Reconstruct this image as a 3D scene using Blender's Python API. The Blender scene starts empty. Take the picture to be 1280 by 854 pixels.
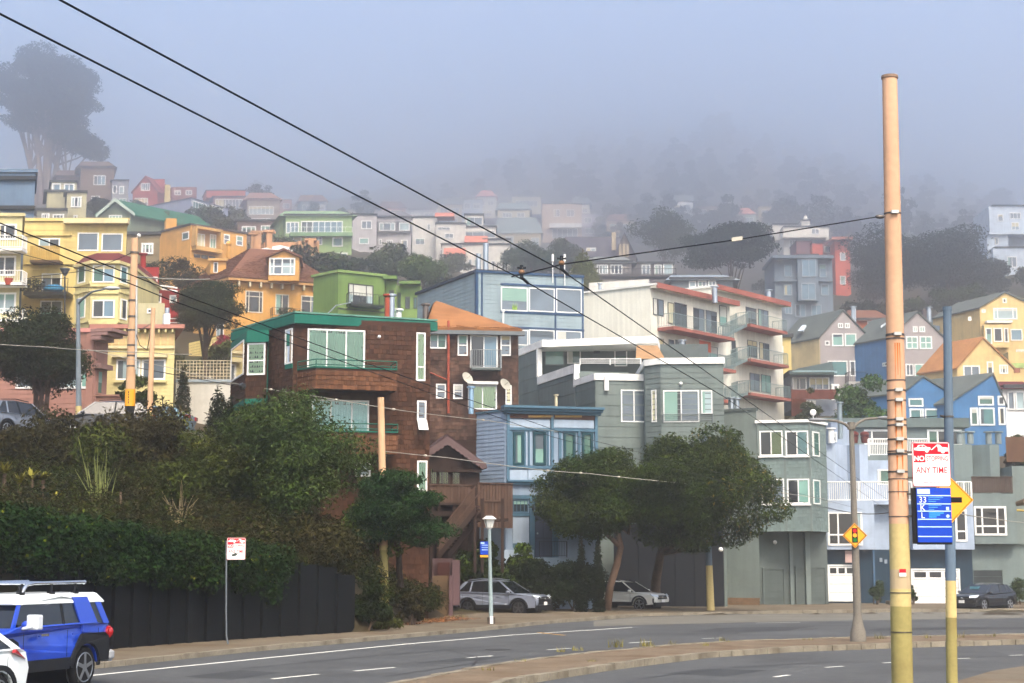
import bpy, math, random
import numpy as np
from mathutils import Vector
R = math.radians
SC = bpy.context.scene
COL = SC.collection
# ---------------------------------------------------------------- camera
F, PITCH, HC = 2000.0, R(8.0), 2.3          # focal length in photograph pixels, upward tilt, eye height
cam = bpy.data.cameras.new('camera'); cam_o = bpy.data.objects.new('camera', cam); COL.objects.link(cam_o)
cam.sensor_width = 36.0; cam.lens = 36.0 * F / 1280.0; cam.clip_start = 0.1; cam.clip_end = 6000
cam_o.location = (0, 0, HC); cam_o.rotation_euler = (R(90) + PITCH, 0, 0)
SC.camera = cam_o
# ---------------------------------------------------------------- world, sun, exposure
SUN_EL, SUN_AZ = R(50), R(163)               # azimuth clockwise from +Y: behind the camera, to its left
wd = bpy.data.worlds.new('World'); SC.world = wd; wd.use_nodes = True
nt = wd.node_tree; bg = nt.nodes['Background']
sky = nt.nodes.new('ShaderNodeTexSky'); sky.sky_type = 'NISHITA'; sky.sun_disc = False
sky.sun_elevation = SUN_EL; sky.sun_rotation = SUN_AZ; sky.air_density = 1.0; sky.dust_density = 3.0; sky.ozone_density = 1.0
nt.links.new(sky.outputs['Color'], bg.inputs['Color']); bg.inputs['Strength'].default_value = 0.15
sl = bpy.data.lights.new('sun', 'SUN'); sl.energy = 1.9; sl.angle = R(14); sl.color = (1.0, 0.91, 0.76)
so = bpy.data.objects.new('sun', sl); COL.objects.link(so); so.location = (40, -40, 120)
sd = Vector((math.sin(SUN_AZ) * math.cos(SUN_EL), math.cos(SUN_AZ) * math.cos(SUN_EL), math.sin(SUN_EL)))
so.rotation_euler = sd.to_track_quat('Z', 'Y').to_euler()
SC.view_settings.view_transform = 'Standard'; SC.view_settings.look = 'None'; SC.view_settings.gamma = 1.0
SC.view_settings.use_curve_mapping = False; SC.view_settings.exposure = 1.34
SC.render.engine = 'CYCLES'
cy = SC.cycles
cy.max_bounces = 8; cy.diffuse_bounces = 3; cy.glossy_bounces = 3; cy.transmission_bounces = 4; cy.transparent_max_bounces = 12
cy.volume_bounces = 5; cy.use_denoising = True; cy.caustics_reflective = False; cy.caustics_refractive = False
# ---------------------------------------------------------------- pixel to place
CT, ST = math.cos(PITCH), math.sin(PITCH)
CAMP = Vector((0, 0, HC))
def ray(px, py):
    u = (px - 640) / F; v = (427 - py) / F
    return Vector((u, CT - v * ST, ST + v * CT))
def at(px, py, Y):
    r = ray(px, py); return CAMP + r * (Y / r.y)
def atz(px, py, z):
    r = ray(px, py); return CAMP + r * ((z - HC) / r.z)
def gr(px, py): return atz(px, py, 0.0)
def flat(d0, pts):
    """roof corners of one height: the first lies at distance d0, the rest where their sight lines meet that height"""
    z = at(pts[0][0], pts[0][1], d0).z
    return [atz(p[0], p[1], z) for p in pts]
# ---------------------------------------------------------------- mesh builder
class MB:
    def __init__(s): s.v = []; s.f = []; s.sm = []
    def add(s, vs, fs, smooth=False):
        b = len(s.v); s.v += [tuple(v) for v in vs]
        for f in fs: s.f.append(tuple(i + b for i in f)); s.sm.append(smooth)
        return s
    def hexa(s, o, a, b, c):
        o, a, b, c = Vector(o), Vector(a), Vector(b), Vector(c)
        return s.add([o, o+a, o+a+b, o+b, o+c, o+a+c, o+a+b+c, o+b+c],
                     [(0,3,2,1), (4,5,6,7), (0,1,5,4), (1,2,6,5), (2,3,7,6), (3,0,4,7)])
    def box(s, x0, x1, y0, y1, z0, z1): return s.hexa((x0, y0, z0), (x1-x0, 0, 0), (0, y1-y0, 0), (0, 0, z1-z0))
    def cbox(s, c, sx, sy, sz): return s.box(c[0]-sx/2, c[0]+sx/2, c[1]-sy/2, c[1]+sy/2, c[2]-sz/2, c[2]+sz/2)
    def poly(s, pts): return s.add(pts, [tuple(range(len(pts)))])
    def prism(s, pts, vec, smooth=False):
        n = len(pts); vec = Vector(vec); pts = [Vector(p) for p in pts]
        s.add(pts + [p + vec for p in pts], [tuple(reversed(range(n))), tuple(range(n, 2*n))])
        b = len(s.v) - 2*n
        for i in range(n):
            j = (i+1) % n; s.f.append((b+i, b+j, b+n+j, b+n+i)); s.sm.append(smooth)
        return s
    def loft(s, A, B, cap=True):
        n = len(A); s.add(list(A) + list(B), ([tuple(reversed(range(n))), tuple(range(n, 2*n))] if cap else []) +
                          [(i, (i+1) % n, n+(i+1) % n, n+i) for i in range(n)]); return s
    def tube(s, pts, r, n=8, cap=True):
        pts = [Vector(p) for p in pts]; m = len(pts)
        rs = r if isinstance(r, (list, tuple)) else [r] * m
        vs = []; up = None
        for i in range(m):
            d = (pts[min(i+1, m-1)] - pts[max(i-1, 0)]).normalized()
            if up is None: up = Vector((0, 0, 1)) if abs(d.z) < .9 else Vector((0, 1, 0))
            a = d.cross(up).normalized(); b = d.cross(a).normalized()
            up = -b if abs(b.dot(up)) > .2 else up
            for k in range(n):
                t = 2*math.pi*k/n; vs.append(pts[i] + a*(rs[i]*math.cos(t)) + b*(rs[i]*math.sin(t)))
        fs = [(i*n+(k+1) % n, i*n+k, (i+1)*n+k, (i+1)*n+(k+1) % n) for i in range(m-1) for k in range(n)]
        s.add(vs, fs, True)
        if cap:                                          # caps keep vertices of their own so that the side stays smooth
            s.add(vs[:n], [tuple(range(n))]); s.add(vs[-n:], [tuple(reversed(range(n)))])
        return s
    def ball(s, c, rx, ry=None, rz=None, n=10, m=6):
        ry = ry or rx; rz = rz or rx; vs = []; fs = []
        for i in range(m+1):
            t = math.pi*i/m
            for k in range(n):
                p = 2*math.pi*k/n; vs.append((c[0]+rx*math.sin(t)*math.cos(p), c[1]+ry*math.sin(t)*math.sin(p), c[2]+rz*math.cos(t)))
        for i in range(m):
            for k in range(n): fs.append((i*n+k, i*n+(k+1) % n, (i+1)*n+(k+1) % n, (i+1)*n+k))
        return s.add(vs, fs, True)
    def mesh(s, name, mat=None, base=(0, 0, 0)):
        me = bpy.data.meshes.new(name); b = base
        me.from_pydata([(x-b[0], y-b[1], z-b[2]) for x, y, z in s.v], [], s.f)
        me.polygons.foreach_set('use_smooth', s.sm); me.update()
        if mat: me.materials.append(mat)
        return me
    def build(s, name, mat, parent=None, kind=None, bevel=0):
        o = bpy.data.objects.new(name, s.mesh(name, mat, base_of(parent))); COL.objects.link(o)
        if parent: o.parent = parent
        if kind: o['kind'] = kind
        if bevel:
            m = o.modifiers.new('bevel', 'BEVEL'); m.width = bevel; m.segments = 2; m.limit_method = 'ANGLE'; m.angle_limit = R(35)
        return o
def base_of(p):
    if p is None: return (0, 0, 0)
    b = Vector((0, 0, 0))
    while p is not None: b += p.location; p = p.parent
    return b
def tag(o, label=None, cat=None, group=None, kind=None):
    if label: o['label'] = label
    if cat: o['category'] = cat
    if group: o['group'] = group
    if kind: o['kind'] = kind
    return o
def thing(name, label, cat, loc=(0, 0, 0), group=None):
    o = bpy.data.objects.new(name, None); COL.objects.link(o); o.location = loc; o.empty_display_size = .2
    return tag(o, label, cat, group)
def struct(name, mb, mat, parent=None):
    o = mb.build(name, mat, parent)
    if parent is None: o['kind'] = 'structure'
    return o
def np_mesh(name, V, Q, mat, parent=None, smooth=False, kind=None):
    """quads (or tris) straight from numpy arrays"""
    b = np.array(base_of(parent), dtype=np.float32)
    me = bpy.data.meshes.new(name); k = Q.shape[1]
    me.vertices.add(len(V)); me.vertices.foreach_set('co', (V - b).astype(np.float32).ravel())
    me.loops.add(Q.size); me.loops.foreach_set('vertex_index', Q.astype(np.int32).ravel())
    me.polygons.add(len(Q)); me.polygons.foreach_set('loop_start', np.arange(0, Q.size, k, dtype=np.int32))
    me.polygons.foreach_set('loop_total', np.full(len(Q), k, dtype=np.int32))
    me.polygons.foreach_set('use_smooth', np.full(len(Q), smooth))
    me.update(calc_edges=True); me.materials.append(mat)
    o = bpy.data.objects.new(name, me); COL.objects.link(o)
    if parent: o.parent = parent
    if kind: o['kind'] = kind
    return o
# ---------------------------------------------------------------- materials
def lin(c): return tuple(((x/255/12.92) if x/255 <= .04045 else ((x/255+.055)/1.055)**2.4) for x in c)
MATS = {}
def mat(key, rgb, rough=.8, var=.12, scale=1.2, streak=.0, island=.0, hue=.0, bump=.0, bscale=30., spec=.14, metal=.0, fine=.0, coat=0, dirt=None, dirt_amt=0, dirt_scale=.8):
    if key in MATS: return MATS[key]
    m = bpy.data.materials.new(key); m.use_nodes = True; t = m.node_tree; N = t.nodes; L = t.links
    b = N['Principled BSDF']; b.inputs['Roughness'].default_value = rough; b.inputs['Specular IOR Level'].default_value = spec
    b.inputs['Metallic'].default_value = metal
    if coat: b.inputs['Coat Weight'].default_value = coat; b.inputs['Coat Roughness'].default_value = .05
    geo = N.new('ShaderNodeNewGeometry')
    def noise(sc, det=3, vec=None):
        n = N.new('ShaderNodeTexNoise'); n.inputs['Scale'].default_value = sc; n.inputs['Detail'].default_value = det
        L.new(vec or geo.outputs['Position'], n.inputs['Vector']); return n.outputs['Fac']
    def rng(x, a, bb, lo=.25, hi=.75):
        n = N.new('ShaderNodeMapRange'); n.inputs['From Min'].default_value = lo; n.inputs['From Max'].default_value = hi
        n.inputs['To Min'].default_value = a; n.inputs['To Max'].default_value = bb; L.new(x, n.inputs['Value']); return n.outputs['Result']
    def mul(x, y):
        n = N.new('ShaderNodeMath'); n.operation = 'MULTIPLY'; L.new(x, n.inputs[0]); L.new(y, n.inputs[1]); return n.outputs[0]
    f = rng(noise(scale), 1-var, 1+var)
    if fine: f = mul(f, rng(noise(scale*14, 4), 1-fine, 1+fine))
    if streak:
        mp = N.new('ShaderNodeMapping'); mp.inputs['Scale'].default_value = (3.5, 3.5, .18); L.new(geo.outputs['Position'], mp.inputs['Vector'])
        f = mul(f, rng(noise(1.0, 4, mp.outputs['Vector']), 1-streak, 1+streak*.4))
    if island: f = mul(f, rng(geo.outputs['Random Per Island'], 1-island, 1+island, 0, 1))
    c = N.new('ShaderNodeMix'); c.data_type = 'RGBA'; c.blend_type = 'MULTIPLY'; c.inputs['Factor'].default_value = 1
    c.inputs[6].default_value = (*lin(rgb), 1); L.new(f, c.inputs[7]); out = c.outputs[2]
    if dirt:
        d = N.new('ShaderNodeMix'); d.data_type = 'RGBA'; L.new(out, d.inputs[6]); d.inputs[7].default_value = (*lin(dirt), 1)
        L.new(rng(noise(dirt_scale, 5), 0, dirt_amt, .48, .66), d.inputs['Factor']); out = d.outputs[2]
    if hue:
        h = N.new('ShaderNodeHueSaturation'); L.new(out, h.inputs['Color']); L.new(rng(noise(scale*.6, 2), .5-hue, .5+hue), h.inputs['Hue']); out = h.outputs['Color']
    L.new(out, b.inputs['Base Color'])
    if bump:
        bn = N.new('ShaderNodeBump'); bn.inputs['Strength'].default_value = bump; bn.inputs['Distance'].default_value = .05
        L.new(noise(bscale, 5), bn.inputs['Height']); L.new(bn.outputs['Normal'], b.inputs['Normal'])
    MATS[key] = m; return m
def paint(key, rgb, **k):
    g = sum(rgb)/3; rgb = tuple((c + (g-c)*.12)*.91 for c in rgb) if min(rgb) < 215 else rgb
    d = dict(rough=.75, var=.07, scale=.5, streak=.15, fine=.05, dirt=tuple(int(c*.72) for c in rgb), dirt_amt=.35, dirt_scale=.7); d.update(k); return mat('paint_'+key, rgb, **d)
def metal(key, rgb, **k):
    d = dict(rough=.45, var=.10, scale=1.5, streak=.08, metal=.6, spec=.5); d.update(k); return mat('metal_'+key, rgb, **d)
def leafm(key, rgb, **k):
    d = dict(rough=.65, var=.35, scale=.7, island=.45, hue=.02, spec=.06); d.update(k)
    m = mat('leaf_'+key, rgb, **d); return m
def glass(key, rgb, rough=.08, var=.25, scale=.7, spec=.6): return mat('glass_'+key, rgb, rough=rough, var=var, scale=scale, spec=spec)
def clear_glass():
    if 'glass_clear' in MATS: return MATS['glass_clear']
    m = bpy.data.materials.new('glass_clear'); m.use_nodes = True; t = m.node_tree; N = t.nodes; L = t.links
    N.remove(N['Principled BSDF']); mx = N.new('ShaderNodeMixShader'); tr = N.new('ShaderNodeBsdfTransparent'); gl = N.new('ShaderNodeBsdfGlossy')
    tr.inputs['Color'].default_value = (.86, .95, .92, 1); gl.inputs['Roughness'].default_value = .03
    lw = N.new('ShaderNodeFresnel'); lw.inputs['IOR'].default_value = 1.5
    L.new(lw.outputs[0], mx.inputs[0]); L.new(tr.outputs[0], mx.inputs[1]); L.new(gl.outputs[0], mx.inputs[2])
    L.new(mx.outputs[0], N['Material Output'].inputs['Surface']); MATS['glass_clear'] = m; return m
WHITE = paint('white', (232, 230, 224)); CREAM = paint('cream', (236, 228, 204))
DARKM = metal('dark', (38, 40, 42)); GALV = metal('galvanised', (165, 172, 178), rough=.35, metal=.8)
GL = dict(dark=glass('dark', (34, 38, 42)), grey=glass('grey', (92, 104, 114)), blue=glass('blue', (96, 124, 140)), mint=glass('mint', (116, 158, 146)),
          green=glass('green', (54, 90, 78)), pale=glass('pale', (142, 160, 162)), cream=glass('cream', (190, 185, 150)), teal=glass('teal', (60, 105, 105)))
# ---------------------------------------------------------------- terrain
TC = [-150, 0, 200, 300, 400, 480, 560, 700, 900, 1000, 1280, 1430]
TR = [(75, [8.2, 8.2, 8.4, 7.6, 5, 2.2, .1, -.06, -.06, -.06, -.06, -.06]),
      (88, [10.2, 10.2, 10.2, 9.2, 7.2, 4.8, 2.0, .0, -.06, -.06, -.06, -.06]),
      (97, [11.8, 11.8, 11.8, 11, 9.4, 7.4, 5, 2, .2, 0, 0, 0]),
      (120, [15, 15, 15, 15, 15, 13, 11, 8, 8, 8, 8, 8]),
      (150, [21, 21, 23, 24, 24, 22, 20, 17, 15, 16, 16, 16]),
      (200, [34, 34, 37, 37, 37, 36, 33, 28, 24, 26, 28, 28]),
      (300, [63, 63, 66, 64, 62, 60, 56, 50, 44, 46, 52, 52]),
      (540, [125, 125, 124, 120, 118, 115, 110, 100, 100, 105, 110, 110]),
      (950, [223, 223, 220, 215, 211, 208, 204, 202, 202, 198, 195, 195]),
      (1700, [376, 376, 382, 388, 395, 406, 418, 436, 450, 436, 386, 376]),
      (2200, [425, 425, 450, 475, 505, 532, 560, 590, 600, 566, 478, 450]),
      (2400, [425, 425, 450, 475, 505, 532, 560, 590, 600, 566, 478, 450])]
TRY = np.array([r[0] for r in TR]); TRZ = np.array([r[1] for r in TR])
def lerp1(xs, ys, x): return float(np.interp(x, xs, ys))
def wall_y(p): return lerp1([-400, -150, 0, 140, 440, 475, 530, 560, 640], [30, 34, 38.5, 43, 54, 57, 66, 72, 74], p)
def terrain(x, y):
    p = 640 + 2000 * x / max(y, 12.0)
    row = [lerp1(TC, TRZ[i], p) for i in range(len(TR))]
    if y >= 75: return lerp1(TRY, row, y)
    yw = wall_y(p)
    if p > 640: return -.06 + (row[0] + .06) * max(0, (y - 68) / 7)
    top = lerp1([400, 440, 480, 560, 640], [2.1, 1.9, .95, .35, .0], p)
    if y < yw + .9: return -.06 if p < 436 else -.06 + (top+.06)*max(0, y-yw)/.9
    return top + (row[0] - top) * min(1, (y - yw - .9) / (75 - yw - .9))
def build_terrain():
    ys = list(np.arange(-80, 30, 10.)) + list(np.arange(30, 80, .8)) + list(np.arange(80, 200, 4.)) + list(np.arange(200, 600, 15.)) + list(np.arange(600, 2401, 65.))
    qs = np.linspace(-1, 1, 181)
    V = []
    rng = np.random.default_rng(5)
    for y in ys:
        hw = max(60, min(y * .55 + 40, 1250))
        for q in qs:
            x = q * hw; z = terrain(x, y)
            if y > 78: z += rng.uniform(-.3, .3) * min(1, y / 300) * 2
            V.append((x, y, z))
    n = len(qs); m = len(ys)
    Q = np.array([[i*n+k, i*n+k+1, (i+1)*n+k+1, (i+1)*n+k] for i in range(m-1) for k in range(n-1)])
    M = mat('hill_soil', (64, 54, 38), var=.35, scale=.15, fine=.3, dirt=(40, 50, 24), dirt_amt=.9, dirt_scale=.08, bump=.4, bscale=3)
    o = np_mesh('hillside_ground', np.array(V), Q, M, smooth=True); o['kind'] = 'structure'
build_terrain()
# ---------------------------------------------------------------- road
ASPH = mat('asphalt', (76, 77, 76), rough=.88, var=.14, scale=.25, fine=.12, bump=.25, bscale=60, dirt=(60, 60, 59), dirt_amt=.5, dirt_scale=.35)
CONC = mat('concrete_walk', (104, 94, 78), rough=.9, var=.14, scale=.6, fine=.14, bump=.2, bscale=40, dirt=(86, 70, 50), dirt_amt=.75, dirt_scale=.5)
KERB = mat('kerb_stone', (128, 120, 104), rough=.9, var=.2, scale=1.4, fine=.15, bump=.3, bscale=25, dirt=(80, 70, 56), dirt_amt=.6, dirt_scale=1.5)
LINE = mat('road_paint', (214, 212, 200), rough=.8, var=.12, scale=2, fine=.25)
YLINE = mat('road_paint_yellow', (196, 150, 70), rough=.8, var=.15, scale=2, fine=.3)
rb = MB(); rb.box(-140, 140, -60, 79, -.05, 0.0); 
struct('road', rb, ASPH)
def strip(px_pts, w, z=.004):
    """a painted line following sight-line points on the road"""
    P = [gr(*p) for p in px_pts]; L = []; Rr = []
    for i, p in enumerate(P):
        d = (P[min(i+1, len(P)-1)] - P[max(i-1, 0)]); d.z = 0; d.normalize(); n = Vector((-d.y, d.x, 0))
        L.append(p + n*w/2 + Vector((0, 0, z))); Rr.append(p - n*w/2 + Vector((0, 0, z)))
    mb = MB()
    for i in range(len(P)-1): mb.poly([L[i], Rr[i], Rr[i+1], L[i+1]])
    return mb
struct('edge_line', strip([(60, 850), (130, 843), (300, 826), (500, 806), (640, 794), (790, 784.5)], .15), LINE)
for a, b in (((443, 839), (493, 834.5)), ((584, 822.5), (616, 820)), ((684, 812.5), (714, 810.5)), ((786, 804), (814, 802)), ((878, 798.5), (904, 797.5)), ((945, 779), (1000, 778)),
             ((968, 846.5), (986, 844)), ((1032, 834.5), (1054, 833)), ((1104, 829), (1118, 828)), ((1196, 823.5), (1212, 823)), ((1262, 819.5), (1279, 819)), ((340, 849), (398, 843))):
    struct('lane_marking', strip([a, b], .12), LINE)
struct('lane_marking', strip([(672, 791), (706, 794.5)], .12, .008), YLINE)
def slab(name, px_pts, h, m, z0=-.04):
    P = [gr(*p) for p in px_pts]; mb = MB(); mb.prism([Vector((p.x, p.y, z0)) for p in P], (0, 0, h - z0)); return struct(name, mb, m)
# median: kerb blocks down both sides, worn paving between
def curve(pts, n):
    P = [gr(*p) for p in pts]; L = [0]
    for i in range(1, len(P)): L.append(L[-1] + (P[i]-P[i-1]).length)
    out = []
    for t in np.linspace(0, L[-1], n): out.append(Vector((lerp1(L, [p.x for p in P], t), lerp1(L, [p.y for p in P], t), 0)))
    return out
MED = mat('median_paving', (106, 92, 74), rough=.92, var=.2, scale=.9, fine=.18, bump=.3, bscale=25, dirt=(88, 70, 50), dirt_amt=.8, dirt_scale=.8)
FARE = [(440, 874), (540, 853.5), (590, 843.5), (640, 835), (740, 822), (840, 812.5), (920, 807), (1065, 802), (1280, 798), (1420, 795)]
NEARE = [(560, 880), (640, 857), (765, 837), (880, 822.5), (990, 815), (1140, 809.5), (1280, 805.5), (1420, 802)]
def median():
    root = thing('traffic_median', 'long narrow raised median with a worn kerb and dry weeds between the two roadways', 'median', gr(840, 818))
    A = curve(FARE, 61); B = curve(NEARE, 61)
    mb = MB(); c = Vector((0, 0, .13))
    for i in range(60): mb.hexa_pts = None; mb.poly([A[i]+c, B[i]+c, B[i+1]+c, A[i+1]+c])
    mb.build('paving', MED, root)
    rg = random.Random(3)
    for C in (A, B):
        S = -1 if C is B else 1
        for i in range(60):
            p, q = C[i], C[i+1]; d = (q-p); L = d.length; d.normalize(); n = Vector((-d.y, d.x, 0)) * S
            if (n.y > 0) != (S > 0): n = -n
            k = MB(); k.hexa(p + d*.012 - n*.10 + Vector((0, 0, -.04)), d*(L-.03), n*.2, Vector((0, 0, .185 + rg.uniform(-.008, .012))))
            k.build('kerb_stone', KERB, root)
    return root
median()
# far pavement, its kerb and the driveway aprons
PAV_EDGE = [(-200, 866), (0, 847.5), (140, 833), (300, 815.5), (500, 797.5), (605, 788), (690, 779), (740, 775.5), (800, 770.5), (960, 766.5), (1120, 764.5), (1280, 764), (1420, 764)]
def pavement():
    E = curve(PAV_EDGE, 90)
    mb = MB(); c = Vector((0, 0, .12))
    for i in range(89):
        p, q = E[i], E[i+1]
        mb.poly([p+c, q+c, Vector((q.x*1.34, q.y*1.34, .16)), Vector((p.x*1.34, p.y*1.34, .16))])
    o = struct('pavement', mb, CONC)
    rg = random.Random(8)
    for i in range(89):
        p, q = E[i], E[i+1]; d = q-p; L = d.length; d.normalize(); n = Vector((-d.y, d.x, 0))
        if n.y < 0: n = -n
        k = MB(); k.hexa(p + d*.01 - n*.17 + Vector((0, 0, -.04)), d*(L-.025), n*.2, Vector((0, 0, .17 + rg.uniform(-.01, .01))))
        k.build('kerb_stone', KERB, o)
    for i in range(0, 89, 1):                       # paving joints: slim dark grooves cut between the flags
        pass
    return o
pavement()
slab('near_pavement', [(1195, 860), (1240, 846), (1290, 838), (1420, 822), (1600, 880), (1300, 960)], .12, CONC)
LITTER = mat('leaf_litter', (128, 84, 48), var=.4, scale=3, island=.4)
def litter(name, px_pts, n, z, size=.05, seed=1, m=LITTER):
    rg = np.random.default_rng(seed); P = np.array([tuple(gr(*p)) for p in px_pts])
    w = rg.dirichlet(np.ones(len(P))*.7, n); C = w @ P; C[:, 2] = z + rg.uniform(.0, .02, n)
    a = rg.uniform(0, 6.28, n); s = size*rg.uniform(.5, 1.4, n)
    ax = np.stack([np.cos(a)*s, np.sin(a)*s, rg.uniform(-.3, .3, n)*s], 1); bx = np.stack([-np.sin(a)*s*.6, np.cos(a)*s*.6, rg.uniform(-.3, .3, n)*s], 1)
    V = np.stack([C-ax, C-bx, C+ax, C+bx], 1).reshape(-1, 3); Q = np.arange(4*n).reshape(-1, 4)
    o = np_mesh(name, V, Q, m, kind='stuff'); tag(o, 'dry brown leaves littering the pavement below the brown shingled building', 'leaf litter'); return o
litter('leaf_litter', [(450, 792), (520, 786), (560, 780), (600, 778), (470, 775), (540, 766), (620, 777)], 2600, .14)

GUT = mat('gutter_concrete', (104, 101, 92), rough=.9, var=.12, scale=.5, fine=.12, dirt=(90, 84, 74), dirt_amt=.5, dirt_scale=.3)
def sheet(name, px_pts, m, z):
    mb = MB(); mb.poly([gr(*p) + UP0*z for p in px_pts]); return struct(name, mb, m)
UP0 = Vector((0, 0, 1))
sheet('gutter_strip', [(742, 783), (742, 776.5), (800, 771.5), (960, 767.5), (1120, 765.5), (1420, 765), (1420, 771), (1000, 776.5), (860, 780)], GUT, .004)
PATCH = mat('asphalt_patch', (60, 61, 61), rough=.9, var=.12, scale=1, fine=.15, bump=.2, bscale=60); SEAM = mat('tar_seam', (40, 41, 42), rough=.7, var=.15, scale=2)
for q in ([(860, 790), (900, 785), (1020, 783), (980, 789)], [(520, 829), (570, 823), (640, 820), (600, 826)], [(1080, 788), (1105, 785), (1280, 784), (1280, 787)], [(230, 846), (300, 838), (350, 841), (290, 850)], [(830, 842), (880, 836), (960, 838), (905, 846)]): sheet('asphalt_patch', q, PATCH, .0035)
rg_ = random.Random(6)
for pts in ([(300, 836), (460, 821), (640, 806), (800, 795), (1000, 787), (1280, 783)], [(480, 846), (600, 828), (720, 815), (860, 804), (1050, 796), (1280, 793)], [(800, 849), (900, 836), (1020, 829), (1180, 823), (1280, 820)], [(560, 812), (600, 822), (585, 836)], [(905, 788), (890, 797), (915, 802)]):
    P = [(x + rg_.uniform(-3, 3), y + rg_.uniform(-.5, .5)) for x, y in pts]; struct('tar_seam', strip(P, .05, .0055), SEAM)
for x, y in ((622, 812), (1010, 786)):
    c = gr(x, y); mb = MB(); mb.tube([c + UP0*-.02, c + UP0*.007], .36, 20); o = mb.build('manhole_cover', metal('iron', (60, 58, 56), rough=.7), None); tag(o, 'round iron manhole cover in the far roadway ' + ('near the lamp post' if x < 700 else 'near the garage houses'), 'manhole cover')
def tufts(name, label, spots, m, seed):
    rg = random.Random(seed); mb = MB()
    for x, y, h in spots:
        c = gr(x, y); c.z = .1
        for k in range(16):
            a = rg.uniform(0, 6.28); l = h*rg.uniform(.5, 1.1); d = Vector((math.cos(a)*.5, math.sin(a)*.5, 1)).normalized(); s = Vector((-math.sin(a), math.cos(a), 0))*.014; b = c + Vector((rg.uniform(-.14, .14), rg.uniform(-.14, .14), 0)); mb.add([b - s, b + s, b + d*l], [(0, 1, 2)])
    o = mb.build(name, m, None, kind='stuff'); tag(o, label, 'weeds')
tufts('weeds', 'tufts of yellow green weeds growing along the median kerb', [(700, 820, .18), (722, 818, .15), (765, 814, .3), (772, 813.5, .35), (805, 815, .35), (812, 815, .3), (838, 812.5, .2), (905, 808, .22), (650, 834, .12), (1100, 804, .3), (1010, 806, .15), (1160, 803, .2), (1200, 802.5, .3), (1240, 801, .2), (880, 813, .15), (740, 834, .12), (610, 846, .14)], leafm('weed', (112, 104, 48)), 4)
tufts('weeds', 'dry grass tufts along the foot of the retaining wall and pavement', [(460+i*9, 790 - i*1.2, .2) for i in range(14)] + [(180+i*16, 812 - i*1.4, .16) for i in range(16)] + [(512, 770, .4), (535, 774, .35), (550, 772, .3), (580, 776, .25)], leafm('weed_dry', (110, 94, 54)), 5)
# ---------------------------------------------------------------- building kit
BLINDS = [mat('blind_%s' % n, c, rough=.9, var=.06) for n, c in (('white', (184, 184, 174)), ('mint', (122, 152, 140)), ('cream', (190, 178, 138)), ('shade', (84, 92, 98)))]
UP = Vector((0, 0, 1)); GRID = Vector((-.30, .954, 0))
def run(x, y, dd): return GRID*(dd/.954) if x < -.06*y else Vector((0, dd, 0))
class Wall:
    """a vertical wall plane through two plan points, with its outward side towards the street"""
    def __init__(s, A, B, flip=False):
        s.A = Vector((A[0], A[1], 0)); s.B = Vector((B[0], B[1], 0)); d = s.B - s.A; s.L = d.length; s.d = d.normalized()
        n = Vector((s.d.y, -s.d.x, 0))
        if n.dot(Vector((0, 0, 0)) - (s.A + s.B)/2) < 0: n = -n
        s.n = -n if flip else n
    def hit(s, px, py):
        r = ray(px, py); t = (s.A - Vector((0, 0, 0))).dot(s.n) / r.dot(s.n)
        p = CAMP + r * t; return (p - s.A).dot(s.d), p.z
    def rect(s, q):
        xm, ym = (q[0]+q[2])/2, (q[1]+q[3])/2
        return s.hit(q[0], ym)[0], s.hit(q[2], ym)[0], s.hit(xm, q[3])[1], s.hit(xm, q[1])[1]
    def pt(s, u, z, o=0): return s.A + s.d*u + s.n*o + UP*z
    def box(s, mb, u0, u1, z0, z1, o0, o1):
        mb.hexa(s.pt(u0, z0, o0), s.d*(u1-u0), s.n*(o1-o0), UP*(z1-z0)); return mb
    def off(s, o): return Wall(s.A + s.n*o, s.B + s.n*o)
def ground_z(P, below=1.0): return min(terrain(p[0], p[1]) for p in P) - below
def house(name, label, P, group=None, cat='house', z=None):
    c = sum((Vector((p[0], p[1], 0)) for p in P), Vector()) / len(P)
    return thing(name, label, cat, (c.x, c.y, z if z is not None else ground_z(P, 0)), group)
def body(root, plan, m, z0=None, name='wall', drop=1.0):
    """a solid storey block: plan corners carry the height of the wall top above them"""
    z0 = ground_z(plan, drop) if z0 is None else z0
    mb = MB(); mb.loft([Vector((p[0], p[1], z0)) for p in plan], [Vector(p) for p in plan]); return mb.build(name, m, root)
def back(P, depth=None, vec=None):
    """close a plan given as left, corner, right with its hidden rear corners"""
    if len(P) == 3: return P + [P[2] + (P[0]-P[1])]
    a, b = P; d = b - a; n = Vector((-d.y, d.x, 0)).normalized()
    if n.y < 0: n = -n
    if (a.x + b.x)*.5 < -.06*a.y: n = GRID              # the left-hand streets run back to the left
    return [a, b, b + n*depth, a + n*depth]
def roof_slab(root, plan, m, t=.18, over=.3, name='roof', lift=0.0):
    c = sum((Vector(p) for p in plan), Vector()) / len(plan); mb = MB(); Q = []
    n = len(plan)
    for i in range(n):                                    # offset each corner outwards
        p = Vector(plan[i]); e0 = (p - Vector(plan[i-1])); e1 = (Vector(plan[(i+1) % n]) - p); e0.z = e1.z = 0; e0.normalize(); e1.normalize()
        a = Vector((e0.y, -e0.x, 0)); b = Vector((e1.y, -e1.x, 0))
        if a.dot(p - c) < 0 and b.dot(p - c) < 0: a, b = -a, -b
        k = (a + b); k = k / max(.3, k.dot(a)); Q.append(p + k*over + UP*lift)
    mb.prism(Q, (0, 0, t)); return mb.build(name, m, root)
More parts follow.
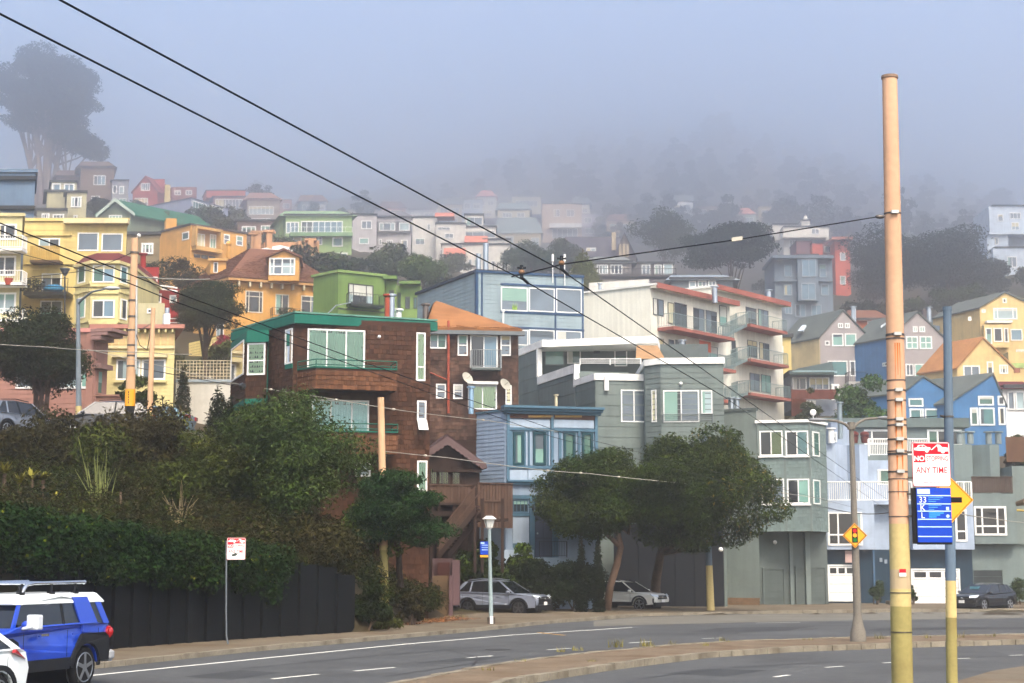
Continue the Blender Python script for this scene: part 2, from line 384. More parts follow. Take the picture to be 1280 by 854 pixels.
def window(root, w, q, cols=1, rows=1, fr=None, g='grey', fw=.07, curtain=None, sill=False, name='window', proud=.06, fz=None, px=True):
    """frame with glazing bars, a pane in each opening and, near by, a pleated curtain behind clear glass"""
    fr = fr or WHITE; u0, u1, z0, z1 = w.rect(q) if px else q
    if u1 < u0: u0, u1 = u1, u0
    a = .012
    mb = MB(); w.box(mb, u0, u1, z1-fw, z1, a, proud); w.box(mb, u0, u1, z0, z0+fw, a, proud)
    w.box(mb, u0, u0+fw, z0+fw, z1-fw, a, proud); w.box(mb, u1-fw, u1, z0+fw, z1-fw, a, proud)
    cl = cols if isinstance(cols, (list, tuple)) else [i/cols for i in range(1, cols)]
    rl = rows if isinstance(rows, (list, tuple)) else [i/rows for i in range(1, rows)]
    bw = fw*.8
    for c in cl:
        x = u0 + (u1-u0)*c; w.box(mb, x-bw/2, x+bw/2, z0+fw, z1-fw, a, proud-.008)
    for r in rl:
        z = z1 - (z1-z0)*r; w.box(mb, u0+fw, u1-fw, z-bw/2, z+bw/2, a, proud-.016)
    o = mb.build(name, fr, root)
    if curtain:
        n = max(6, int((u1-u0)/.055)); mbc = MB(); rg = random.Random(int(u0*100)); va = []
        for i in range(n+1):
            u = u0+fw*.6 + (u1-u0-fw*1.2)*i/n; va.append((u, .016 + (.014 if i % 2 else 0) + rg.uniform(0, .004)))
        mbc.add([w.pt(u, z0+fw*.5, oo) for u, oo in va] + [w.pt(u, z1-fw*.5, oo) for u, oo in va], [(i, i+1, n+2+i, n+1+i) for i in range(n)])
        mbc.build('curtain', curtain, o)
    xs = [0] + sorted(cl) + [1]; gl = g if isinstance(g, (list, tuple)) else [g]*(len(xs)-1)
    for i in range(len(xs)-1):
        mb = MB(); w.box(mb, u0+(u1-u0)*xs[i]+fw*.4, u0+(u1-u0)*xs[i+1]-fw*.4, z0+fw*.5, z1-fw*.5, .004 if not curtain else .036, .026 if not curtain else .041)
        mb.build('pane', clear_glass() if gl[i] == 'clear' else GL[gl[i]], o)
    if not curtain and u1-u0 > .5:
        rg = random.Random(int(abs(w.pt(u0, z0).x)*97 + z0*31)); k = rg.random()
        if k < .5:
            mb = MB(); h_ = (z1-z0-fw*2)*rg.uniform(.18, .62)
            if k < .34: w.box(mb, u0+fw, u1-fw, z1-fw-h_, z1-fw, .0265, .032)
            else: w.box(mb, u0+fw, u0+fw+(u1-u0-2*fw)*rg.uniform(.18, .4), z0+fw, z1-fw, .0265, .032)
            mb.build('blind', BLINDS[rg.randrange(4)], o)
    if sill:
        mb = MB(); w.box(mb, u0-.08, u1+.08, z0-.09, z0-.005, .005, .14); mb.build('sill', fr, o)
    return o
def wins(root, w, qs, **k): return [window(root, w, q, **k) for q in qs]
def boards(parent, w, u0, u1, z0, z1, pitch, m, top=None, name='siding_board', seed=0, proud=.022):
    """lap siding: each board its own wedge; top(u) lets a sloping parapet shorten the upper ones"""
    rg = random.Random(seed); z = z0; cache = {}
    while z < z1 - .02:
        a, b = u0, u1
        if top:
            us = [u0 + (u1-u0)*i/60 for i in range(61)]; ok = [u for u in us if top(u) >= z + pitch*.98]
            if not ok: z += pitch; continue
            a, b = min(ok), max(ok)
        h = min(pitch, z1 - z); key = (round(a, 2), round(b, 2), round(h, 3))
        if key not in cache:
            mb = MB(); mb.loft([w.pt(a, z, .001), w.pt(b, z, .001), w.pt(b, z, proud), w.pt(a, z, proud)], [w.pt(a, z+h-.004, .001), w.pt(b, z+h-.004, .001), w.pt(b, z+h-.004, .006), w.pt(a, z+h-.004, .006)])
            o = mb.build(name, m, parent); cache[key] = (o.data, z)
        else:
            me, zz = cache[key]; o = bpy.data.objects.new(name, me); COL.objects.link(o); o.parent = parent; o.location.z = z - zz
        z += pitch
def shingles(parent, w, u0, u1, z0, z1, m, pitch=.19, width=.16, holes=(), top=None, seed=1, name='shingle_courses'):
    rg = np.random.default_rng(seed); V = []; F_ = []
    rows = int((z1-z0)/pitch)
    A = np.array(w.A); D = np.array(w.d); Nn = np.array(w.n)
    for r in range(rows):
        z = z0 + r*pitch; u = u0 - (width*.5 if r % 2 else 0) - rg.uniform(0, width*.3)
        while u < u1:
            ww = width*rg.uniform(.55, 1.35); a, b = max(u, u0), min(u+ww-.008, u1); u += ww
            if b - a < .02: continue
            mid = (a+b)/2
            if top and top(mid) < z + pitch: continue
            if any(h[0] < a and b < h[1] and h[2] < z and z+pitch < h[3] for h in holes): continue
            zb = z - rg.uniform(0, .02); t = rg.uniform(.018, .036)
            k = len(V)
            for (uu, zz, oo) in ((a, zb, t), (b, zb, t), (b, z+pitch, .004), (a, z+pitch, .004), (a, zb, 0), (b, zb, 0)):
                p = A + D*uu + Nn*oo; V.append((p[0], p[1], zz))
            F_ += [(k, k+1, k+2, k+3), (k+4, k+5, k+1, k), (k, k+3, k+4, k+4), (k+1, k+5, k+2, k+2)]
    me_v = np.array(V); tri = []
    for f in F_:
        if f[2] == f[3]: tri.append(f[:3])
        else: tri += [(f[0], f[1], f[2]), (f[0], f[2], f[3])]
    return np_mesh(name, me_v, np.array(tri), m, parent, kind='stuff')
def railing(root, P, h, m, gap=.13, r=.016, name='railing', post=.03, bars=None, top_r=None):
    """handrail, bottom rail, end posts (one child) and the thin balusters between"""
    mb = MB(); P = [Vector(p) for p in P]; top_r = top_r or r*1.6
    mb.tube([p + UP*h for p in P], top_r, 6); mb.tube([p + UP*.09 for p in P], r*1.2, 6)
    for p in P: mb.tube([p - UP*.02, p + UP*h], post, 6)
    o = mb.build(name, m, root, kind='stuff' if False else None)
    mb = MB(); nb = 0
    for a, b in zip(P[:-1], P[1:]):
        L = (b-a).length
        if bars:
            for k in range(1, bars+1): mb.tube([a + UP*(.09+(h-.09)*k/(bars+1)), b + UP*(.09+(h-.09)*k/(bars+1))], r*.8, 5); nb += 1
        else:
            n = max(1, int(L/gap))
            for k in range(1, n):
                q = a + (b-a)*k/n; mb.tube([q + UP*.09, q + UP*h], r*.8, 4, False); nb += 1
    if nb: mb.build('balusters' if not bars else 'rail_bars', m, o, kind='stuff')
    return o
def gable(root, w, u0, u1, zb, ze, zr, depth, m, rm, over=.35, t=.14, ur=None, side=None, name='wall', vec=None):
    """gable-fronted block on wall w: pentagon pulled back by depth, and two roof slopes"""
    ur = (u0+u1)/2 if ur is None else ur; v = vec or (-w.n*depth)
    mb = MB(); mb.prism([w.pt(u0, zb), w.pt(u1, zb), w.pt(u1, ze), w.pt(ur, zr), w.pt(u0, ze)], v); o = mb.build(name, m, root)
    for a, b in ((u0, ur), (u1, ur)):
        s = (ze - zr)/(a - b); e = a + (over if a > b else -over)*.6; p0 = w.pt(e, zr + (e-b)*s + .03, over*.6); p1 = w.pt(b, zr + .03, over*.6); vv = v + v.normalized()*over*.6
        mb = MB(); mb.prism([p0, p1, p1 + UP*t, p0 + UP*t], vv); mb.build('roof', rm, root)
    return o
def pipe(root, p, h, m, r=.08, cap=True, name='vent_pipe'):
    mb = MB(); p = Vector(p); mb.tube([p - UP*.2, p + UP*h], r, 10)
    if cap: mb.tube([p + UP*(h+.05), p + UP*(h+.13)], r*1.6, 10); mb.tube([p + UP*h, p + UP*(h+.05)], r*.6, 6)
    return mb.build(name, m, root)
def trim(root, w, q, m, o1=.05, name='trim', px=True):
    u0, u1, z0, z1 = w.rect(q) if px else q; mb = MB(); w.box(mb, u0, u1, z0, z1, .003, o1); return mb.build(name, m, root)
# ---------------------------------------------------------------- foliage kit
def clumps(c, rad, k, r, seed, shell=.75, squash=.75, low=-1.0):
    """k leaf clumps spread through an ellipsoid crown"""
    rg = np.random.default_rng(seed); out = []
    while len(out) < k:
        d = rg.normal(size=3); d /= np.linalg.norm(d)
        if d[2] < low: continue
        s = rg.uniform(shell*.6, 1.0) if rg.random() < .8 else rg.uniform(.1, .7); rr = r*rg.uniform(.6, 1.35)
        out.append((c[0]+d[0]*rad[0]*s, c[1]+d[1]*rad[1]*s, c[2]+d[2]*rad[2]*s, rr*rg.uniform(.9, 1.3), rr*rg.uniform(.9, 1.3), rr*squash))
    return out
def foliage(name, m, parent, blobs, n, size, seed=1, up=.35, asp=.45, kind=None, droop=0., shell=.55):
    rg = np.random.default_rng(seed); B = np.array(blobs, dtype=float)
    w = (B[:, 3]*B[:, 4])**1.0; w /= w.sum(); i = rg.choice(len(B), n, p=w)
    d = rg.normal(size=(n, 3)); d /= np.linalg.norm(d, axis=1)[:, None]
    s = rg.uniform(shell**3, 1, n)**(1/3) * rg.choice([1, 1.0, 1.12, 1.25], n)
    C = B[i, :3] + d*B[i, 3:6]*s[:, None]
    nrm = d*.6 + rg.normal(size=(n, 3))*.55 + np.array([0, 0, up]); nrm /= np.linalg.norm(nrm, axis=1)[:, None]
    t = rg.normal(size=(n, 3)); t[:, 2] -= droop; a = np.cross(nrm, t); a /= np.linalg.norm(a, axis=1)[:, None]; b = np.cross(nrm, a)
    sz = size*rg.uniform(.55, 1.35, n)[:, None]; a *= sz; b *= sz*asp; f = nrm*sz*.18
    V = np.stack([C-a-f, C-b+f*.4, C+a-f, C+b+f*.4], 1).reshape(-1, 3); Q = np.arange(4*n).reshape(-1, 4)
    return np_mesh(name, V, Q, m, parent, kind=kind)
BARK = mat('bark', (92, 76, 62), rough=.95, var=.3, scale=2, fine=.3, bump=.6, bscale=14)
BARKP = mat('bark_pale', (112, 90, 74), rough=.9, var=.25, scale=2, fine=.25, bump=.5, bscale=12)
BARKD = mat('bark_dark', (58, 48, 42), rough=.95, var=.3, scale=2, fine=.3, bump=.6, bscale=12)
def limbs(root, base, top, r, m=None, ends=(), seed=1, name='trunk', bend=.12, n=8):
    """tapered trunk with a slight bend, and limbs out to the given clumps, as one continuous part"""
    rg = random.Random(seed); base = Vector(base); top = Vector(top); L = (top-base).length; pts = []; rs = []
    for i in range(7):
        t = i/6; o = Vector((rg.uniform(-1, 1), rg.uniform(-1, 1), 0))*bend*L*.12*math.sin(math.pi*t)
        pts.append(base.lerp(top, t) + o); rs.append(r*(1.25 if i == 0 else 1)*(1-.62*t))
    mb = MB(); mb.tube(pts, rs, n)
    for e in ends:
        e = Vector(e[:3]); k = rg.randint(2, 5); p = pts[k]; d = e - p; mid = p + d*.5 + Vector((rg.uniform(-.1, .1), rg.uniform(-.1, .1), .12))*d.length
        mb.tube([p, p.lerp(mid, .5) + Vector((0, 0, .04))*d.length, mid, e], [rs[k]*.6, rs[k]*.45, rs[k]*.3, rs[k]*.1], 6)
    return mb.build(name, m or BARK, root)
def tree(name, label, base, h, rad, lm, n, size, k=26, r=None, trunk_r=.25, bark=None, seed=1, crown_c=.64, crown_h=.42, squash=.75, cat='tree', group=None, up=.35, asp=.45, low=-.6, lean=(0, 0), shell=.75):
    base = Vector(base); t = thing(name, label, cat, base, group)
    c = base + Vector((lean[0], lean[1], h*crown_c)); rr = r or rad*.38
    B = clumps(c, (rad, rad*.9, h*crown_h), k, rr, seed, squash=squash, low=low, shell=shell)
    limbs(t, base - UP*.3, c + UP*h*.1, trunk_r, bark, random.Random(seed).sample(B, min(len(B), 9)), seed)
    foliage('crown', lm, t, B, n, size, seed, up=up, asp=asp); return t
def bush(name, label, base, rad, h, lm, n, size, k=12, seed=1, group=None, cat='shrub', stems=True, asp=.45, up=.35, squash=.8, r=None):
    base = Vector(base); t = thing(name, label, cat, base, group)
    B = clumps(base + UP*h*.5, (rad[0], rad[1], h*.5), k, r or min(rad[0], rad[1], h)*.42, seed, squash=squash, low=-.5)
    if stems:
        mb = MB(); rg = random.Random(seed)
        for b in rg.sample(B, min(6, len(B))):
            mb.tube([base + Vector((rg.uniform(-.2, .2), rg.uniform(-.2, .2), -.2)), (base + Vector(b[:3]))/2 + Vector((rg.uniform(-.2, .2), 0, .1)), Vector(b[:3])], [.05, .035, .012], 5)
        mb.build('stem', BARK, t, kind='stuff')
    foliage('foliage', lm, t, B, n, size, seed, asp=asp, up=up); return t
L_DARK = leafm('dark', (27, 37, 12)); L_MID = leafm('mid', (46, 60, 18)); L_OLIVE = leafm('olive', (54, 60, 20)); L_BRIGHT = leafm('bright', (66, 82, 22))
L_BROWN = leafm('brown', (46, 42, 18)); L_YEL = leafm('yellow', (100, 100, 30)); L_GREY = leafm('grey', (54, 68, 28)); L_CYP = leafm('cypress', (26, 34, 14)); L_RED = leafm('bloom', (130, 34, 62))
L_PINE = leafm('pine', (46, 58, 34)); L_STREET = leafm('street', (46, 57, 9), var=.5)
# ---------------------------------------------------------------- materials of the street row
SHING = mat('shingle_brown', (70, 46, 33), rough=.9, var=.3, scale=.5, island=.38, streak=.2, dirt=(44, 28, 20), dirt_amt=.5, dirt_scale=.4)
SHING2 = mat('shingle_old', (86, 64, 52), rough=.92, var=.35, scale=.6, island=.45, streak=.3, dirt=(36, 26, 22), dirt_amt=.8, dirt_scale=.7)
SHING3 = mat('shingle_grey', (108, 122, 118), rough=.9, var=.12, scale=.6, island=.14, streak=.1)
BRWALL = mat('brown_wall', (62, 38, 27), rough=.9, var=.2, scale=.6)
TEAL = paint('teal', (20, 112, 92)); GREYW = paint('grey_green', (124, 136, 130)); GREYD = paint('grey_dark', (98, 108, 104))
ORROOF = mat('roof_orange', (138, 94, 56), rough=.9, var=.25, scale=.8, island=.5, dirt=(112, 68, 36), dirt_amt=.5, dirt_scale=.6)
TAR = mat('roof_tar', (58, 60, 62), rough=.9, var=.25, scale=.4, fine=.15, dirt=(92, 92, 88), dirt_amt=.6, dirt_scale=.3)
CUR_MINT = mat('curtain_mint', (184, 206, 184), rough=.9, var=.06, scale=1.2); CUR_CREAM = mat('curtain_cream', (226, 224, 178), rough=.9, var=.08)
CUR_BLUE = mat('curtain_blue', (178, 204, 214), rough=.9, var=.1); CUR_TAN = mat('curtain_tan', (186, 170, 110), rough=.9, var=.1)
RUST = metal('rust', (150, 66, 42), rough=.8, var=.3, metal=.2)
# ---------------------------------------------------------------- brown shingled apartments with green eaves
def brown_apartments():
    Pn = flat(66, [(368, 397), (290, 419.5), (538, 404)])
    L, C, Rt = Pn[1], Pn[0], Pn[2]; plan = [L, C, Rt, Rt + (L-C)]
    h = house('apartment_building', 'dark brown shingled apartments with green eaves and projecting shingled balconies', plan, cat='apartments')
    wl = body(h, plan, BRWALL)
    wf, ws = Wall(C, Rt), Wall(L, C)
    z0 = 0.6; ztop = C.z
    def ex(w, *q): return [tuple(w.rect(x)) for x in q]
    shingles(wl, wf, 0, wf.L, z0, ztop, SHING, pitch=.2, width=.17, holes=ex(wf, (384, 412, 456, 470), (389, 500, 461, 545), (520, 416, 532, 476), (521, 576, 534, 614)))
    shingles(wl, ws, 0, ws.L, 4.0, ztop, SHING, pitch=.2, width=.17, seed=4)
    # deep green fascia and flat roof
    fp = flat(65.7, [(368.3, 391), (288.6, 414.6), (547, 401.5)]); b = [fp[1], fp[0], fp[2], fp[2] + (fp[1]-fp[0])]
    mb = MB(); mb.prism([p - UP*.42 for p in b], (0, 0, .38)); mb.build('roof_fascia', TEAL, h)
    mb = MB(); mb.prism([p + UP*.0 + (p - b[0])*.0 for p in b], (0, 0, .07)); mb.build('roof_edge', paint('teal_pale', (96, 150, 132)), h)
    # projecting corner bay on the left wall
    u1 = ws.hit(333.5, 480)[0]; ua = ws.hit(289, 470)[0]; w1 = ws.pt(u1, 0)
    f1 = at(333.5, 460, w1.y - .75); f0 = at(307.5, 460, w1.y - .55); f1.z = f0.z = 0; wbay = Wall(f0, f1)
    zt = wbay.hit(321, 414.5)[1]; zb = wbay.hit(321, 500)[1]
    bay = [ws.pt(ua, zt - .45, 0), f0 + UP*(zt-.45), f1 + UP*(zt-.45), ws.pt(u1, zt - .45, 0)]
    mb = MB(); mb.loft([Vector((p.x, p.y, zb)) for p in bay], bay); bw = mb.build('bay', BRWALL, h)
    bf, bs = Wall(f0, f1), Wall(ws.pt(ua, 0), f0)
    shingles(bw, bf, 0, bf.L, zb, zt-.45, SHING, pitch=.2, seed=6); shingles(bw, bs, 0, bs.L, zb, zt-.45, SHING, pitch=.2, seed=7)
    e = [p + (p - (bay[0]+bay[3])/2)*.07 for p in bay]
    mb = MB(); mb.prism([Vector((p.x, p.y, zt-.47)) for p in e], (0, 0, .5)); mb.build('bay_fascia', TEAL, h)
    mb = MB(); mb.prism([Vector((p.x, p.y, zb-.2)) for p in e], (0, 0, .24)); mb.build('bay_skirt', TEAL, h)
    window(h, bf, (309.5, 429, 332, 469), rows=[.55], g='clear', curtain=CUR_CREAM); window(h, bs, (290, 431, 305.5, 473), g='clear', curtain=mat('curtain_green', (120, 176, 140)))
    mb = MB(); ws.box(mb, u1-.02, u1+.14, z0+3, zt-.4, .02, .08); mb.build('trim', TEAL, h)
    mb = MB(); w2 = ws; w2.box(mb, ua+.3, ua+1.1, terrain(L.x, L.y)-.5, zb-.18, -.2, .12); mb.build('plaster_pier', paint('pier', (198, 178, 140)), h)
    # windows
    window(h, ws, (357.5, 411.5, 366.3, 455), g='clear', curtain=CUR_CREAM); trim(h, ws, (357.5, 455.5, 366.3, 461), TEAL)
    window(h, ws, (358, 500, 366.5, 527), g='clear', curtain=CUR_MINT)
    window(h, wf, (384, 412, 456, 462), cols=[.335, .67], g='clear', curtain=CUR_MINT, name='sliding_window')
    window(h, wf, (389, 500, 461, 541), cols=[.335, .7], g='clear', curtain=CUR_BLUE, name='sliding_window')
    window(h, wf, (520, 416, 531.6, 476.5), rows=[.71], g='clear', curtain=CUR_CREAM)
    window(h, wf, (521, 501, 532.7, 525), g='grey')
    s = window(h, wf, (521, 576, 533.8, 614), g='clear', curtain=CUR_MINT)
    window(h, wf, (444, 578, 463, 596), g='pale')
    # awning sash propped open
    a, b2, za, zb2 = wf.rect((521, 525, 533, 539)); mb = MB(); vec = Vector((0, 0, za-zb2))*.95 + wf.n*.35
    mb.prism([wf.pt(a, zb2, .05), wf.pt(b2, zb2, .05), wf.pt(b2, zb2, .09), wf.pt(a, zb2, .09)], vec); sash = mb.build('window', WHITE, h)
    mb = MB(); mb.prism([wf.pt(a+.06, zb2-.06, .06+.02), wf.pt(b2-.06, zb2-.06, .08), wf.pt(b2-.06, zb2-.06, .115), wf.pt(a+.06, zb2-.06, .115)], vec*.86); mb.build('pane', glass('aqua', (90, 190, 190)), sash)
    # the two projecting balconies
    for (xl, xc, xr, yt, yb) in ((372, 395, 496, 459.5, 487), (378, 393, 497, 539, 567)):
        wo = wf.off(1.25); uc, zt2 = wo.hit(xc, yt); ur = wo.hit(xr, yt)[0]; zb3 = wo.hit(445, yb)[1]; ul = wf.hit(xl, yt)[0]
        ul = max(ul, .05)
        pts = [wf.pt(ul, zb3, .05), wf.pt(uc, zb3, 1.25), wf.pt(ur, zb3, 1.25), wf.pt(ur, zb3, .05)]
        mb = MB(); mb.prism(pts, (0, 0, .18)); bal = mb.build('balcony', BRWALL, h)
        for i, (p, q) in enumerate(zip(pts[:-1], pts[1:])):
            w = Wall(p, q); mb = MB(); d = (q-p).normalized(); n = Vector((-d.y, d.x, 0))
            mb.hexa(p + UP*.0, q-p, n*.10, UP*(zt2-zb3)); mb.build('parapet', BRWALL, bal)
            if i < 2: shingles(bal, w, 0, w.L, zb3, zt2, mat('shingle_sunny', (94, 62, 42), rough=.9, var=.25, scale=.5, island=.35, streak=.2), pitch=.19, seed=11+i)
            mb = MB(); mb.hexa(p + UP*(zt2-zb3) - n*.03, q-p, n*.16, UP*.06); mb.build('coping', TEAL, bal)
        railing(h, [Vector((p.x, p.y, zt2+.05)) for p in pts], .30, TEAL, r=.016, post=.02, bars=0 or None, gap=50)
    # chimney flues through the roof
    for px_, col in ((484.5, RUST), (489.5, GALV)):
        p = at(px_, 399, 68); pipe(h, p - UP*.4, 1.35, col, r=.13)
    pipe(h, at(498, 400, 68.5), .35, paint('ventw', (230, 230, 225)), r=.14)
    mb = MB(); p = at(474, 421, 66.0); mb.ball(p, .07); mb.tube([p, p - wf.n*.3], .02, 5); mb.build('wall_lamp', WHITE, h)
    mb = MB(); p = at(303, 483, 67); mb.tube([p, p + Vector((.1, -.3, 0))], [.16, .1], 8); mb.build('floodlight', DARKM, h)
brown_apartments()
# ---------------------------------------------------------------- old shingled flats with an orange hip roof
def hip_roof(root, ev, apexA, apexB, m, t=.12, pitch_shingle=True):
    """four slopes over eave corners (front left, front right, back right, back left) and a ridge"""
    a, b, c, d = [Vector(p) for p in ev]
    for pts in ([a, b, apexB, apexA], [b, c, apexB], [c, d, apexA, apexB], [d, a, apexA]):
        q = [pts[0]]
        for p in pts[1:]:
            if (p - q[-1]).length > .05: q.append(p)
        if (q[0]-q[-1]).length < .05: q.pop()
        if len(q) < 3: continue
        n = (q[1]-q[0]).cross(q[2]-q[0]).normalized(); n = n if n.z > 0 else -n
        mb = MB(); mb.prism(q, n*t); mb.build('roof', m, root)
        roof_courses(root, q, n, t, m)
def roof_courses(root, q, n, t, m, pitch=.24, width=.33):
    """shingle courses laid on a slope polygon whose first edge is the eave"""
    u = (q[1]-q[0]).normalized(); v = n.cross(u); v = v if v.z > 0 else -v; o = q[0] + n*t
    P2 = [((p-q[0]).dot(u), (p-q[0]).dot(v)) for p in q]; top = max(p[1] for p in P2); rg = random.Random(3); mb = MB()
    y = 0.0
    while y < top - .05:
        ym = y + pitch*.5; xs = []
        for i in range(len(P2)):
            (x0, y0), (x1, y1) = P2[i], P2[(i+1) % len(P2)]
            if (y0 - ym)*(y1 - ym) < 0: xs.append(x0 + (x1-x0)*(ym-y0)/(y1-y0))
        if len(xs) >= 2:
            a, b = min(xs), max(xs); x = a
            while x < b - .03:
                w = min(width*rg.uniform(.6, 1.4), b - x); h = rg.uniform(.03, .075)
                A = o + u*x + v*y; B = o + u*(x+w-.01) + v*y; k = len(mb.v)
                mb.v += [tuple(A + n*h), tuple(B + n*h), tuple(B + v*pitch + n*.006), tuple(A + v*pitch + n*.006), tuple(A), tuple(B)]
                mb.f += [(k, k+1, k+2, k+3), (k+4, k+5, k+1, k)]; mb.sm += [False, False]; x += w
        y += pitch
    if mb.f: mb.build('roof_shingles', m, root, kind='stuff')
def old_flats():
    Pn = flat(84, [(648, 417), (536, 415)]); Rt, L = Pn; plan = back([L, Rt], 13)
    h = house('apartment_building', 'weathered brown shingled flats under an orange hip roof with a tall rusty pipe', plan, cat='apartments')
    wl = body(h, plan, mat('old_wall', (52, 38, 32), rough=.9)); w = Wall(L, Rt); z = L.z
    zl = w.hit(590, 550)[1]
    shingles(wl, w, 0, w.L, zl, z-.1, SHING2, pitch=.19, width=.17, seed=9, holes=[w.rect(q) for q in ((587, 419, 622, 461), (585, 481, 621, 512), (535, 417, 558, 436))])
    ev = [p + UP*.05 + (p - sum(plan, Vector())/4).normalized()*.35 for p in plan]
    ax = at(545, 378.5, 90.5); hip_roof(h, ev, ax, ax + (plan[3]-plan[0]).normalized()*2, ORROOF)
    mb = MB(); w.box(mb, -.3, w.L+.3, z-.14, z+.06, .05, .42); mb.build('gutter', paint('gutter', (120, 126, 128)), h)
    wins(h, w, [(536.5, 417.4, 558, 436)], cols=2, g=['grey', 'green']); wins(h, w, [(572, 418.5, 584.7, 445), (625.4, 419, 638.4, 445), (545, 480, 557.5, 498.5), (566.4, 480.6, 578.4, 499)], rows=2, g='grey')
    window(h, w, (587.5, 419.5, 622, 460.6), cols=2, g=['dark', 'blue'], name='sliding_window'); window(h, w, (585, 481.7, 621, 512), cols=2, g='clear', curtain=CUR_CREAM, name='sliding_window')
    window(h, w, (631.7, 481.7, 639.5, 506), g='cream'); trim(h, w, (584, 477.5, 622, 481), WHITE, .3, 'awning')
    u0, u1, a, b = w.rect((588.5, 439, 625, 461)); o = .55
    mb = MB(); w.box(mb, u0, u1, a-.12, a, .02, o+.05); bl = mb.build('balcony', GREYD, h)
    railing(bl, [w.pt(u0, a, .05), w.pt(u0, a, o), w.pt(u1, a, o), w.pt(u1, a, .05)], b-a, metal('rail_pale', (150, 152, 150)), gap=.12, r=.012)
    mb = MB(); p, q = w.hit(560, 517), w.hit(560, 402); mb.tube([w.pt(p[0], p[1], .2), w.pt(q[0], q[1], .3)], .07, 8); mb.tube([w.pt(w.hit(537, 466)[0], w.hit(537, 466)[1], .1), w.pt(w.hit(560, 476)[0], w.hit(560, 476)[1], .2)], .04, 6); mb.build('drain_pipe', RUST, h)
    for px_, py_ in ((582, 475), (629, 483)):
        mb = MB(); u, zz = w.hit(px_, py_); c = w.pt(u, zz, .6); d = (w.n + UP*.4 + w.d*.5).normalized(); a = d.orthogonal().normalized(); bb = d.cross(a)
        rim = [c + a*.28*math.cos(t) + bb*.34*math.sin(t) + d*.1 for t in np.linspace(0, 6.283, 17)[:-1]]
        mb.add([c] + rim, [(0, i+1, (i+1) % 16+1) for i in range(16)]); mb.tube([c, w.pt(u+.1, zz-.1, 0)], .025, 6); mb.tube([c, c + d*.4], .012, 5)
        dish = mb.build('satellite_dish', paint('dish', (196, 190, 172)), h)
    pipe(h, w.pt(w.hit(586.5, 515)[0], w.hit(586.5, 515)[1], 1.0), 1.1, metal('bluepipe', (140, 170, 190)), r=.14)
    p = at(532, 385, 88); pipe(h, p - UP*.5, .6, metal('vent', (110, 100, 92)), r=.17)
old_flats()
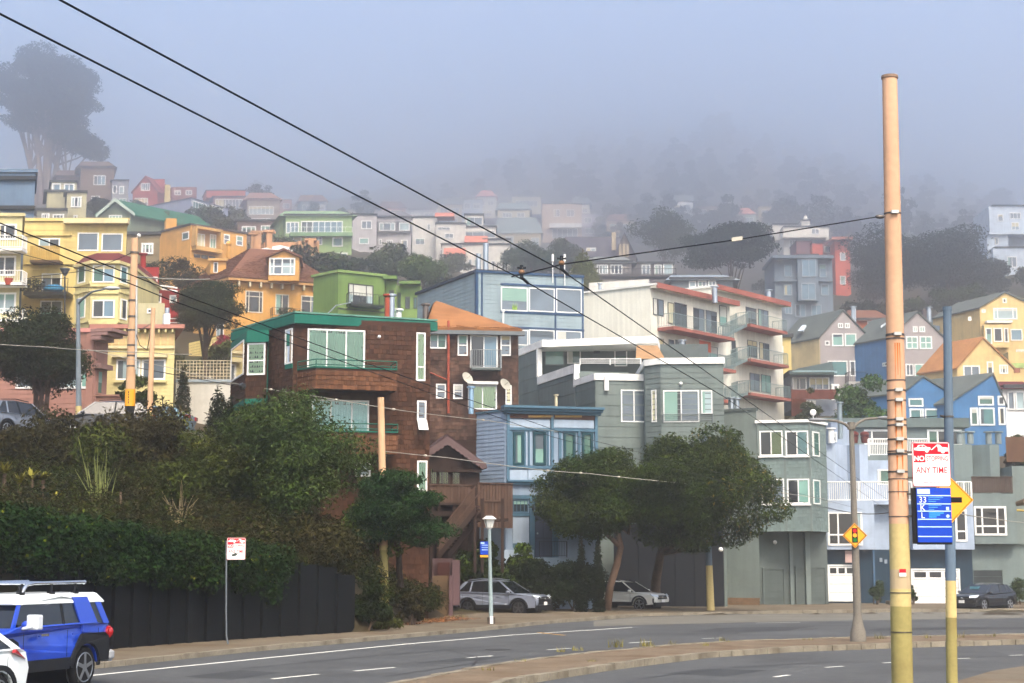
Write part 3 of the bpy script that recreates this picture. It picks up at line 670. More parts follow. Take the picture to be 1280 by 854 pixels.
# ---------------------------------------------------------------- pale blue clapboard house
def blue_clapboard():
    Pn = flat(108, [(595.3, 338.5), (522, 366.5), (729.6, 345.5)]); C, L, Rt = Pn; plan = [L, C, Rt, Rt + (L-C)]
    BL = paint('pale_blue', (148, 168, 174), var=.08); NV = paint('navy_trim', (40, 76, 116))
    h = house('house', 'pale blue clapboard house with navy trim and three wide windows', plan)
    wl = body(h, plan, BL); wf, ws = Wall(C, Rt), Wall(L, C)
    boards(wl, wf, .12, wf.L-.1, wf.hit(660, 440)[1], C.z-.1, .27, BL, seed=2); boards(wl, ws, 0, ws.L-.1, ws.hit(560, 425)[1], C.z-.1, .27, BL, seed=3)
    mb = MB(); wf.box(mb, -.02, .14, C.z-8, C.z, .02, .06); ws.box(mb, ws.L-.14, ws.L, C.z-8, C.z, .02, .05); mb.build('corner_trim', NV, h)
    for px_ in (602.3, 694, 728):
        u = wf.hit(px_, 370)[0]; mb = MB(); wf.box(mb, u-.06, u+.06, C.z-8, C.z-.12, .02, .055); mb.build('trim', NV, h)
    for y in (357.5, 392, 411): 
        mb = MB(); zz = wf.hit(675, y)[1]; wf.box(mb, wf.hit(625.5, y)[0], wf.L, zz-.07, zz+.07, .024, .07); mb.build('trim', NV, h)
    mb = MB(); wf.box(mb, 0, wf.L, C.z-.12, C.z+.03, .01, .12); mb.build('roof_edge', NV, h)
    mb = MB(); ws.box(mb, -.2, ws.L, C.z-.14, C.z+.05, .01, .14); mb.build('roof_edge', mat('dark_edge', (44, 52, 66)), h)
    roof_slab(h, [p + UP*.02 for p in plan], TAR, .1, .02)
    window(h, wf, (626, 359.3, 659.5, 389), g='grey'); window(h, wf, (661, 360.5, 693.2, 390), g='grey'); window(h, wf, (695, 361.4, 727, 391.4), g=['grey'])
    for q in ((645, 412.5, 660, 432), (661, 412.6, 693, 432), (695, 414, 727, 432)): window(h, wf, q, g='grey')
    mb = MB(); u, zz = wf.hit(643, 387.5)
    for k in range(5): mb.add([wf.pt(u-.15+.06*k, zz, .09), wf.pt(u-.08+.06*k, zz, .09), wf.pt(u-.11+.05*k+.1*(k-2)*.5, zz+.45+.2*(k % 2), .10)], [(0, 1, 2)])
    mb.build('window_plant', leafm('houseplant', (130, 170, 60)), h)
    for x, y, r in ((600.3, 318, .17), (609.5, 305, .19)):
        p = wf.hit(x, 338); q = wf.hit(x, y); mb = MB(); mb.tube([wf.pt(p[0], p[1]-.3, -.5), wf.pt(p[0], q[1], -.5)], r, 12); mb.tube([wf.pt(p[0], q[1], -.5), wf.pt(p[0], q[1]+.12, -.5)], r*1.15, 12); mb.build('flue_pipe', GALV, h)
    for x in (620.5, 626, 633, 637): 
        p = wf.hit(x, 340); mb = MB(); mb.tube([wf.pt(p[0], p[1], -.8), wf.pt(p[0], p[1]+.8, -.8)], .025, 5); mb.tube([wf.pt(p[0], p[1]+.8, -.8), wf.pt(p[0]+.3, p[1]+.6, -.8)], .02, 5); mb.build('roof_bracket', DARKM, h)
    for x, y0, y1 in ((689.3, 355, 319), (704.3, 358, 319)):
        p, q = wf.hit(x, y0), wf.hit(x, y1); mb = MB(); mb.tube([wf.pt(p[0], p[1], .3), wf.pt(p[0], q[1]-.5, .3)], .035, 6); mb.tube([wf.pt(p[0], q[1]-.5, .3), wf.pt(p[0], q[1], .3)], .085, 8); mb.build('antenna', WHITE, h)
    p, q = wf.hit(626, 425), wf.hit(626, 391.5); mb = MB(); mb.tube([wf.pt(p[0], p[1], .6), wf.pt(p[0], q[1], .6)], .06, 8); mb.tube([wf.pt(p[0], q[1], .6), wf.pt(p[0], q[1]+.15, .6)], .11, 8); mb.build('flue_pipe', WHITE, h)
blue_clapboard()
# ---------------------------------------------------------------- white apartments with red balconies and outside stairs
def white_apartments():
    SAL = paint('salmon', (172, 94, 78)); RLG = metal('rail_green', (118, 138, 136), metal=.2)
    WW = paint('warm_white', (238, 234, 214), streak=.16, dirt=(196, 190, 170), dirt_amt=.5, dirt_scale=.35)
    Pn = flat(120, [(813, 357.5), (731, 367), (912, 380)]); C, L, Rt = Pn
    h = house('apartment_building', 'white hillside apartments with salmon red balcony slabs and green metal stairs', [L, C, Rt], cat='apartments')
    plan = [L, C, Rt, Rt + (L-C)*1.3, L + (L-C)*.3]; z0 = ground_z(plan) - 2
    body(h, plan, WW, z0); wf = Wall(C, Rt)
    P2 = flat(131, [(889, 359.5), (977, 381)]); C2, R2 = P2; bk = (L-C)*1.3
    plan2 = [C2 + bk, C2, R2, R2 + bk]; body(h, plan2, WW, z0); w2 = Wall(C2, R2)
    for w, P in ((wf, (C, Rt)), (w2, (C2, R2))):
        A, B = P; e = (B-A).normalized(); v = bk*.9
        mb = MB(); q = A + w.n*.7 - e*.1; mb.hexa(q + UP*.0, (B-A) + e*.5, v - w.n*.7, UP*.16); mb.build('roof', mat('roof_white', (210, 208, 200), rough=.85, var=.1), h)
        mb = MB(); mb.hexa(q - UP*.22 + w.n*.03, (B-A) + e*.5, -w.n*.12, UP*.42); mb.build('roof_fascia', SAL, h)
        mb = MB(); mb.hexa(q - UP*.2 - w.n*.1, (B-A) + e*.5, -w.n*.55, UP*.18); mb.build('eave_soffit', CREAM, h)
    def balcony(w, xl, xr, y, h_=.24, o=1.5, rail=True, ramp=0):
        wo = w.off(o); ul, z = wo.hit(xl, y); ur = wo.hit(xr, y)[0] if not ramp else wo.hit(xr, y+ramp)[0]
        zz = wo.hit(xl, y)[1]
        mb = MB(); w.box(mb, ul, ur, zz-h_, zz, .01, o); b = mb.build('balcony', SAL, h)
        if rail: railing(b, [w.pt(ul+.05, zz, .05), w.pt(ul+.05, zz, o-.06), w.pt((ul+ur)/2, zz, o-.06), w.pt(ur-.05, zz, o-.06), w.pt(ur-.05, zz, .05)], 1.02, RLG, gap=.14, r=.016)
        return ul, ur, zz
    a = balcony(wf, 842, 918, 407.5); b = balcony(wf, 842, 920, 449.5); b3 = balcony(wf, 842, 921, 490)
    c = balcony(w2, 938, 984, 404.5); d = balcony(w2, 938.5, 986, 448); e3 = balcony(w2, 939, 988.5, 490.5)
    # stair flights climbing from the lower block's landings to the upper block's
    for lo, hi in ((a, c), (b, d), (b3, e3)):
        p = wf.pt(lo[1]-1.0, lo[2], 1.0); q = w2.pt(hi[0]+.3, hi[2], 1.1); v = q - p; wd_ = Vector((-v.y, v.x, 0)).normalized()*.95
        mb = MB()
        for s in (0, 1): mb.hexa(p + wd_*s - UP*.15, v, wd_*.06, UP*.26)
        st = mb.build('stair_stringer', RLG, h, kind='stuff')
        n = 11
        for k in range(n):
            mb = MB(); cc = p + v*((k+.5)/n); mb.hexa(cc - v.normalized()*.14 + wd_*.06, Vector((v.x, v.y, 0)).normalized()*.28, wd_*.9, UP*.04); mb.build('stair_tread', RLG, st)
        railing(st, [p, p + v*.5, q], 1.0, RLG, gap=.16, r=.016); railing(st, [p + wd_, p + wd_ + v*.5, q + wd_], 1.0, RLG, gap=.16, r=.016)
    DKF = metal('dark_frame', (70, 72, 72)); 
    window(h, wf, (816, 374, 829, 394.5), cols=2, g=['dark', 'grey'], fr=DKF, fw=.05); window(h, wf, (834.5, 378.5, 842, 405), g='cream', fr=DKF, fw=.05)
    window(h, wf, (843, 379.5, 858, 409), cols=2, g='dark', fr=DKF, fw=.05); window(h, wf, (866.5, 386, 880, 413), cols=2, g=['dark', 'grey'], fr=DKF, fw=.05); window(h, wf, (882, 389, 895.4, 416), cols=2, g=['grey', 'dark'], fr=DKF, fw=.05)
    window(h, wf, (817, 423, 829, 443), cols=2, g='dark', fr=DKF, fw=.05); window(h, wf, (835.6, 425, 842, 447), g='dark', fr=DKF, fw=.05); window(h, wf, (844, 426, 857, 448), cols=2, g='dark', fr=DKF, fw=.05); window(h, wf, (878, 433, 896.5, 453), cols=2, g='mint', fr=DKF, fw=.05)
    window(h, wf, (899, 382.5, 908, 408), g='mint', fr=DKF, fw=.05); window(h, w2, (911, 425, 919, 447), g='dark', fr=DKF, fw=.05)
    mb = MB(); u0, u1, a0, a1 = wf.rect((862, 428, 876, 441)); wf.box(mb, u0, u1, a0, a1, .9, .95); mb.build('privacy_screen', mat('red_wood', (150, 66, 40)), h)
    for q, g in (((932, 385, 945, 409), 'dark'), ((947.5, 387.5, 960, 411), 'grey'), ((934, 426, 946, 447), 'dark'), ((949, 429, 961, 450), 'dark'), ((937, 467, 949, 489), 'grey'), ((951, 469, 963, 491), 'mint')):
        window(h, w2, q, cols=2, g=g, fr=DKF, fw=.05)
    for x, y, dd in ((893.5, 371, 124), (961, 374, 139)): p = at(x, y, dd); pipe(h, p - UP*.3, 1.0, GALV, r=.22)
    # low roof cabin on top
    r = at(764, 362, 128); rr = [r + Vector(v) for v in ((-1.8, 0, .55), (3, -.6, .75), (3.6, 3, .75), (-1.2, 3.6, .55))]
    mb = MB(); mb.loft([Vector((p.x, p.y, C.z-.5)) for p in rr], rr); mb.build('roof_cabin', paint('cabin', (206, 202, 192)), h)
    pipe(h, at(750, 364, 126), .5, GALV, r=.13); pipe(h, at(853, 441, 114), .8, GALV, r=.2)
white_apartments()
# ---------------------------------------------------------------- grey stepped modern house
def grey_modern():
    GM = paint('grey_modern', (118, 130, 124), var=.08); WF = paint('white_fascia', (240, 238, 230), streak=.05)
    Cz = at(744.5, 474, 90); A = Vector((.45, 103, 0)); C = Vector((Cz.x, 90, 0)); ws = Wall(A, C)
    Bf = at(813, 474, 90.6); wf = Wall(C, Bf)
    h = house('house', 'grey stepped house with white fascia bands and wide sliding windows', [C, Bf, A], z=1.5)
    z_lo = Cz.z; z_mid = ws.hit(700, 460)[1]; z_top = ws.hit(660, 433)[1]
    u_mid = ws.hit(719.5, 470)[0]; u_top = ws.hit(673, 450)[0]
    pm, pt_ = ws.pt(u_mid, 0), ws.pt(u_top, 0); rt = Bf + (A - C)
    def blk(P, z, nm='wall', z0=-1.0): mb = MB(); mb.loft([Vector((p.x, p.y, z0)) for p in P], [Vector((p.x, p.y, z)) for p in P]); return mb.build(nm, GM, h)
    E = wf.d*wf.L
    w1 = blk([pm, C, C + E, pm + E], z_lo); w2_ = blk([pt_ , pm, pm + E, pt_ + E], z_mid-.5); 
    w3 = blk([ws.pt(0, 0), ws.pt(u_top+.02, 0), ws.pt(u_top+.02, 0) + E*.03, ws.pt(u_top-2.4, 0) + E*.03, ws.pt(u_top-2.4, 0) + E*2.2, ws.pt(0, 0) + E*2.2], z_top-.25)
    # side parapet band steps, tall grey panels on the side wall
    def band(u0, u1, z0, z1, w=ws, o=.09): mb = MB(); w.box(mb, u0, u1, z0, z1, -.25, o); return mb.build('fascia', WF, h)
    hb = .5
    band(-.3, u_top + 1.0, z_top-.42, z_top+.02); mb = MB(); ws.box(mb, u_top-.16, u_top+.12, z_mid-.1, z_top-.42, -.2, .09); mb.build('fascia', WF, h)
    band(u_top, u_mid+.05, z_mid-hb-.1, z_mid-.1); mb = MB(); ws.box(mb, u_mid-.18, u_mid+.06, z_lo-.1, z_mid-.1, -.2, .09); mb.build('fascia', WF, h)
    band(u_mid, ws.L, z_lo-.05, z_lo+.33); 
    mb = MB(); wf.box(mb, -.05, wf.L, z_lo-.05, z_lo+.33, -.3, .1); mb.build('fascia', WF, h)
    z = z_top - .45; k = 0
    while z > 3:
        z2 = z - .86
        for (a, b, lim) in ((0, u_top-.02, z_top-.44), (u_top+.14, u_mid-.02, z_mid-hb-.12), (u_mid+.08, ws.L-.02, z_lo-.07)):
            t = min(z, lim)
            if t - z2 > .1: mb = MB(); ws.box(mb, a, b, z2+.03, t-.02, .004, .035); mb.build('wall_panel', GM, w2_ if a < u_mid else w1)
        z = z2
    # recessed upper storey behind the deck
    fu = Wall(ws.pt(u_top-.2, 0), ws.pt(u_top-.2, 0) + Vector((12.5, -.6, 0))).off(-1.2)
    zt = fu.hit(740, 431)[1]
    mb = MB(); p = ws.pt(u_top-.4, z_top-.42, 0); q = at(822, 428, 96.5); mb.prism([p + ws.d*1.2, Vector((q.x, 96.6, p.z)), Vector((q.x+1, 104, p.z)), ws.pt(-.2, z_top-.42, 0)], (0, 0, .44)); mb.build('roof', WF, h)
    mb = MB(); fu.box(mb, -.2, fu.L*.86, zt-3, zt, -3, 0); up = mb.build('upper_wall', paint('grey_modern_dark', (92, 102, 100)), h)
    window(h, fu, (681, 435, 705.5, 457), g='mint', fr=GREYW); window(h, fu, (709, 436, 726, 455), g='green'); window(h, fu, (768, 437.5, 784, 458), g='green', name='door')
    mb = MB(); u, zz = fu.hit(746, 438.5); fu.box(mb, u-.2, u+.2, zz-.2, zz+.2, .01, .2); mb.build('wall_lamp', DARKM, h)
    # deck railing
    a = at(725, 456, 93.5); b = at(801, 456, 91.8); railing(h, [a, (a+b)/2, b], .34, WHITE, bars=2, r=.02, post=.035, name='deck_railing')
    mb = MB(); mb.prism([at(795, 448.5, 93), at(830, 448.5, 93), at(822, 434, 95.5), at(796, 434, 95.5)], (0, .1, .12)); mb.build('roof', mat('roof_tan', (150, 116, 80), var=.2, scale=1.5), h)
    # projecting right-hand block
    A2 = at(806, 458, 89.6); B2 = at(904, 458, 88.4); wr = Wall(A2, B2); zr = at(806, 458, 89.6).z
    A3 = at(826, 458, 88.7)
    P = [Vector((A2.x, A2.y, 0)), Vector((A3.x, A3.y, 0)), Vector((B2.x, B2.y, 0)), Vector((B2.x, B2.y+9, 0)), Vector((A2.x, A2.y+9, 0))]
    w4 = blk(P, zr); wa, wb = Wall(P[0], P[1]), Wall(P[1], P[2])
    mb = MB(); mb.prism([Vector((p.x, p.y, zr)) + (Vector((p.x, p.y, 0)) - Vector((9.5, 93, 0))).normalized()*.15 for p in P], (0, 0, .34)); mb.build('fascia', WF, h)
    boards(w4, wb, .02, wb.L, wb.hit(860, 560)[1], zr-.02, .3, GM, proud=.03); boards(w4, wa, .02, wa.L-.02, wa.hit(815, 560)[1], zr-.02, .3, GM, proud=.03)
    boards(w1, wf, .02, wf.L-.1, wf.hit(780, 560)[1], z_lo-.08, .6, GM, proud=.03)
    window(h, wf, (776, 487.5, 808.5, 528), cols=2, g='grey'); window(h, wa, (815, 487.5, 821, 528), g='cream')
    window(h, wb, (829, 488, 874, 528), cols=2, g=['dark', 'grey'], name='sliding_window'); window(h, wb, (876.5, 488, 890.5, 518), g='pale')
    u0, z0 = wb.hit(829, 527.5); u1 = wb.hit(891, 527.5)[0]; railing(h, [wb.pt(u0, z0, .12), wb.pt(u1, z0, .12)], .42, metal('rail_grey', (120, 126, 128)), bars=2, r=.014)
    mb = MB(); u, zz = wf.hit(757, 470); wf.box(mb, u-.12, u+.12, zz-.85, zz, .1, .24); mb.build('downlight', WHITE, h)
    mb = MB(); u, zz = wb.hit(851, 480); mb.ball(wb.pt(u, zz, .15), .1); mb.build('wall_lamp', WHITE, h)
    # carport under the block: its shade is put in as a near-black wall
    SHD = mat('shade_wall', (34, 36, 40), rough=.9, var=.15); a, b = at(768, 762, 88.1), at(904, 655, 88.1); cp = MB(); cp.box(a.x, b.x, 88.1, 88.3, -.3, b.z); cw = cp.build('carport_shade_wall', SHD, h)
    for x in (800, 846, 870): q = at(x, 700, 88.0); mb = MB(); mb.box(q.x-.07, q.x+.07, 88.02, 88.1, -.2, b.z-.3); mb.build('shade_batten', SHD, cw)
    mb = MB(); q = at(901, 687, 87.8); mb.ball(q, .13); mb.build('carport_lamp', WHITE, h)
    pipe(h, at(695, 505, 88.5), .4, paint('ventcream', (222, 208, 170)), r=.09)
grey_modern()
# ---------------------------------------------------------------- ornate pale blue row house
def ornate_house():
    LB = paint('row_blue', (146, 166, 188), var=.06); TB = paint('row_trim', (78, 116, 138)); DK = paint('row_dark', (30, 72, 82)); CR = paint('row_cornice', (96, 60, 44)); OC = paint('ochre', (206, 160, 76))
    Pn = flat(82, [(632, 512), (542, 522), (747, 515)]); C, L, Rt = Pn; plan = [L, C, Rt, Rt + (L-C)]
    h = house('row_house', 'pale blue ornate row house with dark green sashes and a blue cornice', plan)
    wl = body(h, plan, LB); wf, ws = Wall(C, Rt), Wall(L, C); zt = C.z
    boards(wl, ws, 0, ws.L-.06, ws.hit(590, 605)[1], zt-.1, .21, LB, proud=.028); mb = MB(); ws.box(mb, -.1, ws.L, zt-.08, zt+.02, 0, .08); mb.build('trim', TB, h)
    def tr(q, o=.07, m=TB, nm='trim'): return trim(h, wf, q, m, o, nm)
    # upper bay: boxes out over the door
    u0, u1, zb, z1 = wf.rect((633, 521, 687.5, 604)); ub0, ub1 = u0, u1
    # cornice in three steps
    for y0, y1, o in ((509, 512, .55), (512.2, 515.2, .42), (515.4, 518.4, .26)):
        a, b, c_, d = wf.rect((633, y0, 746, y1)); mb = MB(); wf.box(mb, -.06-o*.3, wf.L+o*.4, c_, d, -.1, o); mb.build('cornice', TB, h)
    tr((633.5, 518.8, 745, 524), .09, CR, 'frieze')
    dn = MB()
    for i in range(46):
        x = 660 + i*1.45
        if 689 < x < 693: continue
        a, b, c_, d = wf.rect((x, 519.6, x+.8, 522.2)); wf.box(dn, a, b, c_, d, .09, .16)
    dn.build('dentils', OC, h, kind='stuff')
    for x in (633, 688, 743): tr((x, 518, x+3.5, 604), .14, TB, 'pilaster')
    tr((637, 525, 687, 535), .05, paint('row_panel', (172, 190, 208)), 'panel'); tr((692, 525, 742, 535), .05, paint('row_panel', (172, 190, 208)), 'panel')
    tr((636.5, 535.5, 743, 539), .12); tr((636.5, 583, 743, 586.5), .12)
    for x in (637, 655, 660, 683.5, 698, 722): tr((x, 539, x+3.2, 583), .09, TB, 'pilaster')
    for x in (656.8, 662, 685.5): tr((x, 540, x+1.2, 582), .13, paint('row_panel', (172, 190, 208)), 'bead')
    for q in ((641, 540, 654.5, 581.5), (666, 540, 682, 581.5), (704, 541, 719, 581), (727, 541, 741, 581)): window(h, wf, q, fr=DK, g='mint' if q[0] < 700 else 'green', fw=.13, proud=.1)
    tr((637, 587.5, 658.7, 600), .06, paint('row_panel', (172, 190, 208)), 'panel'); tr((660, 587.5, 683, 600), .06, paint('row_panel', (172, 190, 208)), 'panel')
    tr((633, 601, 745, 603.2), .3, TB, 'belt_course'); tr((634, 603.6, 744, 606.4), .2, TB, 'belt_course')
    # ground floor with the recessed porch door
    tr((640, 619.5, 745, 624.5), .1); tr((661.6, 624.5, 667.6, 700), .16, TB, 'pilaster'); tr((690, 624.5, 697, 700), .16, TB, 'pilaster')
    window(h, wf, (641, 625, 660, 640.5), cols=4, fr=TB, g='dark', fw=.05); tr((640.5, 641, 661.5, 645.5), .09); tr((641, 680, 661.5, 685), .09); tr((641, 646, 661, 679), .04, paint('row_panel', (172, 190, 208)), 'panel')
    d = trim(h, wf, (668, 625, 689.7, 698), mat('door_dark', (54, 62, 76), var=.1), .03, 'door')
    for q in ((669.5, 627, 678.2, 646), (679.4, 627, 688.2, 646), (669.5, 648, 678.2, 672), (679.4, 648, 688.2, 672), (669.5, 674, 678.2, 696), (679.4, 674, 688.2, 696)):
        u0, u1, a, b = wf.rect(q); mb = MB(); wf.box(mb, u0, u1, a, b, .03, .055); mb.build('door_panel', mat('door_panel', (66, 74, 90), var=.1), d)
    mb = MB(); u, zz = wf.hit(671, 667); mb.ball(wf.pt(u, zz, .1), .05); mb.build('handle', GALV, d)
    window(h, wf, (703, 625, 720, 664), rows=2, fr=DK, g='green', fw=.12, proud=.1, sill=True); tr((697.5, 625, 700, 665), .1, WHITE); tr((725, 652, 728, 665), .1, WHITE)
    for x, y in ((665, 634), (694.5, 633.5), (694, 649.5)): mb = MB(); u, zz = wf.hit(x, y); mb.cbox(wf.pt(u, zz, .22), .12, .12, .26); mb.ball(wf.pt(u, zz-.1, .24), .08); mb.build('porch_lamp', WHITE if y > 640 else DARKM, h)
    # porch with step and planter
    u0, u1, a, b = wf.rect((664, 697, 700, 704)); mb = MB(); wf.box(mb, u0, u1+.4, a-.8, b, .02, 1.3); mb.build('porch', paint('porch', (150, 170, 186)), h)
    railing(h, [wf.pt(u0+.1, b, 1.2), wf.pt(u1, b, 1.2)], .8, DARKM, gap=.12, r=.01, name='porch_gate')
    mb = MB(); u, zz = wf.hit(648, 690); wf.box(mb, -.2, u0, zz-2.5, zz+.1, .02, .5); mb.build('foundation', paint('row_panel', (172, 190, 208)), h)
ornate_house()
# ---------------------------------------------------------------- dark timber cabin with its decks and outside stair
WOOD = mat('deck_wood', (86, 66, 54), rough=.9, var=.25, scale=1.2, island=.22, streak=.3); WOODD = mat('deck_wood_dark', (52, 40, 34), rough=.9, var=.25, scale=1.2)
def cabin():
    A, B = at(520, 590, 80.6), at(598.5, 590, 81.2); w = Wall(A, B)
    h = house('cabin', 'small dark timber cabin with scalloped gable boards and green lit windows', [A, B], z=2.0)
    uA, zA = w.hit(558, 546); uR, zR = w.hit(606, 580); u0 = 2*uA - uR
    CW = mat('cabin_wall', (50, 38, 32), rough=.9, var=.2)
    o = gable(h, w, u0+.35, w.L, .5, zR-.0, zA-.05, 7, CW, mat('roof_dark', (62, 44, 42), var=.2, scale=1), over=.6, ur=uA)
    for s, ue in ((1, uR), (-1, u0)):                      # barge boards with scallops
        p, q = w.pt(uA, zA-.02, .42), w.pt(ue, zR-.02, .42); mb = MB(); mb.hexa(p - UP*.22, q-p, w.n*.05, UP*.22); br = mb.build('barge_board', mat('barge', (96, 78, 76), var=.15), h)
        for k in range(9):
            c = p + (q-p)*((k+.6)/9.4) - UP*.22; mb = MB(); mb.tube([c + w.n*.01, c + w.n*.04], .17, 10); mb.build('scallop', mat('barge', (96, 78, 76)), br)
    mb = MB(); w.box(mb, w.hit(540, 576)[0], w.L+.1, zR-.45, zR-.3, .02, .3); mb.build('tie_beam', CW, h)
    rg = random.Random(2)
    u = w.hit(536, 590)[0]
    while u < w.L - .05:
        mb = MB(); w.box(mb, u, u+.19, 3.0, zR-.46, .004, .03); mb.build('wall_board', CW, o); u += .2
    for q in ((537.5, 585, 547, 606), (547.8, 585, 561.5, 606), (564.5, 585, 575.5, 606)): window(h, w, q, fr=CW, g='clear', curtain=mat('curtain_olive', (150, 158, 84)), fw=.06)
    # upper deck
    z1 = w.hit(565, 629)[1]
    def fence(P, Q, zb, zt, nm, lab=None, par=h, gap=.17, cap=True):
        P, Q = Vector(P), Vector(Q); d = (Q-P); L = d.length; d.normalize(); n = Vector((-d.y, d.x, 0))
        mb = MB(); mb.hexa(P + UP*(zb+.12) + n*.03, d*L, n*.05, UP*.09); mb.hexa(P + UP*(zt-.25) + n*.03, d*L, n*.05, UP*.09)
        if cap: mb.hexa(P + UP*zt - n*.06, d*L, n*.16, UP*.05)
        o = mb.build(nm, WOOD, par); k = 0.0
        while k < L - .05:
            ww = min(gap-.018, L-k); mb = MB(); mb.hexa(P + d*k + UP*(zb + rg.uniform(-.02, .02)), d*ww, n*.03, UP*(zt-zb)); mb.build('board', WOOD, o); k += gap
        return o
    wd1 = w.off(2.2); a = wd1.hit(520, 620); b = wd1.hit(590, 620); zt = wd1.hit(565, 607)[1]; zb = wd1.hit(565, 629)[1]
    dk = thing('timber_deck', 'raised brown timber deck with board balustrade in front of the dark cabin', 'deck', wd1.pt(b[0], 1.0))
    fence(wd1.pt(a[0], 0), wd1.pt(b[0], 0), zb, zt, 'balustrade', par=dk)
    mb = MB(); mb.hexa(wd1.pt(a[0], zb-.1), wd1.d*(b[0]-a[0]), -w.n*2.2, UP*.12); mb.build('deck_floor', WOODD, dk)
    for x in (540, 549, 568, 588): mb = MB(); u = wd1.hit(x, 620)[0]; wd1.box(mb, u-.08, u+.08, .2, zb-.1, -.2, -.04); mb.build('post', WOODD, dk)
    mb = MB(); wd1.box(mb, a[0], b[0], zb-.62, zb-.4, -.2, -.05); mb.build('beam', WOODD, dk)
    p2, q2 = at(597, 620, 80.0), at(641, 620, 81.0); w2 = Wall(p2, q2)
    f = thing('timber_fence', 'tall brown board fence behind the outside stair next to the blue row house', 'fence', (p2.x, p2.y, 2))
    fence(w2.pt(0, 0), w2.pt(w2.L, 0), w2.hit(620, 660)[1], w2.hit(620, 605)[1], 'panel', par=f)
    # stair down to the street
    st = thing('outside_stair', 'steep weathered timber stair with board balustrade leading down from the deck', 'stairs', at(560, 690, 77.5))
    p, q = at(594, 634, 78.0), at(549, 690, 76.8); d = q - p; wv = Vector((.35, 1.0, 0))*1.1
    for s in (0, 1):
        mb = MB(); mb.hexa(p + wv*s - UP*.35, d, Vector((.02, .06, 0)), UP*.36); mb.build('stringer', WOODD, st)
    n = 15
    for k in range(n):
        c = p + d*(k/n); mb = MB(); mb.hexa(c + UP*.02, Vector((d.x, d.y, 0)).normalized()*.3, wv, UP*.05); mb.build('tread', WOOD, st)
    for s in (0, 1):
        for k in range(2*n if s == 0 else 0):
            c = p + d*((k+.5)/(2*n)) + wv*s; mb = MB(); mb.hexa(c, d*(.5/(2*n)), Vector((.01, .04, 0)), UP*.95); mb.build('baluster', WOOD, st)
        mb = MB(); mb.hexa(p + wv*s + UP*.97 - Vector((0, .04, 0)), d, Vector((.02, .12, 0)), UP*.07); mb.build('handrail', WOOD, st)
    for x in (594, 603, 628): mb = MB(); t = at(x, 626, 78.2); mb.box(t.x-.07, t.x+.07, t.y-.07, t.y+.07, 2.0, t.z+.1); mb.build('post', WOODD, st)
    a, b = at(602, 627, 78.2), at(628, 627, 78.6); fence((a.x, a.y, 0), (b.x, b.y, 0), at(602, 646, 78.2).z, a.z, 'balustrade', par=st)
    mb = MB(); a = at(596, 648, 78.2); mb.box(a.x, b.x+.3, a.y, a.y+1.4, a.z-.12, a.z); mb.build('landing', WOODD, st)
    # pink rendered stair walls at the foot
    PK = paint('pink_wall', (94, 70, 70)); 
    g = thing('garden_wall', 'stepped pink garden wall with a red door beside the silver crossover', 'wall', gr(560, 770))
    for q, d0, dd, m in (((540, 698, 565, 745), 76.4, .35, PK), ((565, 700, 574.5, 735), 75.8, 1.0, paint('pink_end', (110, 82, 84))), ((540.5, 720, 561, 758), 71.5, .3, mat('garden_render', (92, 74, 54), var=.25)), ((561, 720, 566, 761), 71.3, .6, paint('pink_end', (110, 82, 84)))):
        a, b = at(q[0], q[3], d0), at(q[2], q[1], d0); mb = MB(); mb.box(a.x, b.x, d0, d0+dd, a.z-.8, b.z); mb.build('pier', m, g)
    a, b = at(547, 703, 76.2), at(562, 745, 76.2); mb = MB(); mb.box(a.x, b.x, 76.05, 76.35, b.z, a.z); mb.build('door', mat('red_door', (66, 38, 32), var=.2), g)
cabin()
# ---------------------------------------------------------------- grey shingled garage house
GDOOR = paint('garage_grey', (92, 102, 98)); BRICKM = mat('brick_base', (120, 96, 74), rough=.9, var=.3, scale=3, island=.3)
def garage_door(root, w, q, m, rows=4, lights=0, frame=WHITE):
    u0, u1, z0, z1 = w.rect(q); mb = MB(); w.box(mb, u0-.1, u0, z0, z1+.1, .01, .1); w.box(mb, u1, u1+.1, z0, z1+.1, .01, .1); w.box(mb, u0, u1, z1, z1+.1, .01, .1); d = mb.build('garage_door', frame, root)
    for k in range(rows):
        a, b = z0 + (z1-z0)*k/rows, z0 + (z1-z0)*(k+1)/rows - .02
        mb = MB(); w.box(mb, u0+.01, u1-.01, a+.005, b, .006, .055); mb.build('panel', m, d)
        if lights and k == rows-1:
            for j in range(lights):
                x0 = u0 + (u1-u0)*(j+.12)/lights; x1 = u0 + (u1-u0)*(j+.88)/lights; mb = MB(); w.box(mb, x0, x1, a+.1, b-.08, .05, .065); mb.build('pane', GL['dark'], d)
    return d
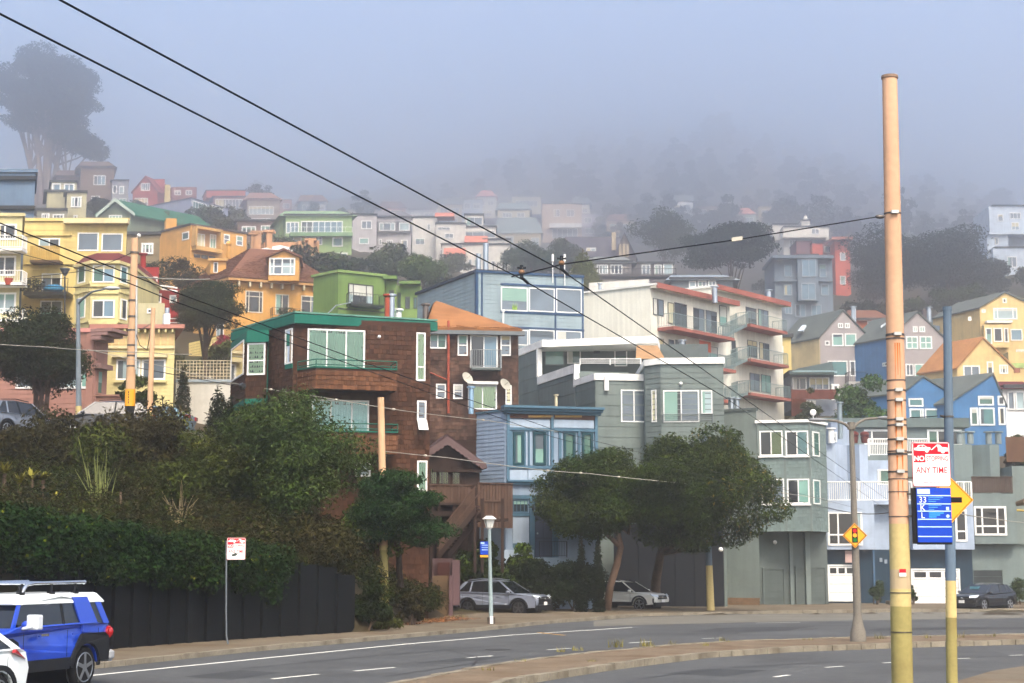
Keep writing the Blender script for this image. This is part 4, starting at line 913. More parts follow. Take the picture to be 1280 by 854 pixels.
def grey_shingled():
    A, B, D = at(906, 600, 92.5), at(947, 600, 91.5), at(1034, 600, 93)
    zt = at(920, 513, 92).z; z2 = at(970, 526.5, 91).z
    h = house('row_house', 'tall grey shingled house with two storeys of bay windows above double garage', [A, D], z=.1)
    plan = [Vector((A.x, A.y, zt)), Vector((B.x, B.y, zt)), Vector((B.x, B.y+12, zt)), Vector((A.x-1, A.y+12, zt))]; wl = body(h, plan, GREYW, -.5)
    w0 = Wall(A, B); w0.z = 0
    plan = [Vector((B.x+.01, B.y+1.0, z2)), Vector((D.x, D.y+.6, z2)), Vector((D.x, D.y+13, z2)), Vector((B.x+.01, B.y+13, z2))]; w_low = body(h, plan, GREYD, -.5)
    wg = Wall(plan[0], plan[1])
    # shingled bay
    P = [Vector((B.x+.02, B.y+.0, 0)), at(1013, 600, 90.8), Vector((D.x, D.y, 0))]; zb = Wall(P[0], P[1]).hit(985, 664)[1]
    bay = [Vector((p.x, p.y, 0)) for p in P] + [Vector((D.x, D.y+1.2, 0)), Vector((B.x+.02, B.y+1.2, 0))]
    mb = MB(); mb.loft([p + UP*zb for p in bay], [p + UP*z2 for p in bay]); by = mb.build('bay', GREYW, h)
    wb, wc = Wall(bay[0], bay[1]), Wall(bay[1], bay[2])
    qs = [(949.5, 538.6, 978.5, 570), (982, 538.6, 1010.6, 570), (952, 598.6, 980.5, 630), (984, 598.6, 1012, 630)]
    shingles(by, wb, .1, wb.L-.05, zb, z2-.1, SHING3, pitch=.2, width=.18, seed=21, holes=[wb.rect(q) for q in qs]); shingles(by, wc, .05, wc.L-.05, zb, z2-.1, SHING3, pitch=.2, width=.18, seed=22)
    for u in (0, wb.hit(980.5, 600)[0], wb.L-.06): mb = MB(); wb.box(mb, u, u+.12, zb, z2, .01, .05); mb.build('trim', GREYW, h)
    mb = MB(); wb.box(mb, -.1, wb.L+.1, z2-.08, z2+.08, -.2, .14); wc.box(mb, .1, wc.L, z2-.08, z2+.07, -.2, .12); mb.build('parapet_cap', WHITE, h)
    mb = MB(); w0.box(mb, -.1, w0.L, zt-.04, zt+.1, -.3, .08); mb.build('parapet_cap', GREYD, h)
    g2 = [('clear', CUR_TAN), ('clear', CUR_BLUE), (['dark', 'grey'], None), (['dark', 'mint'], None)]
    for q, (g, c) in zip(qs, g2): window(h, wb, q, cols=2, g=['dark', 'clear'] if c else g, curtain=c, fw=.08, sill=True)
    window(h, wc, (1015, 540, 1023.5, 570.5), g='green', fw=.07); window(h, wc, (1016, 600, 1024.5, 630.5), g='teal', fw=.07)
    roof_slab(h, [Vector((p.x, p.y, z2-.02)) for p in (B, D, D + Vector((0, 12, 0)), B + Vector((0, 12, 0)))], TAR, .05, .0)
    for q in ((955, 712, 979, 758), (996, 710, 1031, 758)): garage_door(h, wg, q, GDOOR, rows=5, frame=GREYD)
    # brick footing of the tall wall
    rg = random.Random(4); L0 = w0.L
    for r in range(6):
        u = -(.1 if r % 2 else 0)
        while u < L0 - .02:
            a, b = max(u, 0), min(u+.21, L0); u += .22
            if b - a > .04: mb = MB(); w0.box(mb, a, b, r*.09, r*.09+.08, .003, .03 + rg.uniform(0, .012)); mb.build('brick', BRICKM, wl)
    mb = MB(); p = wb.hit(994, 668); u = wg.hit(1008, 700)[0]; wg.box(mb, u-.15, u+.15, -.3, zb, .02, .22); u = wg.hit(988, 700)[0]; wg.box(mb, u-.1, u+.1, -.3, zb, .02, .16); mb.build('pier', GREYW, h, kind='stuff')
    mb = MB(); u, zz = wg.hit(966, 678); mb.ball(wg.pt(u, zz, .3), .12); mb.build('garage_lamp', WHITE, h)
    for x, y in ((914, 510), (921, 511)): pipe(h, at(x, y, 95) - UP*.2, .7, GALV, r=.17)
    pipe(h, at(942.5, 522, 94) - UP*.2, .5, metal('bluepipe', (140, 170, 190)), r=.1)
    mb = MB(); p = at(1016.5, 519, 95); mb.ball(p + UP*.15, .2, .07, .2); mb.tube([p, p - UP*.5], .03, 6); mb.build('satellite_dish', WHITE, h)
    # low shed roof continuing behind with timber and stair
grey_shingled()
# ---------------------------------------------------------------- pale blue and navy garage house
def garage_houses():
    LBL = paint('box_blue', (170, 186, 206)); NVY = paint('navy_wall', (32, 58, 76)); GRX = paint('box_grey', (120, 134, 130))
    d = 95.5
    A, B = at(1030, 650, d), at(1217, 650, d); w = Wall(A, B)
    z1 = w.hit(1060, 687)[1]; z2 = w.hit(1060, 626)[1]; z3 = w.hit(1060, 552)[1]
    h = house('row_house', 'pale blue house with projecting boxes over navy ground floor and white garage doors', [A, B], z=0)
    base = MB(); w.box(base, 0, w.L, -.5, z1, -10, -.6); g = base.build('ground_floor_wall', NVY, h)
    wg = w.off(-.6)
    mb = MB(); w.box(mb, w.hit(1093, 650)[0], w.hit(1140, 650)[0], z1, z2, -9, -1.0); mb.build('recess_wall', LBL, h)
    boxes = []
    for x0, x1, zz in ((1031, 1093, z2), (1140, 1217, z2)):
        mb = MB(); w.box(mb, w.hit(x0, 650)[0], w.hit(x1, 650)[0], z1, zz, -9, 0); boxes.append(mb.build('box', LBL, h))
    # upper boxes with chamfered faces
    for xs in ((1031, 1054, 1072, 1096),):
        us = [w.hit(x, 575)[0] for x in xs]; P = [w.pt(us[0], 0, -2.2), w.pt(us[1], 0, -2.2), w.pt(us[2], 0, -3.0), w.pt(us[2]+.6, 0, -2.2), w.pt(us[3], 0, -2.4), w.pt(us[3], 0, -8), w.pt(us[0], 0, -8)]
        mb = MB(); mb.loft([p + UP*z2 for p in P], [p + UP*z3 for p in P]); mb.build('upper_box', LBL, h)
    mb = MB(); w.box(mb, w.hit(1096, 575)[0], w.hit(1140, 575)[0], z2, w.hit(1100, 571)[1], -8, -3.2); up = mb.build('upper_wall', LBL, h)
    wu = w.off(-3.2); window(h, wu, (1097, 587, 1113, 606), g='green')
    # balconies
    RW = paint('rail_white', (236, 232, 222))
    for x0, x1, o in ((1031.5, 1116, -.12), (1118, 1140, -1.1), (1196, 1214.5, -.12)):
        wo = w.off(o); a, zb = wo.hit(x0, 627); b = wo.hit(x1, 627)[0]
        if o < -1: mb = MB(); w.box(mb, a, b, zb-.2, zb-.03, -3, o-.05); mb.build('balcony_floor', LBL, h)
        railing(h, [wo.pt(a, zb), wo.pt((a+b)/2, zb), wo.pt(b, zb)], wo.hit(1060, 602.5)[1]-zb, RW, gap=.12, r=.025, post=.06)
    if True:
        a = w.hit(1093, 626)[0]; b = w.hit(1140, 626)[0]; mb = MB(); w.box(mb, a, b, z2-.22, z2-.02, -3, -.08); mb.build('balcony_floor', LBL, h)
    window(h, w, (1034.5, 640, 1078, 682), cols=[.3, .78], rows=[.68], g=['dark', 'dark', 'pale'], fw=.11); window(h, w, (1194, 637, 1208.5, 677), rows=[.68], g='dark', fw=.11)
    garage_door(h, wg, (1036.5, 708, 1068, 752), WHITE, rows=4, lights=3); garage_door(h, wg, (1141, 713, 1198, 757), WHITE, rows=4, lights=3)
    mb = MB(); u = wg.hit(1092, 700)[0]; wg.box(mb, u-.06, u+.06, -.3, z1, .01, .08); mb.build('drain_pipe', paint('pipe_blue', (70, 100, 130)), h)
    for x, y in ((1101, 700), (1107, 702)): mb = MB(); u, zz = wg.hit(x, y); wg.box(mb, u-.08, u+.08, zz-.12, zz+.12, .01, .06); mb.build('meter_box', paint('box', (150, 160, 170)), h)
    mb = MB(); u, zz = wg.hit(1061, 696); wg.box(mb, u-.28, u+.22, zz-.35, zz+.35, .3, .33); mb.build('notice', paint('notice', (206, 170, 160)), h)
    # ------------------------------------------------ grey neighbour with brown deck
    A2, B2 = at(1217, 650, 96), at(1300, 650, 96); w2 = Wall(A2, B2)
    k = house('row_house', 'grey boxy house with brown slatted deck above a dark garage', [A2, B2], z=0)
    y1 = w2.hit(1240, 680)[1]; y2 = w2.hit(1240, 617)[1]
    mb = MB(); w2.box(mb, 0, w2.L, -.5, y1, -9, -.7); mb.build('ground_floor_wall', GRX, k); mb = MB(); w2.box(mb, 0.02, w2.hit(1271, 650)[0], y1, y2, -9, 0.02); mb.build('box', GRX, k)
    mb = MB(); w2.box(mb, w2.hit(1271, 650)[0], w2.L, y1-.01, w2.hit(1275, 582)[1], -9, -.5); mb.build('side_wall', GREYW, k)
    wk = w2.off(-.7); garage_door(k, wk, (1208+9, 713, 1253, 752), paint('garage_dark', (64, 70, 70)), rows=5, frame=GRX)
    window(k, w2.off(.02), (1217.5, 633, 1258, 669.5), cols=[.25, .72], rows=[.68], g='dark', fw=.12)
    us = [w2.hit(x, 575)[0] for x in (1193, 1213, 1230, 1252, 1264)]; P = [w2.pt(us[0], 0, -2.4), w2.pt(us[1], 0, -2.4), w2.pt(us[2], 0, -2.4), w2.pt(us[2]+.05, 0, -3.1), w2.pt(us[3], 0, -2.3), w2.pt(us[4], 0, -2.3), w2.pt(us[4], 0, -8), w2.pt(us[0], 0, -8)]
    z3b = w2.hit(1225, 552)[1]; mb = MB(); mb.loft([p + UP*(y2-.02) for p in P], [p + UP*z3b for p in P]); mb.build('upper_box', GRX, k)
    BW = mat('deck_boards', (74, 62, 54), rough=.9, var=.2, scale=1.5, island=.2); a = w2.hit(1214.5, 610)[0]; b = w2.hit(1266, 610)[0]; zb, zt = w2.hit(1240, 616)[1], w2.hit(1240, 597)[1]; u = a
    mb = MB(); w2.box(mb, a, b, zt, zt+.06, -.04, .1); dr = mb.build('deck_rail', BW, k)
    while u < b: mb = MB(); w2.box(mb, u, u+.13, zb, zt, .025, .06); mb.build('board', BW, dr); u += .145
    for xs, ys in (((1200, 1213, 1236, 1248), 551),):
        for x in xs: p = at(x, ys, 99.5); pipe(k, p, .45, paint('vent_grey', (140, 152, 150)), r=.2); 
    for x, y in ((1271, 630),): mb = MB(); p = at(x, y, 92); mb.tube([p, p + Vector((.35, -.4, .1))], [.14, .2], 10); mb.build('floodlight', metal('brass', (110, 90, 60)), k)
    mb = MB(); p, q = at(1271, 638, 93), at(1290, 639, 93); mb.tube([p, q], .07, 6); mb.build('lamp_arm', paint('yellow_arm', (190, 160, 60)), k)
    # ------------------------------------------------ set-back grey storey behind both
    A3, B3 = at(1014, 540, 103), at(1206, 540, 103); w3 = Wall(A3, B3)
    s = house('house', 'low grey rooftop house with white framed windows and plant pots on deck rail', [A3, B3], z=6)
    zt3 = w3.hit(1150, 525)[1]; mb = MB(); w3.box(mb, 0, w3.L, 2, zt3, -7, 0); wl = mb.build('wall', GRX, s)
    mb = MB(); w3.box(mb, -.1, w3.L+.25, zt3-.5, zt3+.1, -7, .3); mb.build('roof_fascia', paint('grey_fascia', (104, 118, 114)), s)
    window(s, w3, (1080, 537, 1115, 556), cols=[.28, .9], g='dark', fw=.13); window(s, w3, (1159, 537, 1202, 558), cols=[.3], g=['green', 'dark'], fw=.13)
    mb = MB(); w3.box(mb, w3.hit(1031, 545)[0], w3.hit(1058, 545)[0], 3, w3.hit(1045, 531)[1], .01, 2); mb.build('stair_head', LBL, s)
    window(s, w3.off(2), (1036, 540, 1046, 553), g='dark', fw=.1)
    wr = w3.off(3.2); a, zb = wr.hit(1086, 570); b = wr.hit(1161, 570)[0]; railing(s, [wr.pt(a, zb), wr.pt((a+b)/2, zb), wr.pt(b, zb)], wr.hit(1120, 549)[1]-zb, RW, gap=.11, r=.03, post=.06, name='deck_railing')
    for x in (1068, 1081): 
        mb = MB(); p = at(x, 550, 101); mb.tube([p - UP*.2, p + UP*.2], [.2, .28], 10); mb.ball(p + UP*.35, .3, .3, .2); mb.build('plant_pot', mat('terracotta', (96, 48, 40), var=.2), s)
    pipe(s, at(1050.5, 545, 100), 2.0, metal('greypipe', (130, 142, 146)), r=.16)
    pipe(s, at(1039, 550, 97.5), .6, WHITE, r=.2)
garage_houses()
# ---------------------------------------------------------------- houses climbing the hill
def put_wins(h, w, L, fr, fw):
    for q in L:
        window(h, w, q[:4], cols=q[4] if len(q) > 4 else 1, g=q[5] if len(q) > 5 else 'grey', fr=fr, fw=fw, rows=q[6] if len(q) > 6 else 1)
def sh(name, label, pts, d0, m, Fw=(), Sw=(), depth=9, edge=None, fr=None, fw=.12, cat='house', roof=None, z0=None, over=.15, group=None, drop=2.0):
    P = flat(d0, pts); fr = fr or WHITE
    if len(P) == 3: C, L, Rt = P; plan = [L, C, Rt, Rt + (L-C)]; wf, ws = Wall(C, Rt), Wall(L, C)
    else: L, Rt = P; plan = back([L, Rt], depth); wf, ws = Wall(L, Rt), None
    h = house(name, label, plan, group, cat); body(h, plan, m, z0, drop=drop)
    roof_slab(h, [p + UP*.01 for p in plan], edge or m, .22, over, 'roof_edge'); roof_slab(h, [p + UP*.24 for p in plan], roof or TAR, .05, -.2)
    put_wins(h, wf, Fw, fr, fw)
    if ws: put_wins(h, ws, Sw, fr, fw)
    return h, wf, ws, plan
def blk(h, q, d, dd, m, name='wall'):
    """a block of the house: front rectangle q at distance d, dd deep"""
    a, b = at(q[0], q[3], d), at(q[2], q[1], d); mb = MB(); mb.hexa(a, (b.x-a.x, 0, 0), run(b.x, d, dd), (0, 0, b.z-a.z)); o = mb.build(name, m, h)
    return o, Wall((a.x, d), (b.x, d))
def gfront(h, xl, xr, xa, ye, ya, yb, d, v, m, rm, over=.3, t=.2, name='wall'):
    a, b = at(xl, ye, d), at(xr, ye, d); w = Wall(a, b); p = at(xa, ya, d)
    gable(h, w, 0, w.L, at(xl, yb, d).z, a.z, p.z, 8, m, rm, over, t, ur=(p-a).dot(w.d), vec=Vector(v)); return w
YEL = paint('yellow', (232, 204, 120)); YEL2 = paint('yellow_pale', (230, 212, 142)); ORA = paint('orange', (228, 164, 76)); ORA2 = paint('orange_pale', (224, 170, 92))
PINK = paint('pink', (172, 122, 106)); SLATE = paint('slate', (104, 128, 154)); RED = paint('red', (168, 34, 34)); GREEN = paint('green', (112, 144, 66)); GREENL = paint('green_light', (136, 168, 84))
MAROON = mat('roof_maroon', (92, 40, 38), rough=.85, var=.2, scale=1, island=.2); BROOF = mat('roof_brown', (110, 74, 56), rough=.9, var=.2, scale=.7, fine=.2); GROOF = mat('roof_grey', (88, 94, 90), rough=.9, var=.15, scale=.6, fine=.2); DGREEN = mat('roof_green', (44, 92, 74), rough=.85, var=.15)
BEI = paint('beige', (196, 186, 142)); GSH = mat('grey_shingle_wall', (150, 142, 140), rough=.9, var=.08, scale=1.0, fine=.18); BLU = paint('bright_blue', (70, 124, 176)); YEG = paint('yellow_gable', (236, 200, 128)); TAN = mat('roof_tan2', (160, 112, 70), rough=.9, var=.2, scale=.8, fine=.2)
# slate building and balcony flats at the left edge
h, w, ws, pl = sh('building', 'slate blue flat roofed building with dark horizontal trim above the yellow balcony flats', [(-60, 216), (44.5, 216)], 116, SLATE, depth=7)
for y in (223, 260): mb = MB(); zz = w.hit(10, y)[1]; w.box(mb, -.1, w.L+.1, zz-.16, zz+.12, .02, .3); mb.build('trim', DARKM, h)
h, w, ws, pl = sh('apartment_building', 'pale yellow flats with white balcony railings and a red balcony pot', [(-60, 271), (28.5, 271)], 105, paint('flat_yellow', (214, 200, 140)), cat='apartments',
   Fw=[(-8, 280, 21, 300, 2, 'dark'), (-8, 320, 20, 345, 2, 'dark'), (-8, 366, 20, 392, 2, 'pale')])
for y, t in ((310, 294), (353, 338), (399, 386)):
    wo = w.off(1.1); ua, zz = wo.hit(-40, y); ub = wo.hit(28, y)[0]; mb = MB(); w.box(mb, ua, ub, zz-.18, zz, .02, 1.15); b = mb.build('balcony', WHITE, h)
    railing(b, [w.pt(ua, zz, 1.05), w.pt(ub-.05, zz, 1.05), w.pt(ub-.05, zz, .05)], wo.hit(10, t)[1]-zz, WHITE, gap=.16, r=.02)
mb = MB(); p = at(11, 350, 104); mb.tube([p - UP*.35, p + UP*.1], [.22, .3], 10); mb.build('flower_pot', paint('redpot', (190, 60, 40)), h)
# tall yellow house with lattice balcony
h, w, ws, pl = sh('house', 'tall yellow house with twin picture windows and a wooden lattice balcony', [(31, 277), (159, 277)], 113, YEL, Fw=[(97, 291, 123.5, 314, 1, 'grey'), (127, 292, 153.5, 314.5, 1, 'grey'), (48.5, 298, 75, 313, 2, ['pale', 'dark']), (52, 342, 77, 366, 2, ['grey', 'dark']), (50, 376, 78, 402, 2, 'mint')], fw=.09)
boards(h.children[0], w, 0, w.L, w.hit(80, 440)[1], w.hit(80, 278)[1]-.05, .42, YEL)
trim(h, w, (82, 275.5, 162, 281), paint('yel_cornice', (232, 214, 160)), .6, 'cornice'); trim(h, w, (31, 292.5, 90, 295), YEL, .15, 'belt'); trim(h, w, (31, 329, 92, 331), YEL, .15, 'belt')
u0, u1, a, b = w.rect((43, 311, 80, 330)); mb = MB(); w.box(mb, u0, u1, a-.1, a+.08, .02, 1.1); bl = mb.build('balcony', WOOD, h)
LAT = mat('lattice_wood', (176, 144, 74), rough=.9, var=.2, scale=2)
n = 17
for k in range(n): mb = MB(); x = u0 + (u1-u0)*k/n; w.box(mb, x, x+(u1-u0)/n-.03, a, b, 1.02, 1.08); mb.build('slat', LAT, bl)
u0, u1, a, b = w.rect((38, 352, 92, 369)); mb = MB(); w.box(mb, u0, u1, a-.25, a, .02, 1.6); dk = mb.build('deck', DARKM, h); railing(dk, [w.pt(u0, a, .1), w.pt(u0, a, 1.5), w.pt(u1, a, 1.5)], .95, DARKM, gap=.2, r=.015)
mb = MB(); u, zz = w.hit(72, 364); mb.ball(w.pt(u, zz, 1.0), .75, .4, .32); mb.build('tarp', paint('tarp', (50, 140, 190)), h)
mb = MB(); rg = random.Random(1)
for k in range(5): u, zz = w.hit(42+k*3.5, 362); mb.ball(w.pt(u, zz, .9), .3, .3, .3+.1*rg.random())
foliage('deck_plants', L_DARK, h, [(*w.pt(w.hit(45, 360)[0], w.hit(45, 360)[1], .9), .9, .4, .5)], 300, .14, 2)
# bay fronted yellow house with maroon mansard
def bay_house():
    h = house('house', 'bay fronted yellow house under a maroon mansard roof behind the utility pole', [at(93, 400, 104), at(163, 400, 104)])
    d = 104; P = [at(92.5, 400, d+1.6), at(112, 400, d), at(147, 400, d), at(164, 400, d+1.6)]; ze, zr = at(112, 328, d).z, at(112, 313.5, d).z; zb = terrain(P[1].x, d+4)-2
    Q = P + [P[3] + Vector((0, 8, 0)), P[0] + Vector((0, 8, 0))]
    mb = MB(); mb.loft([Vector((p.x, p.y, zb)) for p in Q], [Vector((p.x, p.y, ze)) for p in Q]); wl = mb.build('wall', YEL2, h)
    c = Vector((sum(p.x for p in Q)/6, d+4, 0)); e = lambda p, k, z: Vector((c.x + (p.x-c.x)*k, c.y + (p.y-c.y)*k, z))
    mb = MB(); mb.loft([e(p, 1.07, ze-.12) for p in Q], [e(p, 1.07, ze+.08) for p in Q]); mb.build('cornice', YEL2, h)
    mb = MB(); mb.loft([e(p, 1.05, ze+.08) for p in Q], [e(p, .8, zr) for p in Q]); mb.build('roof', MAROON, h)
    for (a, b), L in (((0, 1), [(98, 331.5, 107, 354, 1, 'green'), (98, 372, 107, 398, 1, 'mint')]), ((1, 2), [(116, 331.5, 143.5, 353.5, 2, ['green', 'blue']), (115.5, 375, 143.5, 397.5, 2, ['dark', 'blue'])]), ((2, 3), [(150, 333, 158.5, 355, 1, 'teal'), (150, 374, 158, 400, 1, 'dark')])):
        w = Wall(P[a], P[b]); put_wins(h, w, L, WHITE, .09)
        for y in (357, 366, 404): zz = w.hit((92, 112, 147)[a]+8, y)[1]; mb = MB(); w.box(mb, -.02, w.L+.02, zz-.08, zz+.08, .01, .12); mb.build('belt', YEL2, h)
        for k in range(1, 4): mb = MB(); u = w.L*k/4; w.box(mb, u-.05, u+.05, w.hit(130, 366)[1]-.05 - 0, w.hit(130, 357)[1], .01, .06); mb.build('panel_strip', YEL2, h)
bay_house()
# lower yellow house with panelled frieze
def frieze_house():
    h, w, ws, pl = sh('house', 'low yellow clapboard house with panelled frieze and pinkish cornice edge', [(122, 412), (219, 412)], 88, YEL2, Fw=[(145.5, 449.5, 175.5, 475.5, [.5], ['pale', 'pale']), (177, 449.5, 207, 475, [.06], ['pale', 'grey'])], fw=.09, edge=paint('tile_edge', (196, 128, 110)), over=.45)
    boards(h.children[0], w, 0, w.L, w.hit(170, 535)[1], w.hit(170, 436)[1], .2, YEL2)
    trim(h, w, (122, 432.5, 218.5, 436), paint('yel_cornice', (232, 214, 160)), .14, 'moulding'); trim(h, w, (141, 444, 210, 447.5), paint('yel_cornice', (232, 214, 160)), .35, 'hood'); trim(h, w, (143, 475.5, 209, 478.5), YEL2, .2, 'sill')
    for k in range(11): x = 124 + k*8.7; trim(h, w, (x, 417.5, x+6.8, 431), paint('frieze_panel', (236, 196, 132)), .05, 'panel')
    for k in range(12): x = 123 + k*8.5; trim(h, w, (x, 412.5, x+2, 416.5), YEL2, .4, 'bracket')
    b, wb = blk(h, (171.5, 379, 206, 414), 93, 4, BEI, 'roof_room'); window(h, wb, (184, 386, 190, 392), g='dark')
    c, wc = blk(h, (204.5, 392, 213, 414), 90.5, .8, WHITE, 'chimney'); mb = MB(); p = at(209, 392, 90.9); mb.tube([p, p + UP*.32], .14, 10); mb.build('chimney_pot', GALV, c)
    u0, z = w.off(1).hit(191, 514); u1 = w.off(1).hit(203, 514)[0]; railing(h, [w.pt(u0, z, 1), w.pt(u1, z, 1)], .7, DARKM, gap=.2, r=.012)
    b, wb = blk(h, (190, 514, 204, 530), 86.5, .7, PINK, 'step'); 
frieze_house()
# pink clapboard house
def pink_house():
    h, w, ws, pl = sh('house', 'dusty pink clapboard house with bracketed cornice behind the dark street tree', [(-50, 416), (116.5, 416)], 84, PINK, Fw=[(75, 456, 111, 486, [.75], ['pale', 'mint']), (20, 456, 60, 486, 2, 'grey')], fw=.12, edge=paint('pink_edge', (214, 140, 128)))
    boards(h.children[0], w, 0, w.L-.3, w.hit(60, 540)[1], w.hit(60, 416)[1], .25, PINK)
    trim(h, w, (108, 416, 116.5, 535), PINK, .1, 'corner_board')
    a, b = at(116.5, 520, 84.0), at(132, 520, 85.2); w2 = Wall(a, b); zt = at(116, 424, 84).z
    mb = MB(); w2.box(mb, 0, w2.L, terrain(a.x, 86)-1, zt, -5, 0); mb.build('side_wall', paint('pink_side', (176, 126, 112)), h); window(h, w2, (121, 463, 127.5, 493), g='green', fr=PINK)
    trim(h, w2, (117, 456, 133, 462), paint('pink_trim', (150, 112, 104)), .4, 'hood')
    for k, (y0, y1, o) in enumerate(((414, 418, 1.3), (418, 422, 1.0), (422, 427, .6))): trim(h, w2, (113, y0, 136-k*3, y1), paint('pink_trim', (150, 112, 104)), o, 'cornice')
    g = thing('garden_wall', 'low pink clapboard garden wall in front of the yellow frieze house', 'wall', at(135, 525, 81))
    b, wb = blk(g, (119, 495, 152, 530), 81, .3, PINK); boards(b, wb, 0, wb.L, wb.hit(135, 528)[1], wb.hit(135, 495)[1], .25, PINK); trim(g, wb, (118, 493.5, 152.5, 495.5), PINK, .1, 'coping')
    trim(g, wb, (120, 512, 126.5, 524), WHITE, .12, 'meter_box')
pink_house()
# red house with white trim
def red_house():
    h = house('house', 'deep red house with curved white trim and tall red flue pipe', [at(172, 390, 120), at(222, 390, 120)])
    b, w = blk(h, (168, 361, 224, 420), 120, 8, RED); b2, w2 = blk(h, (160, 334, 199, 362), 123, 6, RED, 'upper_wall')
    put_wins(h, w2, [(172, 346, 178, 357), (188, 346, 197, 357, 2)], WHITE, .12); put_wins(h, w, [(177.5, 368, 186, 379, 1, 'dark'), (188, 367, 202, 379, 2, 'dark'), (212, 369, 221, 379, 1, 'pale')], WHITE, .12)
    for y in (357.5, 361.5):
        mb = MB(); pts = [at(166 + k*6.2, y + ((k-4.5)/4.5)**2*3, 119.6) for k in range(10)]; mb.tube(pts, .07, 6); mb.build('trim', WHITE, h)
    for y in (398, 403): trim(h, w, (168, y, 224, y+1), WHITE, .06)
    mb = MB(); mb.tube([at(179, 358, 121), at(179, 318, 121)], .22, 8); mb.tube([at(179, 319, 121), at(179, 317, 121)], .34, 8); mb.build('flue_pipe', RED, h)
red_house()
# orange house with hip roof and dormer
def dormer_house():
    Pn = flat(150, [(291, 350), (243, 361), (411.5, 358.5)]); C, L, Rt = Pn; plan = [L, C, Rt, Rt + (L-C)]
    h = house('house', 'orange house with a brown hip roof and pedimented white windowed dormer', plan); wl = body(h, plan, ORA); wf, ws = Wall(C, Rt), Wall(L, C)
    ev = [C, Rt, Rt + (L-C)*1.25, L + (L-C)*.25]; cc = sum(ev, Vector())/4; ev = [p + (p-cc).normalized()*.9 for p in ev]
    mb = MB(); mb.prism([p - UP*.12 for p in ev], (0, 0, .24)); mb.build('eave', paint('eave', (206, 150, 84)), h)
    hip_roof(h, [p + UP*.1 for p in ev], at(313, 312, 157), at(352, 314, 159), BROOF)
    for k in range(9): u = wf.L*(k+.4)/9; mb = MB(); wf.box(mb, u, u+.16, C.z-.62, C.z-.13, .02, .6); mb.build('bracket', paint('bracket', (214, 196, 160)), h)
    put_wins(h, wf, [(306.5, 364, 328.5, 391, [.2, .8], 'dark', [.25]), (344, 368, 361, 394, 2, 'dark'), (376, 370, 396.5, 393, [.6], ['dark', 'grey'], [.3])], paint('win_cream', (226, 214, 190)), .1)
    put_wins(h, ws, [(271, 400, 280, 424, 2, ['pale', 'dark'])], WHITE, .1)
    u0, z = wf.hit(338, 396); u1 = wf.hit(377, 396)[0]; mb = MB(); wf.box(mb, u0, u1, z-.15, z, .02, .9); bl = mb.build('balcony', ORA, h); railing(bl, [wf.pt(u0, z, .1), wf.pt(u0, z, .8), wf.pt(u1, z, .8), wf.pt(u1, z, .1)], .8, DARKM, gap=.2, r=.015)
    foliage('balcony_plants', L_MID, h, [(*wf.pt((u0+u1)/2, z+.5, .5), 1.0, .35, .45)], 240, .12, 4)
    w = gfront(h, 336, 374, 355, 322, 313.5, 351, 150.5, (-.6, 6, 0), ORA, BROOF, .5, .2, 'dormer'); window(h, w, (336.5, 322.5, 369, 344), cols=[.18, .5, .82], rows=2, g=['pale', 'grey', 'pale', 'pale'], fw=.14)
    b, wb = blk(h, (263, 326, 283, 342), 153, 4, ORA, 'dormer'); window(h, wb, (267, 328, 272.5, 341), g='dark'); trim(h, wb, (261, 323.5, 285, 326.5), ORA2, .3, 'eave')
    for x, y0, y1 in ((286, 324, 305),): mb = MB(); mb.tube([at(x, y0, 155), at(x, y1, 155)], .22, 8); mb.ball(at(x, y1, 155), .3); mb.build('chimney', ORA, h)
    # boundary fence of yellow boards
    g = thing('board_fence', 'yellow board fence sloping down beside the orange dormer house', 'fence', at(262, 450, 140))
    for k in range(7): a, b = at(236, 426+k*3.4+6, 141), at(291, 419+k*3.4, 139); mb = MB(); mb.hexa(a, b-a, Vector((0, .1, 0)), UP*.21); mb.build('board', YEL, g)
    bush('bougainvillea', 'magenta flowering bougainvillea beside the brown apartments', at(279, 446, 132), (1.1, .8), 2.0, L_RED, 700, .13, seed=3, cat='plant')
dormer_house()
# orange modern house
def orange_modern():
    h, w, ws, pl = sh('house', 'orange flat roofed house with recessed balcony and two small white windows', [(238.6, 281.5), (193, 293), (308.5, 293)], 190, ORA, Fw=[(279, 293, 287, 305.5, 1, 'grey', 2), (295, 295, 303.5, 307.5, 1, 'grey', 2)], Sw=[(228, 290, 236.5, 300, 1, 'green')], edge=mat('edge_dark', (70, 66, 66)), fw=.14)
    b, wb = blk(h, (207, 273, 221, 290), 196, 2, ORA, 'chimney')
    u0, u1, a, b2 = w.rect((240.5, 289.5, 271, 311)); mb = MB(); w.box(mb, u0, u1, a, b2, .01, .05); r = mb.build('loggia', mat('loggia_shade', (168, 132, 96)), h)
    mb = MB(); w.box(mb, u0-.1, u1+.1, b2, b2+.3, .02, 1.1); w.box(mb, u0-.1, u1+.1, a-.5, a, .02, 1.1); w.box(mb, u1-.1, u1+.3, a, b2, .02, 1.1); w.box(mb, u0-.2, u0+.05, a, b2, .02, 1.1); mb.build('balcony', ORA2, h)
    w2 = w.off(.05); put_wins(h, w2, [(242, 292, 256, 310, 3, 'cream'), (262, 293, 270, 311, 2, 'mint')], WHITE, .12); put_wins(h, w, [(241, 318, 270, 325, 3, 'dark')], ORA, .12)
orange_modern()
